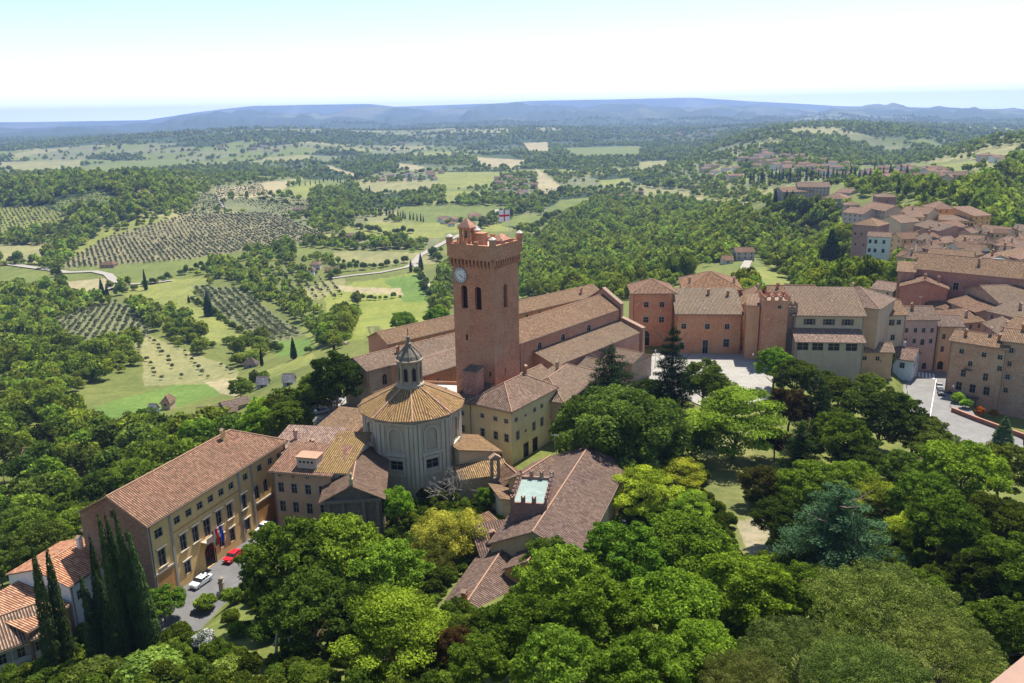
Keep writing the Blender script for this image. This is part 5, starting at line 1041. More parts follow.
def ico(R3,c,sub=2):
    import bmesh
    bm=bmesh.new(); bmesh.ops.create_icosphere(bm,subdivisions=sub,radius=1); V=np.array([v.co[:] for v in bm.verts])*R3+c; Fq=[[v.index for v in f.verts] for f in bm.faces]; bm.free(); return V,Fq
def crown_lobes(R,Hc,z0,n,rs,rl=(.3,.45),low=-.35,squash=.8,core=.62):
    C=[];RA=[]
    for i in range(n):
        t=(i+.5)/n; z=low+(1-low)*t; a=i*2.39996+rs.normal()*.25; rxy=math.sqrt(max(0,1-z*z)); f=core*(.85+.3*rs.random())
        C.append([R*f*rxy*math.cos(a),R*f*rxy*math.sin(a),z0+Hc/2+Hc/2*f*z]); r=R*(rl[0]+(rl[1]-rl[0])*rs.random()); RA.append([r,r,r*squash])
    C.append([0,0,z0+Hc*.5]);RA.append([R*.45,R*.45,Hc*.25]); return C,RA
PROTO={}
def proto(kind,crown,trunk,R,H,zc): PROTO.setdefault(kind,[]).append((crown,trunk,R,H,zc))
def np_crown(name,parts,mat):
    V=[];Fc=[];T=[];o=0
    for v,f,t in parts: V.append(v);Fc.append(f+o);T.append(t);o+=len(v)
    return np_mesh(name,np.concatenate(V),np.concatenate(Fc),[mat],grey(np.concatenate(T)))
# near broadleaf trees: many lobes carrying smaller sprays
for s in range(4):
    rs=np.random.default_rng(50+s); R,H,z0=6,12.5,2.8; C,RA=crown_lobes(R,H-z0,z0,[62,74,54,68][s],rs,(.11,.25),-.5,.6,.84)
    C2=[];R2=[]
    for c,r in zip(C,RA):
        C2.append(c);R2.append(r)
        for j in range(4):
            d=unit(rs.normal(size=3)); d[2]=abs(d[2])*.8; C2.append(list(np.array(c)+d*np.array(r)*1.1)); q=.28+.3*rs.random(); R2.append([r[0]*q,r[1]*q,r[2]*q])
    proto('broad',np_crown('crown',[leaves(C2,R2,21000,.38,rs,inner=.4,flat=.3)],LEAF),trunk_mesh('trunk',8,.35,rs,6),R,H,7.4)
for s in range(2):   # airy layered tree (robinia like)
    rs=np.random.default_rng(80+s); R,H=6,11; C=[];RA=[]
    for i in range(42):
        z=3+8*(i+.5)/42; rr=R*math.sqrt(max(.05,1-((z-5.5)/6)**2))*(.35+.65*rs.random()); a=i*2.4; C.append([rr*math.cos(a),rr*math.sin(a),z]); q=1.0+.8*rs.random(); RA.append([q*1.25,q*1.25,q*.38])
    proto('airy',np_crown('crown',[leaves(C,RA,17000,.36,rs,inner=.2,flat=.9)],LEAF),trunk_mesh('trunk',7.5,.3,rs,9,.7),R,H,6.5)
rs=np.random.default_rng(90)  # dense round holm oak
R,H=7,11; C,RA=crown_lobes(R,H-1,1,120,rs,(.13,.2),-.5,.9,.88); proto('oak',np_crown('crown',[leaves(C,RA,42000,.36,rs,inner=.6),leaves([[0,0,6]],[[5.6,5.6,4.2]],6000,.6,rs,inner=.9)],LEAF),trunk_mesh('trunk',5,.5,rs,5),R,H,6)
for s in range(2):   # umbrella pine
    rs=np.random.default_rng(95+s); R,H=8,14; C=[];RA=[]
    for i in range(110):
        a=i*2.4; rr=R*.93*math.sqrt((i+.5)/110); C.append([rr*math.cos(a),rr*math.sin(a),11.4-2.9*(rr/R)**2+rs.normal()*.5]); q=.55+.45*rs.random(); RA.append([q*1.1,q*1.1,q*1.1])
    for i in range(24):
        a=i*2.4+1; rr=R*.85*math.sqrt((i+.5)/24); C.append([rr*math.cos(a),rr*math.sin(a),9.6-2.6*(rr/R)**2]); RA.append([1.5,1.5,.6])
    proto('pine',np_crown('crown',[leaves(C,RA,34000,.27,rs,inner=.6,aspect=.28,flat=.3)],PINEM),trunk_mesh('trunk',9,.4,rs,9,.3),R,H,11)
for s in range(2):   # cedar with flat tiers
    rs=np.random.default_rng(105+s); R,H=6,17; C=[];RA=[]
    for t in range(11):
        z=3+1.25*t; rad=R*(1-((z-3)/15.5))**.8*(1 if s==0 else .8); nb=max(3,int(8-.5*t))
        for b in range(nb):
            a=2*math.pi*(b+rs.random()*.6)/nb+t
            for q in (.3,.62,.95):
                rr=rad*q*(.85+.25*rs.random()); C.append([rr*math.cos(a),rr*math.sin(a),z-.35*q*rs.random()+.3*q]); w_=rad*.22+.35; RA.append([w_,w_,.30+.12*rs.random()])
    C.append([0,0,H-1.2]);RA.append([.7,.7,1.6]); C.append([0,0,9]);RA.append([.9,.9,6])
    proto('cedar',np_crown('crown',[leaves(C,RA,24000,.34,rs,inner=.2,aspect=.35,flat=.7)],NEEDLE),trunk_mesh('trunk',16,.38,rs,8,.3),R,H,8)
for s in range(3):   # cypress
    rs=np.random.default_rng(120+s); H=16; C=[];RA=[]
    for i in range(26):
        z=.9+14.5*i/25; r=1.25*(1-(i/26)**1.7)*(.9 if i else .6)+.16; a=i*2.4; C.append([.25*r*math.cos(a),.25*r*math.sin(a),z]); RA.append([r,r,1.3])
    proto('cypress',np_crown('crown',[leaves(C,RA,7500,.38,rs,vert=True,inner=.75,aspect=.4)],NEEDLE),trunk_mesh('trunk',9,.2,rs,0),1.3,H,8)
rs=np.random.default_rng(130); C,RA=crown_lobes(1.2,2.0,0,16,rs,(.3,.45),-.2); proto('bush',np_crown('crown',[leaves(C,RA,3600,.2,rs,inner=.4)],LEAF),None,1.4,2.2,1)
rs=np.random.default_rng(131); C,RA=crown_lobes(1.2,2.4,0,20,rs,(.25,.4),-.2); proto('bush',np_crown('crown',[leaves(C,RA,3600,.2,rs,inner=.3)],LEAF),None,1.4,2.5,1)
rs=np.random.default_rng(133); C,RA=crown_lobes(1.2,2.0,0,16,rs,(.3,.45),-.2); proto('blossom',np_crown('crown',[leaves(C,RA,3600,.2,rs,inner=.4)],leafm('blossom_leaves',(.05,.08,.03),(.8,.8,.74),.2)),None,1.4,2.2,1)
# bamboo like plume clump, bare grey shrub
rs=np.random.default_rng(132); C=[];RA=[]
for i in range(60): a=i*2.4; rr=4.2*math.sqrt((i+.5)/60); C.append([rr*math.cos(a),rr*math.sin(a),5.6-2.6*(rr/4.2)**2+rs.normal()*.8]); RA.append([.75,.75,1.0])
proto('bamboo',np_crown('crown',[leaves(C,RA,17000,.34,rs,inner=.2,aspect=.25),leaves([[0,0,2.6]],[[3.6,3.6,2.6]],5000,.5,rs,inner=.8,aspect=.3)],LEAF),trunk_mesh('trunk',4,.15,rs,6),4.6,7,4)
def bare_mesh(rs):
    mb=MB()
    def br(p,d,L,r,lv):
        q=p+d*L; mb.tube(p,q,r,0,4 if lv>1 else 3,r*.6)
        if lv<=0: return
        for _ in range(3 if lv>1 else 3):
            e=(d+Vector(rs.normal(size=3))*.42).normalized(); e.z=abs(e.z)*.9+.05; br(q,e.normalized(),L*.72,r*.55,lv-1)
    for i in range(9): a=i*.7; br(Vector((.5*math.cos(a),.5*math.sin(a),-.5)),Vector((.4*math.cos(a),.4*math.sin(a),1)).normalized(),2.3,.11,4)
    return mb.mesh('branches',[wallm((.30,.27,.23))])
proto('bare',bare_mesh(np.random.default_rng(5)),None,4,7,4)
# medium detail trees for 200 m and beyond
for s in range(5):
    rs=np.random.default_rng(150+s); R,H=4.6,[9,10,8.5,11,9.5][s]; z0=.8; C,RA=crown_lobes(R,H-z0,z0,16,rs,(.28,.44),-.5,.85,.66)
    V,Fq=ico(np.array([R*.62,R*.62,(H-z0)*.34]),np.array([0,0,z0+(H-z0)*.47]),2)
    cm=np_crown('crown',[leaves(C,RA,1500,.95,rs,inner=.6)],LEAF); proto('mid',cm,trunk_mesh('trunk',4,.25,rs,2),R,H,5)
    C,RA=crown_lobes(R,H-z0,z0,10,rs,(.3,.46),-.5,.85,.66); fm=np_crown('crown',[leaves(C,RA,300,1.7,rs,inner=.6,aspect=.8)],LEAF); proto('far',fm,None,R,H,5)
for s in range(2):
    rs=np.random.default_rng(160+s); C,RA=crown_lobes(2.1,3,1.0,12,rs,(.3,.42),-.4,.8,.6); proto('olive',np_crown('crown',[leaves(C,RA,900,.5,rs,inner=.4,aspect=.5)],OLIVEM),trunk_mesh('trunk',2,.18,rs,3),2.2,4.1,2.4)
    C,RA=crown_lobes(2.1,3.2,.6,7,rs,(.34,.46),-.4,.8,.55); proto('olivefar',np_crown('crown',[leaves(C,RA,150,1.1,rs,inner=.5,aspect=.8)],OLIVEM),None,2.2,4.1,2.4)
rs=np.random.default_rng(170); C=[[0,0,1+i*1.35] for i in range(10)]; RA=[[1.35*(1-(i/10)**1.6)+.2]*2+[1.2] for i in range(10)]; proto('cypressfar',np_crown('crown',[leaves(C,RA,420,.95,rs,vert=True,inner=.8)],NEEDLE),None,1.5,15,7)
# ------------------------------------------------------------------ placing
FOOTQ=[np.array(q) for q in FOOT]
def blocked(x,y,mar=2.0):
    for q in FOOTQ:
        if abs(x-q[:,0].mean())>60 or abs(y-q[:,1].mean())>60: continue
        if float(dpoly(np.array([x]),np.array([y]),[tuple(v) for v in q])[0])<mar: return True
    return False
CNT={}
def plant(kind,x,y,R_,Hs_,name,label,cat,group=None,tint=(1,1,1),var=None,rz=None,zoff=0,parts=True):
    P_=PROTO[kind]; v=(CNT.get(kind,0) if var is None else var)%len(P_); CNT[kind]=CNT.get(kind,0)+1; crown,trunk,R0_,H0_,zc=P_[v]
    z=Hs(x,y)+zoff; rz=random.random()*6.28 if rz is None else rz; s=(R_/R0_,R_/R0_,Hs_/H0_)
    if trunk is None or not parts:
        o=bpy.data.objects.new(name,crown); o.location=(x,y,z); o.rotation_euler=(0,0,rz); o.scale=s; o.color=(*tint,1); link(o); tag(o,label,cat,group); return o
    r=empty(name,(x,y,z),rz); r.scale=s; tag(r,label,cat,group)
    c=bpy.data.objects.new('crown',crown); c.color=(*tint,1); link(c,r); t=bpy.data.objects.new('trunk',trunk); link(t,r); return r
def near(px,py,rp,kind,tint,label,asp=1.0,name=None,cat='tree',group=None,var=None,rz=None):
    """crown centre and half width as seen from the viewpoint, standing on the ground below"""
    _,_,R0_,H0_,zc=PROTO[kind][0]; s=1.0
    for _ in range(4):
        p=GT(px,py,zc*s*asp)
        if p is None: return
        dep=float(np.array([p[0],p[1],p[2]+zc*s*asp-CH])@FW); s=rp*dep/F/R0_
    names={'broad':'broadleaf_tree','airy':'feathery_tree','oak':'holm_oak','pine':'umbrella_pine','cedar':'cedar_tree','cypress':'cypress_tree','bush':'bush','blossom':'flowering_bush','bamboo':'bamboo_clump','bare':'bare_shrub','mid':'broadleaf_tree','olive':'olive_tree'}
    return plant(kind,p[0],p[1],R0_*s,H0_*s*asp,name or names[kind],label,cat,group,tint,var,rz)
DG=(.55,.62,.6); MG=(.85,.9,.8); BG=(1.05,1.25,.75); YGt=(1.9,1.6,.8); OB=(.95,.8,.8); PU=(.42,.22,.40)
# park and foreground
N_=[
 (622,432,64,'oak',(.75,.85,.8),'big dense round holm oak beside the villa with the tiled roof',.86),
 (611,386,34,'cedar',(.75,.95,1.0),'dark blue green cedar between the sacristy roof and the round holm oak',.85),
 (672,375,26,'cedar',(.5,.62,.6),'tall dark pointed cedar in front of the red piazza building',1.35),
 (703,384,24,'broad',(.6,.7,.6),'small dark leafy tree right of the pointed cedar',1.1),
 (736,420,46,'airy',(.95,1.1,.6),'wide bright green tree with a forked trunk on the park lawn',.85),
 (722,392,17,'broad',BG,'small bright tree at the edge of the pale piazza',.8),
 (775,366,19,'broad',(.9,1.15,.65),'round vivid green tree below the square brick tower',1.1),
 (797,378,23,'broad',(.55,.6,.45),'olive dark tree in front of the loggia house',1.0),
 (822,388,20,'broad',(.6,.68,.42),'brownish green tree below the blank garden wall',.9),
 (882,357,12,'broad',(.4,.5,.45),'dark round tree beside the low white house',1.2),
 (870,384,15,'broad',BG,'light green bushy tree left of the low white house',.8),
 (899,402,14,'broad',(1.1,1.4,.7),'bright bush like tree at the foot of the low white house',.8),
 (790,408,24,'broad',PU,'purple leaved tree in the middle of the park trees',1.0),
 (818,412,22,'cedar',(.6,.7,.5),'dark conifer behind the purple tree',1.1),
 (845,398,26,'broad',(.5,.55,.4),'dark olive tree under the loggia garden wall',.9),
 (880,415,40,'broad',(.55,.56,.5),'large brown green oak above the blue cedar',.8),
 (915,432,30,'broad',(.5,.52,.46),'brown green oak next to the street wall',.8),
 (938,452,26,'broad',(.55,.58,.45),'dull green tree below the pale street',.8),
 (838,440,34,'broad',(.55,.7,.45),'mid green tree between purple tree and brown oak',.9),
 (862,462,26,'broad',(.5,.55,.4),'shaded tree right above the vivid pair in the park',.8),
 (800,452,26,'cedar',(.65,.85,.5),'broad dark cedar leaning over the lawn',.8),
 (775,442,18,'broad',(.45,.3,.38),'dark reddish tree at the lawn edge',.9),
 (812,488,34,'broad',(.95,1.2,.65),'bright green rounded tree above the blue cedar',.85),
 (850,482,28,'broad',(.8,1.0,.6),'green tree touching the top of the blue cedar',.85),
 (882,500,30,'airy',(1.5,1.6,.8),'yellow green tree behind the blue cedar',.8),
 (912,528,24,'airy',(1.7,1.75,.8),'pale yellow green tree right of the blue cedar',.8),
 (838,528,55,'cedar',(1.25,1.35,1.6),'large silvery blue cedar in the park',.6),
 (900,470,24,'broad',(.6,.7,.5),'dull olive tree left of the bright street side tree',.9),
 (962,472,42,'broad',(1.0,1.2,.6),'big bright leafy tree under the street bend',.9),
 (1000,470,34,'broad',(.6,.65,.45),'darker oak at the right edge below the street',.9),
 (925,500,34,'broad',(.75,.9,.5),'large mid green tree behind the pale yellow one',.9),
 (950,530,40,'broad',(.65,.8,.45),'deep green tree at the right above the umbrella pines',.9),
 (995,525,38,'broad',(.6,.7,.45),'deep green oak at the right edge of the park',.9),
 (1015,570,40,'broad',(.7,.85,.5),'shadowed green tree at the far right edge',.9),
 (985,575,32,'broad',(.4,.48,.35),'dark tree right of the umbrella pines',.9),
 (1012,630,36,'broad',(.5,.6,.4),'dark tree at the right edge beside the pines',.9),
 (1004,432,9,'cypress',(1.2,1.3,1.3),'small dark pointed conifer at the right end of the street wall',.28),
 (790,206,8,'mid',(.5,.7,.6),'dark tree in front of the long convent, left',1.2),(806,207,9,'mid',(.55,.75,.6),'dark tree in front of the long convent, middle',1.1),(820,210,7,'mid',(.5,.65,.6),'dark tree between convent and pale villa',1.3),(836,212,8,'mid',(.6,.75,.6),'tree below the pale villa at the convent',1.0),(778,208,8,'mid',(.7,.85,.6),'tree left of the long convent',1.0),
 (648,392,16,'broad',(.5,.62,.5),'dark bushy tree between the two cedars',1.0),
 # umbrella pines
 (885,592,76,'pine',(1.15,1.35,1.1),'broadest umbrella pine at lower right',.8),
 (800,642,60,'pine',(1.1,1.25,1.1),'umbrella pine lower left of the broadest one',.8),
 (945,640,60,'pine',(1.2,1.3,1.1),'umbrella pine nearest the right edge',.8),
 (870,668,66,'pine',(1.05,1.3,1.05),'umbrella pine cut by the bottom of the picture',.8),
 (745,672,46,'pine',(.85,.9,.8),'small umbrella pine behind the bright foreground trees',.8),
 # bright centre foreground
 (560,585,44,'broad',(.9,1.15,.6),'bright tree hiding the end of the long villa',.95),
 (548,557,24,'broad',(.8,.95,.7),'small tree with pale blossom tips against the villa roof',.9),
 (622,560,46,'broad',(1.0,1.3,.65),'vivid green tree right of the villa',.85),
 (685,548,46,'broad',(1.05,1.35,.65),'vivid green tree below the park lawn',.85),
 (740,590,48,'broad',(1.0,1.3,.6),'vivid green tree left of the broadest umbrella pine',.85),
 (795,592,36,'broad',(.85,1.1,.55),'green tree overlapping the left of the broadest pine',.85),
 (600,622,52,'broad',(.85,1.1,.55),'large green tree at bottom centre',.85),
 (668,612,52,'broad',(.95,1.2,.6),'large bright tree in the middle of the foreground',.85),
 (520,632,40,'broad',(.75,.95,.5),'green tree left of bottom centre below the villa',.9),
 (560,668,46,'broad',(.7,.9,.5),'dark green tree at the bottom edge near the centre',.85),
 (640,672,46,'broad',(.8,1.05,.55),'green tree at the bottom edge right of the centre',.85),
 (700,655,40,'broad',(.8,1.0,.5),'green tree at the bottom edge before the pines',.85),
 (478,662,30,'broad',(.7,.9,.5),'small green tree at the bottom left of centre',.9),
 (456,648,20,'broad',(.42,.2,.38),'dark purple tree at the end of the villa wing',1.2),
 (425,655,20,'broad',(.4,.5,.4),'dark tree behind the feathery one',1.0),
 (646,492,34,'airy',(2.0,1.8,.8),'yellow green feathery tree next to the villa',.8),
 (678,475,26,'airy',(1.7,1.6,.8),'yellow green feathery tree behind its twin by the villa',.8),
 (690,508,24,'airy',(1.2,1.4,.7),'light green tree between villa and lawn',.8),
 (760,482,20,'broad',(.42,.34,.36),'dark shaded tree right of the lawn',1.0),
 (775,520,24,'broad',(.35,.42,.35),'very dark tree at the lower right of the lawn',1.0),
 (692,440,22,'broad',(.6,.8,.5),'small shaded tree left of the forked tree',.9),
 # left of centre
 (288,562,48,'broad',(.75,.95,.6),'large tree overhanging the grey street',1.05),
 (340,556,46,'broad',(.9,1.1,.6),'large leafy tree in front of the salmon house',1.0),
 (386,575,40,'broad',(.95,1.25,.65),'bright tree below the brick portico church',.95),
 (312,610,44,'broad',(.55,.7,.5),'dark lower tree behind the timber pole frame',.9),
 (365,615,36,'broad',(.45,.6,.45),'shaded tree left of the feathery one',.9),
 (392,632,54,'airy',(1.35,1.6,.7),'wide feathery light green tree left of the villa',.85),
 (396,505,17,'broad',(.95,1.3,.7),'slim bright tree rising before the brick portico',1.4),
 (450,530,40,'bamboo',(1.75,1.42,1.1),'yellowish bamboo clump below the rotunda',.8),
 (430,560,26,'bamboo',(1.1,1.0,.9),'greener bamboo clump lower left of the yellowish one',.8),
 (452,482,28,'bare',(1,1,1),'leafless grey shrub at the foot of the rotunda',.9),
 (487,497,12,'broad',(.9,1.3,.7),'small bright tree beside the castellated terrace',1.0),
 (477,478,10,'broad',(.9,1.3,.7),'small ivy green tree below the bellcote',1.0),
 (163,603,22,'broad',(.6,.8,.5),'bushy tree between cypresses and the ochre palazzo',.8),
 (205,640,16,'blossom',(1,1,1),'round bush covered in white blossom',.8),
 (232,596,14,'bush',(1,1.2,.8),'green bush on the bank under the street wall',.8),
 (205,603,15,'bush',(1.1,1.3,.8),'pale bush on the bank below the white car',.8),
 (150,668,38,'bush',(.95,1.05,.9),'broad pale green thicket at the bottom left',.5),
 (95,676,34,'bush',(.9,1.0,.85),'pale thicket under the cypress row',.5),
 (228,670,24,'bush',(1.3,1.3,1.2),'greyish bush at the bottom edge',.7),
 (262,632,20,'bush',(.9,1.1,.7),'round green bush left of the timber pole frame',.8),
 (318,678,16,'broad',(.8,1.0,.6),'leafy small tree at the bottom right of the timber poles',.7),
 (238,630,14,'bush',(1.3,1.6,.8),'bright grassy bush right of the white blossom bush',.7),
 (62,645,13,'broad',(.8,1,.7),'small tree at the foot of the front cypresses',.7),
 (180,630,14,'bush',(1.1,1.4,.7),'green bush left of the white blossom bush',.7),
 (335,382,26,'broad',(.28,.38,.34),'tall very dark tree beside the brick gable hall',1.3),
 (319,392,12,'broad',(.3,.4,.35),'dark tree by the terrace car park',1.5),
 (324,428,8,'broad',(.4,.5,.4),'small dark tree on the terrace car park',1.1),
 (265,425,24,'broad',(.9,1.2,.6),'bright tree behind the right end of the ochre palazzo',.9),
 (240,388,12,'broad',(.7,.85,.6),'round tree behind the ruined farmhouse',1.0),
 (290,412,20,'broad',(.8,1.0,.6),'green tree left of the terrace car park',.9),
 (403,322,13,'broad',(.8,1.0,.6),'round tree behind the lantern of the rotunda',1.0),
 (438,318,13,'broad',(.7,.9,.6),'round tree left of the clock tower behind the red range',1.0),
 (374,330,10,'bare',(1,1,1),'pale leafless tree behind the gabled hall',1.0),
]
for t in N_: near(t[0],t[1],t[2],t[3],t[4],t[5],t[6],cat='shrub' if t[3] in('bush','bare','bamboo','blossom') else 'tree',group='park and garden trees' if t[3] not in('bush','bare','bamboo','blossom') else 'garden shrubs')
# leaning cypresses lower left
CY=[(56,672,33,551,'front cypress furthest to the left before the orange roofs'),(68,666,47,551,'second cypress from the left, close against the first'),(98,664,85,620,'shortest cypress of the leaning row'),(104,660,79,580,'fourth cypress, left flank of the leaning row'),(110,657,91,542,'slender cypress crossing the orange roof'),
 (119,656,92,571,'lower cypress in front of the slender one'),(128,658,98,522,'tallest cypress of the leaning row, left one'),(139,653,104,521,'tallest cypress of the leaning row, middle one'),(147,652,113,518,'tall cypress right of the two tallest'),(155,649,127,536,'rightmost cypress of the leaning row by the annex'),(118,668,105,600,'low dark cypress hidden inside the row')]
for bx,by,tx,ty,lab in CY:
    p=GT(bx,by); X,Y,Z=p; h=15.;dx=0.
    for _ in range(30):
        a,b=PR(X+dx,Y,Z+h); h+=(float(b)-ty)*.12; dx+=(tx-float(a))*.12
    dx*=.8
    r=plant('cypress',X,Y,1.2,math.hypot(h,dx)*1.02,'cypress_tree',lab+' leaning slightly','tree','row of leaning cypresses',(1.35,1.35,1.05)); r.rotation_euler=(0,math.atan2(dx,h),0)
R=math.radians
# ------------------------------------------------------------------ woods, orchards and hedges
WOODS=[ # polygon, wood name used in the label, tints
 ([(0,290),(45,290),(75,300),(100,300),(112,303),(52,322),(50,340),(90,352),(140,350),(138,366),(95,384),(60,402),(98,440),(150,438),(200,440),(240,436),(280,424),(330,412),(330,425),(290,445),(230,450),(120,520),(95,560),(60,590),(30,600),(0,620)],'left hand wood',8.2),
 ([(150,312),(170,308),(190,318),(214,350),(200,360),(175,345)],'copse between the two meadows',8),
 ([(228,345),(262,340),(270,352),(262,368),(235,370)],'copse by the lane in the vineyard',8),
 ([(205,266),(222,262),(245,272),(335,322),(346,338),(328,346),(316,336),(250,292),(215,278)],'tree belt between the vineyards',7.5),
 ([(0,205),(0,186),(60,178),(120,180),(150,178),(196,188),(196,209),(150,215),(112,226),(90,240),(62,266),(42,272),(46,256),(78,224),(62,214),(112,210),(122,200),(105,189),(60,195),(45,205)],'dark ridge wood',10),
 ([(0,238),(44,230),(76,220),(78,228),(50,245),(0,246)],'hedge wood under the vine field',9),
 ([(310,192),(342,188),(352,200),(354,222),(338,236),(308,226)],'copse behind the orchard hill',9),
 ([(520,300),(520,262),(545,232),(560,218),(600,200),(640,201),(700,206),(748,212),(760,222),(800,212),(852,218),(852,262),(905,268),(905,300),(850,310),(815,300),(800,290),(770,268),(757,258),(740,250),(732,262),(690,262),(690,285),(620,293),(560,300)],'hillside wood',8.8),
 ([(945,196),(985,180),(1024,160),(1024,238),(1000,238),(965,212)],'dark wood beyond the town',9),
 ([(247,252),(290,247),(300,262),(250,268)],'trees by the farmhouses',9),
 ([(300,240),(345,240),(425,244),(425,250),(345,250),(300,248)],'valley hedge',9),
 ([(395,205),(420,192),(445,190),(445,200),(420,206)],'valley copse',9),
 ([(455,198),(510,196),(512,206),(460,206)],'valley copse',9),
 ([(520,300),(560,300),(600,290),(624,288),(632,300),(600,300)],'slope behind the cathedral',7.5),
 ([(360,300),(345,345),(330,352),(322,345),(335,330)],'slope below the gabled hall',7.5),
 ([(785,255),(850,228),(858,262),(905,270),(908,302),(870,318),(835,305),(800,300)],'slope below the town',7.5),
 ([(762,203),(800,206),(850,204),(852,217),(800,216),(765,212)],'slope below the convent',9),([(845,186),(930,184),(942,196),(912,202),(900,196),(880,194),(858,202)],'gardens behind the town',9),([(975,200),(1024,205),(1024,240),(1005,236),(990,215)],'dark wood beyond the town',8.5),
 ([(740,300),(752,300),(752,345),(742,345)],'lane side trees',6),
 ([(440,265),(452,265),(452,300),(440,330),(432,330)],'trees left of the clock tower',8),
 ([(130,300),(150,312),(160,335),(150,330)],'hedge',6),
 ([(640,225),(700,215),(760,232),(730,262),(640,262)],'hillside wood',9),
]
OLIVES=[ # polygon, row spacing, spacing in the row, angle
 ([(60,266),(106,238),(191,213),(273,213),(322,234),(308,241),(191,260),(68,269)],8,5.5,R(28)),
 ([(48,321),(113,301),(150,314),(147,349),(89,352),(51,342)],6.5,5.5,R(20)),
 ([(51,203),(103,191),(112,203),(68,218)],10,7,R(50)),([(0,207),(44,206),(76,218),(44,229),(0,236)],11,6,R(5)),
 ([(191,196),(219,193),(226,210),(190,213)],11,6,R(80)),([(212,189),(260,184),(273,196),(219,198)],13,8,R(75)),
 ([(188,287),(239,290),(303,335),(270,343),(219,311)],6,4,R(-62)),([(144,325),(200,355),(236,373),(205,381),(144,383)],15,12,R(30)),
 ([(250,268),(300,262),(345,290),(340,300),(310,300)],9,8,R(20)),([(660,196),(745,204),(748,209),(700,206)],14,9,R(5)),([(546,190),(565,188),(548,204),(536,205)],16,9,R(60)),([(440,310),(445,330),(425,335)],8,7,0),([(222,199),(308,201),(311,210),(284,215)],12,8,R(60)),
]
HEDGES=[ # line, spacing, size, kind
 ([(189,300),(208,309),(236,330),(262,343),(280,352)],3.5,1.0),([(352,300),(380,300),(400,297)],4,1),([(120,295),(150,285),(190,273),(205,265)],8,1.6),([(56,270),(60,285),(75,297)],8,2),
 ([(345,225),(385,235),(425,232)],8,2),([(420,206),(470,204),(520,200)],9,2),([(350,182),(370,176),(400,175),(440,172)],14,3),([(330,205),(360,207),(400,210)],8,1.6),([(300,215),(360,218)],9,2),([(345,264),(380,268),(412,262)],8,1.6),([(258,200),(290,206),(312,208)],8,1.5),
 ([(420,275),(430,300),(438,318)],6,1.4),([(330,280),(340,272),(380,268)],8,1.8),([(300,356),(320,348),(338,338)],6,1.6),([(238,396),(262,384),(275,378)],5,1.5),([(0,262),(25,264)],9,2),([(470,232),(500,222),(540,205),(570,188)],10,2.4),([(530,232),(560,214),(590,212)],9,2.2),([(430,254),(440,262)],6,2),([(340,250),(420,246)],8,1.2),([(600,190),(640,186),(690,190)],14,3),
]
def grid_in(poly,sp,ang=0,jit=.35,row=None,lim=8000):
    q=[GT(a,b) for a,b in poly]; q=[p for p in q if p]; xs=[p[0] for p in q];ys=[p[1] for p in q]; row=row or sp
    cx,cy=np.mean(xs),np.mean(ys); L=max(max(xs)-min(xs),max(ys)-min(ys))*.75+sp*2
    u,v=np.meshgrid(np.arange(-L,L,sp),np.arange(-L,L,row)); u=u.ravel();v=v.ravel()
    u=u+(rng.random(len(u))-.5)*2*jit*sp; v=v+(rng.random(len(v))-.5)*2*jit*(row if jit>.2 else sp)
    X=cx+u*math.cos(ang)-v*math.sin(ang); Y=cy+u*math.sin(ang)+v*math.cos(ang); Z=H0(X,Y); px,py=PR(X,Y,Z)
    m=inpoly(px,py,poly)&(Y>60); return X[m],Y[m],Z[m]
MEADOW=[f[0] for f in FIELDS]
def blocked_many(X,Y,mar):
    m=np.zeros(len(X),bool)
    for q in FOOTQ:
        c=q.mean(0); rr=np.max(np.hypot(*(q-c).T))+mar; k=np.where((np.abs(X-c[0])<rr)&(np.abs(Y-c[1])<rr))[0]
        if len(k): m[k]|=dpoly(X[k],Y[k],[tuple(v) for v in q])<mar
    return m

wood=[]   # x,y,z,size,label index
for wi,(poly,nm,sp) in enumerate(WOODS):
    X,Y,Z=grid_in(poly,sp*.92,.3,.46)
    bk=blocked_many(X,Y,5.5)
    for x,y,z,b_ in zip(X,Y,Z,bk):
        if b_ or rng.random()<(.3 if wi in (1,2,3,6,9,10,11,12) else .06): continue
        wood.append((x,y,z,.62+.85*rng.random()**1.4+(.25 if wi in(4,8) else -.15 if wi in (1,2,3) else 0),wi))
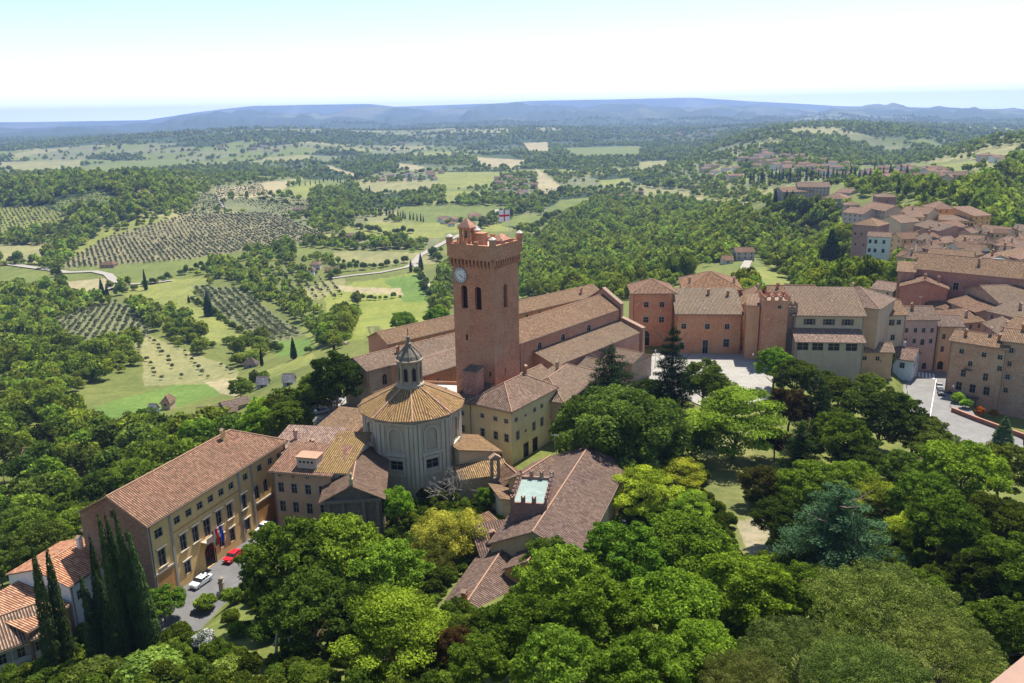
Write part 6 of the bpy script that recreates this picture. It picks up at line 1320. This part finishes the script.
# wider country: woods by the same noise that colours the ground, spacing grows with distance
farw=[]
VALLEY=[(300,180),(380,150),(640,138),(640,170),(560,200),(500,240),(440,262),(300,255)]
def far_scatter(r0,r1,sp,size,thr):
    n=int((r1*r1-r0*r0)*.5*2*R(37)/(sp*sp)); r=np.sqrt(r0*r0+(r1*r1-r0*r0)*rng.random(n)); t=R(37)*(2*rng.random(n)-1); X=r*np.sin(t);Y=r*np.cos(t); Z=H0(X,Y); px,py=PR(X,Y,Z)
    w_=fbm(X/900+3,Y/900,4)*5+.55; loc=fbm(X/230+11,Y/260,4)
    vly=inpoly(px,py,VALLEY); m=(w_>np.where(vly,thr+.25,thr-.45))&(loc>np.where(vly,-.05,-.2))&(px>-60)&(px<1084)
    cxx=X/190+.45*fbm(X/260,Y/260); cyy=Y/240+.45*fbm(X/300+9,Y/300); q=_gr[np.floor(cxx).astype(int)&255,(np.floor(cyy).astype(int)*7)&255]; qi=(q*9.99).astype(int)
    m|=((qi==5)|(qi==6))&(rng.random(n)>.45)&(px>-60)&(px<1084)
    m|=((np.abs(cxx-np.floor(cxx))<.07)|(np.abs(cyy-np.floor(cyy))<.07))&(rng.random(n)>.2)&(px>-60)&(px<1084)   # hedges on field edges
    for f in MEADOW: m&=~inpoly(px,py,f)
    if r0<1400:
        for f,_,_ in WOODS: m&=~inpoly(px,py,f)
    if r0<2500: m&=~blocked_many(X,Y,9 if r0<1400 else 12)
    # keep the ground between viewpoint and hill villages low
    for x,y,z in zip(X[m],Y[m],Z[m]):
        q=size*(.6+.6*rng.random()); farw.append((x,y,z-5*max(0,q-1.2),q))
far_scatter(620,1400,12,.85,1.1); far_scatter(1400,2500,15,1.0,.55); far_scatter(2500,4200,19,1.4,.35); far_scatter(4200,8800,30,1.7,.15)
oliv=[]
for poly,row,sp,ang in OLIVES:
    X,Y,Z=grid_in(poly,sp,ang,.12,row)
    for x,y,z in zip(X,Y,Z):
        if rng.random()<.93: oliv.append((x,y,z,.55+.4*rng.random()))
hed=[]
for line,sp,sz in HEDGES:
    q=[GT(a,b) for a,b in line]; q=[p for p in q if p]
    for a,b in zip(q,q[1:]):
        L=math.hypot(b[0]-a[0],b[1]-a[1]); n=max(1,int(L/sp))
        for k in range(n):
            if rng.random()<.12: continue
            t=(k+rng.random()*.5)/n; x=a[0]+(b[0]-a[0])*t+rng.normal()*sp*.2; y=a[1]+(b[1]-a[1])*t+rng.normal()*sp*.2; hed.append((x,y,Hs(x,y),sz*(.5+.6*rng.random())))
# the largest seen ones are individual trees, the rest is one mass per kind
def gn_stuff(name,label,P,kinds,tint=(1,1,1)):
    me=bpy.data.meshes.new(name); me.from_pydata([tuple(p[:3]) for p in P],[],[]); n=len(P)
    protos=[PROTO[k][i][0] for k in kinds for i in range(len(PROTO[k]))]
    a=me.attributes.new('scl','FLOAT_VECTOR','POINT'); q_=np.array([p[3] for p in P],'f')[:,None]*(1+(rng.random((n,3))-.5)*np.array([.5,.5,.7])); a.data.foreach_set('vector',q_.astype('f').ravel())
    a=me.attributes.new('rz','FLOAT_VECTOR','POINT'); v=np.zeros((n,3),'f'); v[:,2]=rng.random(n)*6.28; a.data.foreach_set('vector',v.ravel())
    a=me.attributes.new('pid','INT','POINT'); a.data.foreach_set('value',rng.integers(0,len(protos),n).astype('i'))
    o=link(bpy.data.objects.new(name,me)); o.color=(*tint,1); tag(o,label,kind='stuff')
    ng=bpy.data.node_groups.new(name,'GeometryNodeTree'); ng.interface.new_socket('Geometry',in_out='INPUT',socket_type='NodeSocketGeometry'); ng.interface.new_socket('Geometry',in_out='OUTPUT',socket_type='NodeSocketGeometry')
    gi=ng.nodes.new('NodeGroupInput'); go=ng.nodes.new('NodeGroupOutput'); jn=ng.nodes.new('GeometryNodeJoinGeometry')
    def na(nm,dt):
        q=ng.nodes.new('GeometryNodeInputNamedAttribute'); q.data_type=dt; q.inputs['Name'].default_value=nm; return q.outputs['Attribute']
    sc_,rz_,pid=na('scl','FLOAT_VECTOR'),na('rz','FLOAT_VECTOR'),na('pid','INT')
    for i,pm in enumerate(protos):
        po=bpy.data.objects.new('source',pm)
        po.color=(*tint,1)
        oi=ng.nodes.new('GeometryNodeObjectInfo'); oi.inputs['Object'].default_value=po
        ip=ng.nodes.new('GeometryNodeInstanceOnPoints'); cm=ng.nodes.new('FunctionNodeCompare'); cm.data_type='INT'; cm.operation='EQUAL'; cm.inputs[3].default_value=i
        ng.links.new(pid,cm.inputs[2]); ng.links.new(cm.outputs[0],ip.inputs['Selection']); ng.links.new(gi.outputs[0],ip.inputs['Points']); ng.links.new(oi.outputs['Geometry'],ip.inputs['Instance']); ng.links.new(rz_,ip.inputs['Rotation']); ng.links.new(sc_,ip.inputs['Scale']); ng.links.new(ip.outputs[0],jn.inputs[0])
    ng.links.new(jn.outputs[0],go.inputs[0]); md=o.modifiers.new('scatter','NODES'); md.node_group=ng
wood.sort(key=lambda p:p[0]**2+p[1]**2); n_near=sum(1 for t in N_ if t[3]=='broad'); K=292-n_near-5
tints=[DG,MG,(.75,.85,.6),(.5,.6,.55),(.95,1.05,.7),(1.15,1.2,.8),(.8,.95,.6)]
used={}
LAB=['leafy tree of the %s','dark leafy tree in the %s','yellowish green tree in the %s']
for i,(x,y,z,s,wi) in enumerate(wood[:K]):
    ti=int(rng.integers(0,len(tints))); nm=WOODS[wi][1]; lab=(LAB[1] if ti in(0,3) else LAB[2] if ti in(4,5) else LAB[0])%nm
    hi=(x*x+y*y)<230**2
    plant('broad' if hi else 'mid',x,y,(4.3 if hi else 4.6)*s,9.5*s,'broadleaf_tree',lab,'tree',nm,tints[ti])
rest=wood[K:]
mid=[p for p in rest if math.hypot(p[0],p[1])<650]; far=[p for p in rest if math.hypot(p[0],p[1])>=650]
gn_stuff('woodland','dense leafy woods covering the valley slopes',[(x,y,z,s) for x,y,z,s,_ in mid],['mid'],(1.15,1.2,.9))
gn_stuff('far_woodland','green woods and hedges running out to the far hills',[(x,y,z,s) for x,y,z,s,_ in far]+farw,['far'],(1.3,1.35,1.15))
oliv.sort(key=lambda p:p[0]**2+p[1]**2)
for x,y,z,s in oliv[:290]: plant('olive' ,x,y,2.2*s,4.1*s,'olive_tree','small grey green olive tree in the grove rows' ,'olive tree','olive trees in rows',(1,1,1),parts=False)
gn_stuff('olive_rows','rows of small silvery olive trees on the slopes',[p for p in oliv[290:]],['olivefar'])
gn_stuff('hedge_shrubs','dark hedges along the field edges',[(x,y,z,s*.55) for x,y,z,s in hed],['mid'],(.7,.8,.7))
# undergrowth between the foreground trees
U=[]
for _ in range(9000):
    a=R(-38+76*rng.random()); r=60+110*math.sqrt(rng.random()); U.append((r*math.sin(a),r*math.cos(a)))
U=np.array(U); UZ=H0(U[:,0],U[:,1]); upx,upy=PR(U[:,0],U[:,1],UZ)
LAWN=[(700,430),(778,436),(776,470),(745,500),(775,522),(768,565),(742,562),(735,530),(706,500)]
ST=[(140,640),(190,550),(262,505),(300,505),(268,560),(235,606),(205,640)]
GARD=[(165,600),(240,590),(262,625),(290,655),(265,665),(215,650),(160,625)]
ok=(upy>430)&~(inpoly(upx,upy,GARD)&(rng.random(len(upx))>.15))&~inpoly(upx,upy,LAWN)&~inpoly(upx,upy,ST)&~((upx>900)&(upy<470))&~((upx<640)&(upx>500)&(upy<560)&(upy>430)&(upx<600))
UG=[]
for (x,y),z,o_,px_ in zip(U,UZ,ok,upx):
    if not o_ or blocked(x,y,1.0): continue
    for poly,zz,fall in FLAT:
        if inpoly(np.array([x]),np.array([y]),poly)[0]: break
    else: UG.append((x,y,z-.2,.5+.8*rng.random()))
gn_stuff('undergrowth','dark green undergrowth below the foreground trees',UG[:4200],['bush'],(.75,.85,.55))
# single cypresses seen in the fields: base px,py, height px
CP=[(209,316,24,1.9,'round topped dark tree alone in the upper meadow'),(294,359,21,1.6,'dark cypress like tree by the lower green meadow'),(103,299,20,1.4,'cypress at the road bend, left one'),(108,300,15,1.6,'broader cypress at the road bend'),(146,290,20,1.2,'cypress standing right of the gravel road'),(829,278,46,2.6,'tall dark cypress below the brick town houses'),(421,271,17,1.5,'cypress at the fork of the valley road'),(411,272,12,1.4,'smaller cypress left of the valley road fork'),(437,288,12,1.4,'cypress left of the clock tower'),(334,350,12,1.2,'slim cypress near the track left of the gabled hall'),(348,362,9,1.1,'tiny cypress beside the gabled hall'),(262,366,18,1.2,'slim cypress right of the vineyard copse'),(189,303,8,1.5,'reddish small tree at the hedge end'),
 (744,285,6,1,'small dark tree beside the lane bend'),(735,340,16,1.5,'dark tree beside the passage to the piazza'),(786,205,14,1.6,'cypress left of the villa with the pink roof'),(792,203,12,1.6,'second cypress left of the villa with the pink roof'),(775,206,16,1.6,'cypress above the hillside wood'),(726,207,8,1.3,'small cypress on the straw field'),(860,225,10,1.3,'cypress at the town edge'),(898,193,14,1.5,'cypress above the brick town tower, left'),(905,195,12,1.5,'cypress above the brick town tower, right'),(370,196,10,1.3,'cypress in the valley fields')]
for px_,py_,h,wd,lab in CP:
    p=GT(px_,py_); 
    if not p: continue
    dep=float(np.array([p[0],p[1],p[2]-CH])@FW); Hh=h*dep/F*1.04; plant('cypress',p[0],p[1],wd*Hh/13 if wd<1.3 else wd*Hh/11,Hh,'cypress_tree',lab,'cypress' if wd<2 else 'cypress','cypresses in the landscape',(.6,.75,.75),parts=h>18)
def cyp_row(line,n,h,label,group):
    q=[GT(a,b) for a,b in line]; q=[p for p in q if p]; seg=np.linspace(0,len(q)-1.001,n)
    for s_ in seg:
        i=int(s_);t=s_-i; x=q[i][0]*(1-t)+q[i+1][0]*t+rng.normal()*1.5;y=q[i][1]*(1-t)+q[i+1][1]*t+rng.normal()*1.5; hh=h*(.75+.4*rng.random())
        plant('cypressfar',x,y,hh*.12,hh,'cypress_tree',label,'cypress',group,(.6,.75,.8))
cyp_row([(358,213),(390,216),(424,222)],22,13,'small cypress in the row crossing the valley fields','valley cypress row')
cyp_row([(745,184),(790,183),(850,180),(905,183)],40,20,'dark cypress in the long row below the hilltop village','cypress row below the village')
cyp_row([(300,186),(330,180),(352,186)],14,14,'cypress on the rounded knoll beyond the orchard','knoll cypresses')
# ------------------------------------------------------------------ cars
TYRE=plain('tyre',(.02,.02,.02),.9); GLASS=plain('car_glass',(.03,.035,.04),.15); CHROME=plain('hub_metal',(.45,.45,.46),.4,.6); LAMPW=plain('lamp_glass',(.75,.74,.7),.2); LAMPR=plain('rear_lamp',(.45,.02,.02),.3)
def car_mesh(c):
    paint=plain('car_paint',c,.35); L,W_,=4.1,1.7
    prof=[(-2.05,.35),(-2.05,.72),(-1.95,.88),(-1.0,.98),(-.45,1.42),(.9,1.45),(1.55,1.05),(2.0,.98),(2.05,.6),(2.05,.35)]
    mb=MB(); n=len(prof)
    def y(z): return W_/2*(1 if z<1.0 else .82 if z>1.3 else .9)
    for i in range(n):
        a,b=prof[i],prof[(i+1)%n]; g=1 if (a[1]>=.97 and b[1]>=.97 and abs(a[1]-b[1])>.2) else 0
        mb.face([(a[0],-y(a[1]),a[1]),(b[0],-y(b[1]),b[1]),(b[0],y(b[1]),b[1]),(a[0],y(a[1]),a[1])][::-1],g)
    for s in (-1,1):
        f=[(x,s*y(z),z) for x,z in prof]; lo=[p for p in f if p[2]<1.0]; 
        mb.face([f[0],f[1],f[2],f[3],f[6],f[7],f[8],f[9]] if s<0 else [f[0],f[1],f[2],f[3],f[6],f[7],f[8],f[9]][::-1],0)
        mb.face([f[3],f[4],f[5],f[6]] if s<0 else [f[6],f[5],f[4],f[3]],1)
        q=s*(W_/2*.9+.005)
        for x in (-.45,.25,.9): mb.box(x-.04,x+.04,min(q,q+s*.02)-.02,max(q,q+s*.02)+.02,1.0,1.42,0)
    body=mb.mesh('body',[paint,GLASS])
    wb=MB(); 
    for k in range(12):
        a,b=2*math.pi*k/12,2*math.pi*(k+1)/12; p=[(.31*math.cos(a),.31*math.sin(a)),(.31*math.cos(b),.31*math.sin(b))]
        wb.face([(p[0][0],-.1,p[0][1]),(p[1][0],-.1,p[1][1]),(p[1][0],.1,p[1][1]),(p[0][0],.1,p[0][1])][::-1]); 
        for s in (-1,1): wb.face([(0,s*.1,0),(p[0][0],s*.1,p[0][1]),(p[1][0],s*.1,p[1][1])][::-s]); 
        for s in (-1,1): wb.face([(0,s*.105,0),(p[0][0]*.6,s*.105,p[0][1]*.6),(p[1][0]*.6,s*.105,p[1][1]*.6)][::-s],1)
    wheel=wb.mesh('wheel',[TYRE,CHROME]); hb=MB(); hb.box(-.03,.03,-.18,.18,-.07,.07); return body,wheel,hb.mesh('headlight',[LAMPW]),hb.mesh('rear_light',[LAMPR])
CARM={}
def car(x,y,z,rz,c,label,group='parked cars'):
    if c not in CARM: CARM[c]=car_mesh(c)
    b,w_,h,rl=CARM[c]; r=empty('parked_car',(x,y,z),rz); tag(r,label,'car',group); link(bpy.data.objects.new('body',b),r)
    for X in (-1.3,1.25):
        for s in (-1,1): o=bpy.data.objects.new('wheel',w_); o.location=(X,s*.78,.31); link(o,r)
    for s in (-1,1):
        o=bpy.data.objects.new('headlight',h); o.location=(-2.06,s*.6,.68); link(o,r); o=bpy.data.objects.new('rear_light',rl); o.location=(2.06,s*.6,.8); link(o,r)
pr_=pal.rotation_euler.z
def pcar(px,py,z,rz,c,lab): x,y=G(px,py,z+.6); car(x,y,z,rz,c,lab)
pcar(201,581,-3,pr_-.05,(.72,.72,.70),'white hatchback parked in front of the ochre palazzo near the cypresses')
pcar(233,556,-3,pr_+.05,(.62,.02,.03),'red car parked beside the palazzo door')
pcar(263,527,-3,pr_,(.7,.7,.68),'white car parked at the far end of the palazzo street')
pcar(321,411,-1.45,.6,(.40,.50,.52),'pale blue car parked on the terrace beside the dark trees')
pcar(334,401,-1.45,.5,(.30,.34,.40),'grey car at the back of the terrace car park')
pcar(622,524,Hs(*G(622,524,1))+.25,1.2,(.6,.62,.66),'silver car parked between villa and yellow green trees')
pcar(616,533,Hs(*G(616,533,1))+.25,1.15,(.5,.52,.56),'grey car parked behind the silver car at the villa')
pcar(746,346,.04,1.5,(.1,.1,.11),'dark car in the passage beside the brick tower')
for i,(px_,py_,c,lab) in enumerate([(742,305,(.2,.2,.22),'dark car parked on the lane nearest the brown hipped roof'),(738,300,(.6,.6,.62),'white car parked on the lane behind the dark one'),(737,310,(.25,.28,.33),'blue grey car parked on the lane, closest to the passage')]):
    p=GT(px_,py_); car(p[0],p[1],p[2]+.1,1.2,c,lab)
pcar(941,392,-8.95,1.2,(.08,.08,.09),'small black car parked at the street bend'); pcar(939.5,386,-8.95,1.2,(.3,.3,.32),'small grey car parked next to the black one')
pcar(1021,452,-8.9,.5,(.7,.7,.7),'white car cut by the right edge on the lower street')
# street edge walls
def wallrun(name,pts,z0,z1,th,mat,label,cat='wall',cap=None):
    r=empty(name,(pts[0][0],pts[0][1],0)); tag(r,label,cat); o=pts[0]
    mb=MB();cb=MB()
    for a,b in zip(pts,pts[1:]):
        d=np.array(b)-np.array(a); L=np.hypot(*d); n=np.array([-d[1],d[0]])/L*th/2; q=[(a[0]+n[0],a[1]+n[1]),(b[0]+n[0],b[1]+n[1]),(b[0]-n[0],b[1]-n[1]),(a[0]-n[0],a[1]-n[1])][::-1]
        q=[(x-o[0],y-o[1]) for x,y in q]; mb.prism(q,z0,z1); n2=n*1.25; q=[(a[0]+n2[0],a[1]+n2[1]),(b[0]+n2[0],b[1]+n2[1]),(b[0]-n2[0],b[1]-n2[1]),(a[0]-n2[0],a[1]-n2[1])][::-1]; cb.prism([(x-o[0],y-o[1]) for x,y in q],z1+.003,z1+.12)
    mb.build('wall',[mat],r); cb.build('coping',[cap or FRAME],r)
wallrun('street_parapet',[G(952,408,-8),G(975,417,-8),G(1000,426,-8),G(1040,440,-8)],-14,-7.9,.5,wallm((.30,.13,.09),'brick'),'long brown brick parapet along the lower street under the weathered block',cap=wallm((.42,.2,.14)))
wallrun('street_parapet',[G(217,598,-3),G(252,594,-3)],-8,-2.2,.6,wallm((.33,.28,.22)),'grey stone retaining wall at the end of the palazzo street')
wallrun('parapet',[G(297,398,-1),G(286,432,-1)],-8,-.6,.35,wallm((.6,.56,.5)),'low pale parapet on the left side of the terrace car park')
p=G(222,590,-2); mb=MB(); mb.box(-.35,.35,-.35,.35,-4,-.6); mb.box(-.45,.45,-.45,.45,-.6,-.4); mb.lathe([(.3,-.4),(.45,-.1),(.4,.3),(.12,.5),(0,.6)],10); o=mb.build('stone_pillar',[wallm((.34,.27,.2))],None,(p[0],p[1],0)); tag(o,'stone gate pillar with a rounded top on the retaining wall','pillar')
for i in range(7):
    x,y=G(906+i*.6,382+i*6,-9); mb=MB(); mb.tube((0,0,0),(0,0,.9),.09,0,8); mb.lathe([(.09,.9),(.12,.95),(.09,1.02),(0,1.05)],8); o=mb.build('bollard',[plain('iron',(.12,.12,.12),.5)],None,(x,y,-9)); tag(o,'dark iron bollard on the left kerb of the bending street','bollard','street bollards')
# street lamps
def lamp(x,y,z,lab,h=5):
    r=empty('street_lamp',(x,y,z)); tag(r,lab,'street lamp'); mb=MB(); mb.tube((0,0,0),(0,0,h),.07,0,8,.045); mb.lathe([(.16,0),(.16,.4),(.08,.6)],8); mb.build('pole',[plain('iron',(.12,.12,.12),.5)],r)
    mb=MB(); mb.lathe([(0,h),(.12,h),(.2,h+.45),(.26,h+.5),(.05,h+.75),(0,h+.8)],6); mb.build('lamp_head',[plain('lantern_glass',(.5,.5,.46),.3)],r)
lamp(*G(655,368,0),0,'iron street lamp at the left of the pale piazza'); lamp(*G(752,372,0),0,'iron street lamp at the right of the pale piazza'); lamp(*G(951,404,-9),-9,'street lamp by the brick parapet at the street bend'); lamp(*G(250,570,-3),-3,'street lamp on the palazzo street under the big tree',4.5)
# A frame of timber poles with wires
b1=GT(275,655);b2=GT(293,652); tp=(b1[0]*.45+b2[0]*.55,b1[1]*.5+b2[1]*.5+.2,max(b1[2],b2[2])+8.3)
r=empty('utility_pole',(tp[0],tp[1],b1[2])); tag(r,'pair of pale timber poles leaning together as an A frame','utility pole'); o_=Vector((tp[0],tp[1],b1[2])); POLE=wallm((.42,.38,.32))
for b in (b1,b2): mb=MB(); mb.tube(Vector(b)-o_-Vector((0,0,1)),Vector(tp)-o_+Vector((0,0,.3)),.2,0,8,.16); mb.build('pole',[POLE],r)
mb=MB(); mb.tube(Vector(tp)-o_+Vector((-.6,0,-.3)),Vector(tp)-o_+Vector((.6,0,-.3)),.06,0,6); mb.build('crossbar',[POLE],r)
# tv aerials and dishes on roofs
def aerial(x,y,z,lab):
    mb=MB(); mb.tube((0,0,-.6),(0,0,2.6),.035,0,5); mb.tube((-.7,0,2.3),(.7,0,2.3),.025,0,4)
    for i in range(6): mb.tube((-.6+i*.24,-.35,2.3),(-.6+i*.24,.35,2.3),.015,0,4)
    o=mb.build('tv_aerial',[plain('aluminium',(.5,.5,.5),.4,.5)],None,(x,y,z)); tag(o,lab,'aerial')
for (px_,py_,z,lab) in [(555,446,12.2,'tv aerial on the ridge of the villa roof'),(300,440,12.6,'tv aerial on the salmon house roof'),(700,296,17.5,'tv aerial on the long red piazza building'),(838,296,20,'tv aerial on the three windowed house'),(960,336,9.4,'tv aerial on the weathered brick block'),(920,304,14,'tv aerial on the pinkish terraced house')]: x,y=G(px_,py_,z); aerial(x,y,z,lab)
# orange leaved small trees on the lower street
for px_,py_,t,lab in ((980,412,(3.2,.9,.8),'small tree with orange red leaves behind the street parapet'),(993,414,(3.4,1.4,.9),'small tree with tan orange leaves behind the street parapet')): near(px_,py_,6,'bush',t,lab,1.3,name='small_tree')
for px_,py_,lab in ((958,398,'green climbing bush below the balcony'),(966,404,'green bush between balcony and parapet')): near(px_,py_,8,'bush',(1.1,1.5,.7),lab,1.0,cat='shrub')
# awning and washing on the balcony of the white house and brick block
x,y=G(957,372,-7); mb=MB(); mb.face([(-1.6,-1.2,2.0),(1.6,-1.2,2.0),(1.6,.6,2.5),(-1.6,.6,2.5)]); mb.face([(-1.6,.6,2.48),(1.6,.6,2.48),(1.6,-1.2,1.98),(-1.6,-1.2,1.98)]); mb.tube((-1.5,-1.1,0),(-1.5,-1.1,2),.04);mb.tube((1.5,-1.1,0),(1.5,-1.1,2),.04); o=mb.build('awning',[plain('blue_canvas',(.05,.12,.4),.8)],None,(x,y-.8,-9)); tag(o,'small blue canvas awning on the balcony of the brick block','awning')
# stone parapet of the lookout beside the viewpoint
zt=73.3; a=G(989,684,zt);b=G(1026,654,zt); d=np.array(b)-np.array(a); d/=np.hypot(*d); n=np.array([d[1],-d[0]]); a=np.array(a)-d*2.5;b=np.array(b)+d*3
mb=MB(); mb.prism([tuple(a),tuple(a+n*.9),tuple(b+n*.9),tuple(b)],zt-.3,zt); q=[tuple(a+n*.05+d*.05),tuple(a+n*.85+d*.05),tuple(b+n*.85-d*.05),tuple(b+n*.05-d*.05)]; mb.prism(q,34,zt-.303)
o=mb.build('lookout_parapet',[wallm((.36,.23,.17))]); tag(o,'pinkish stone parapet of the lookout at the bottom right corner','parapet')
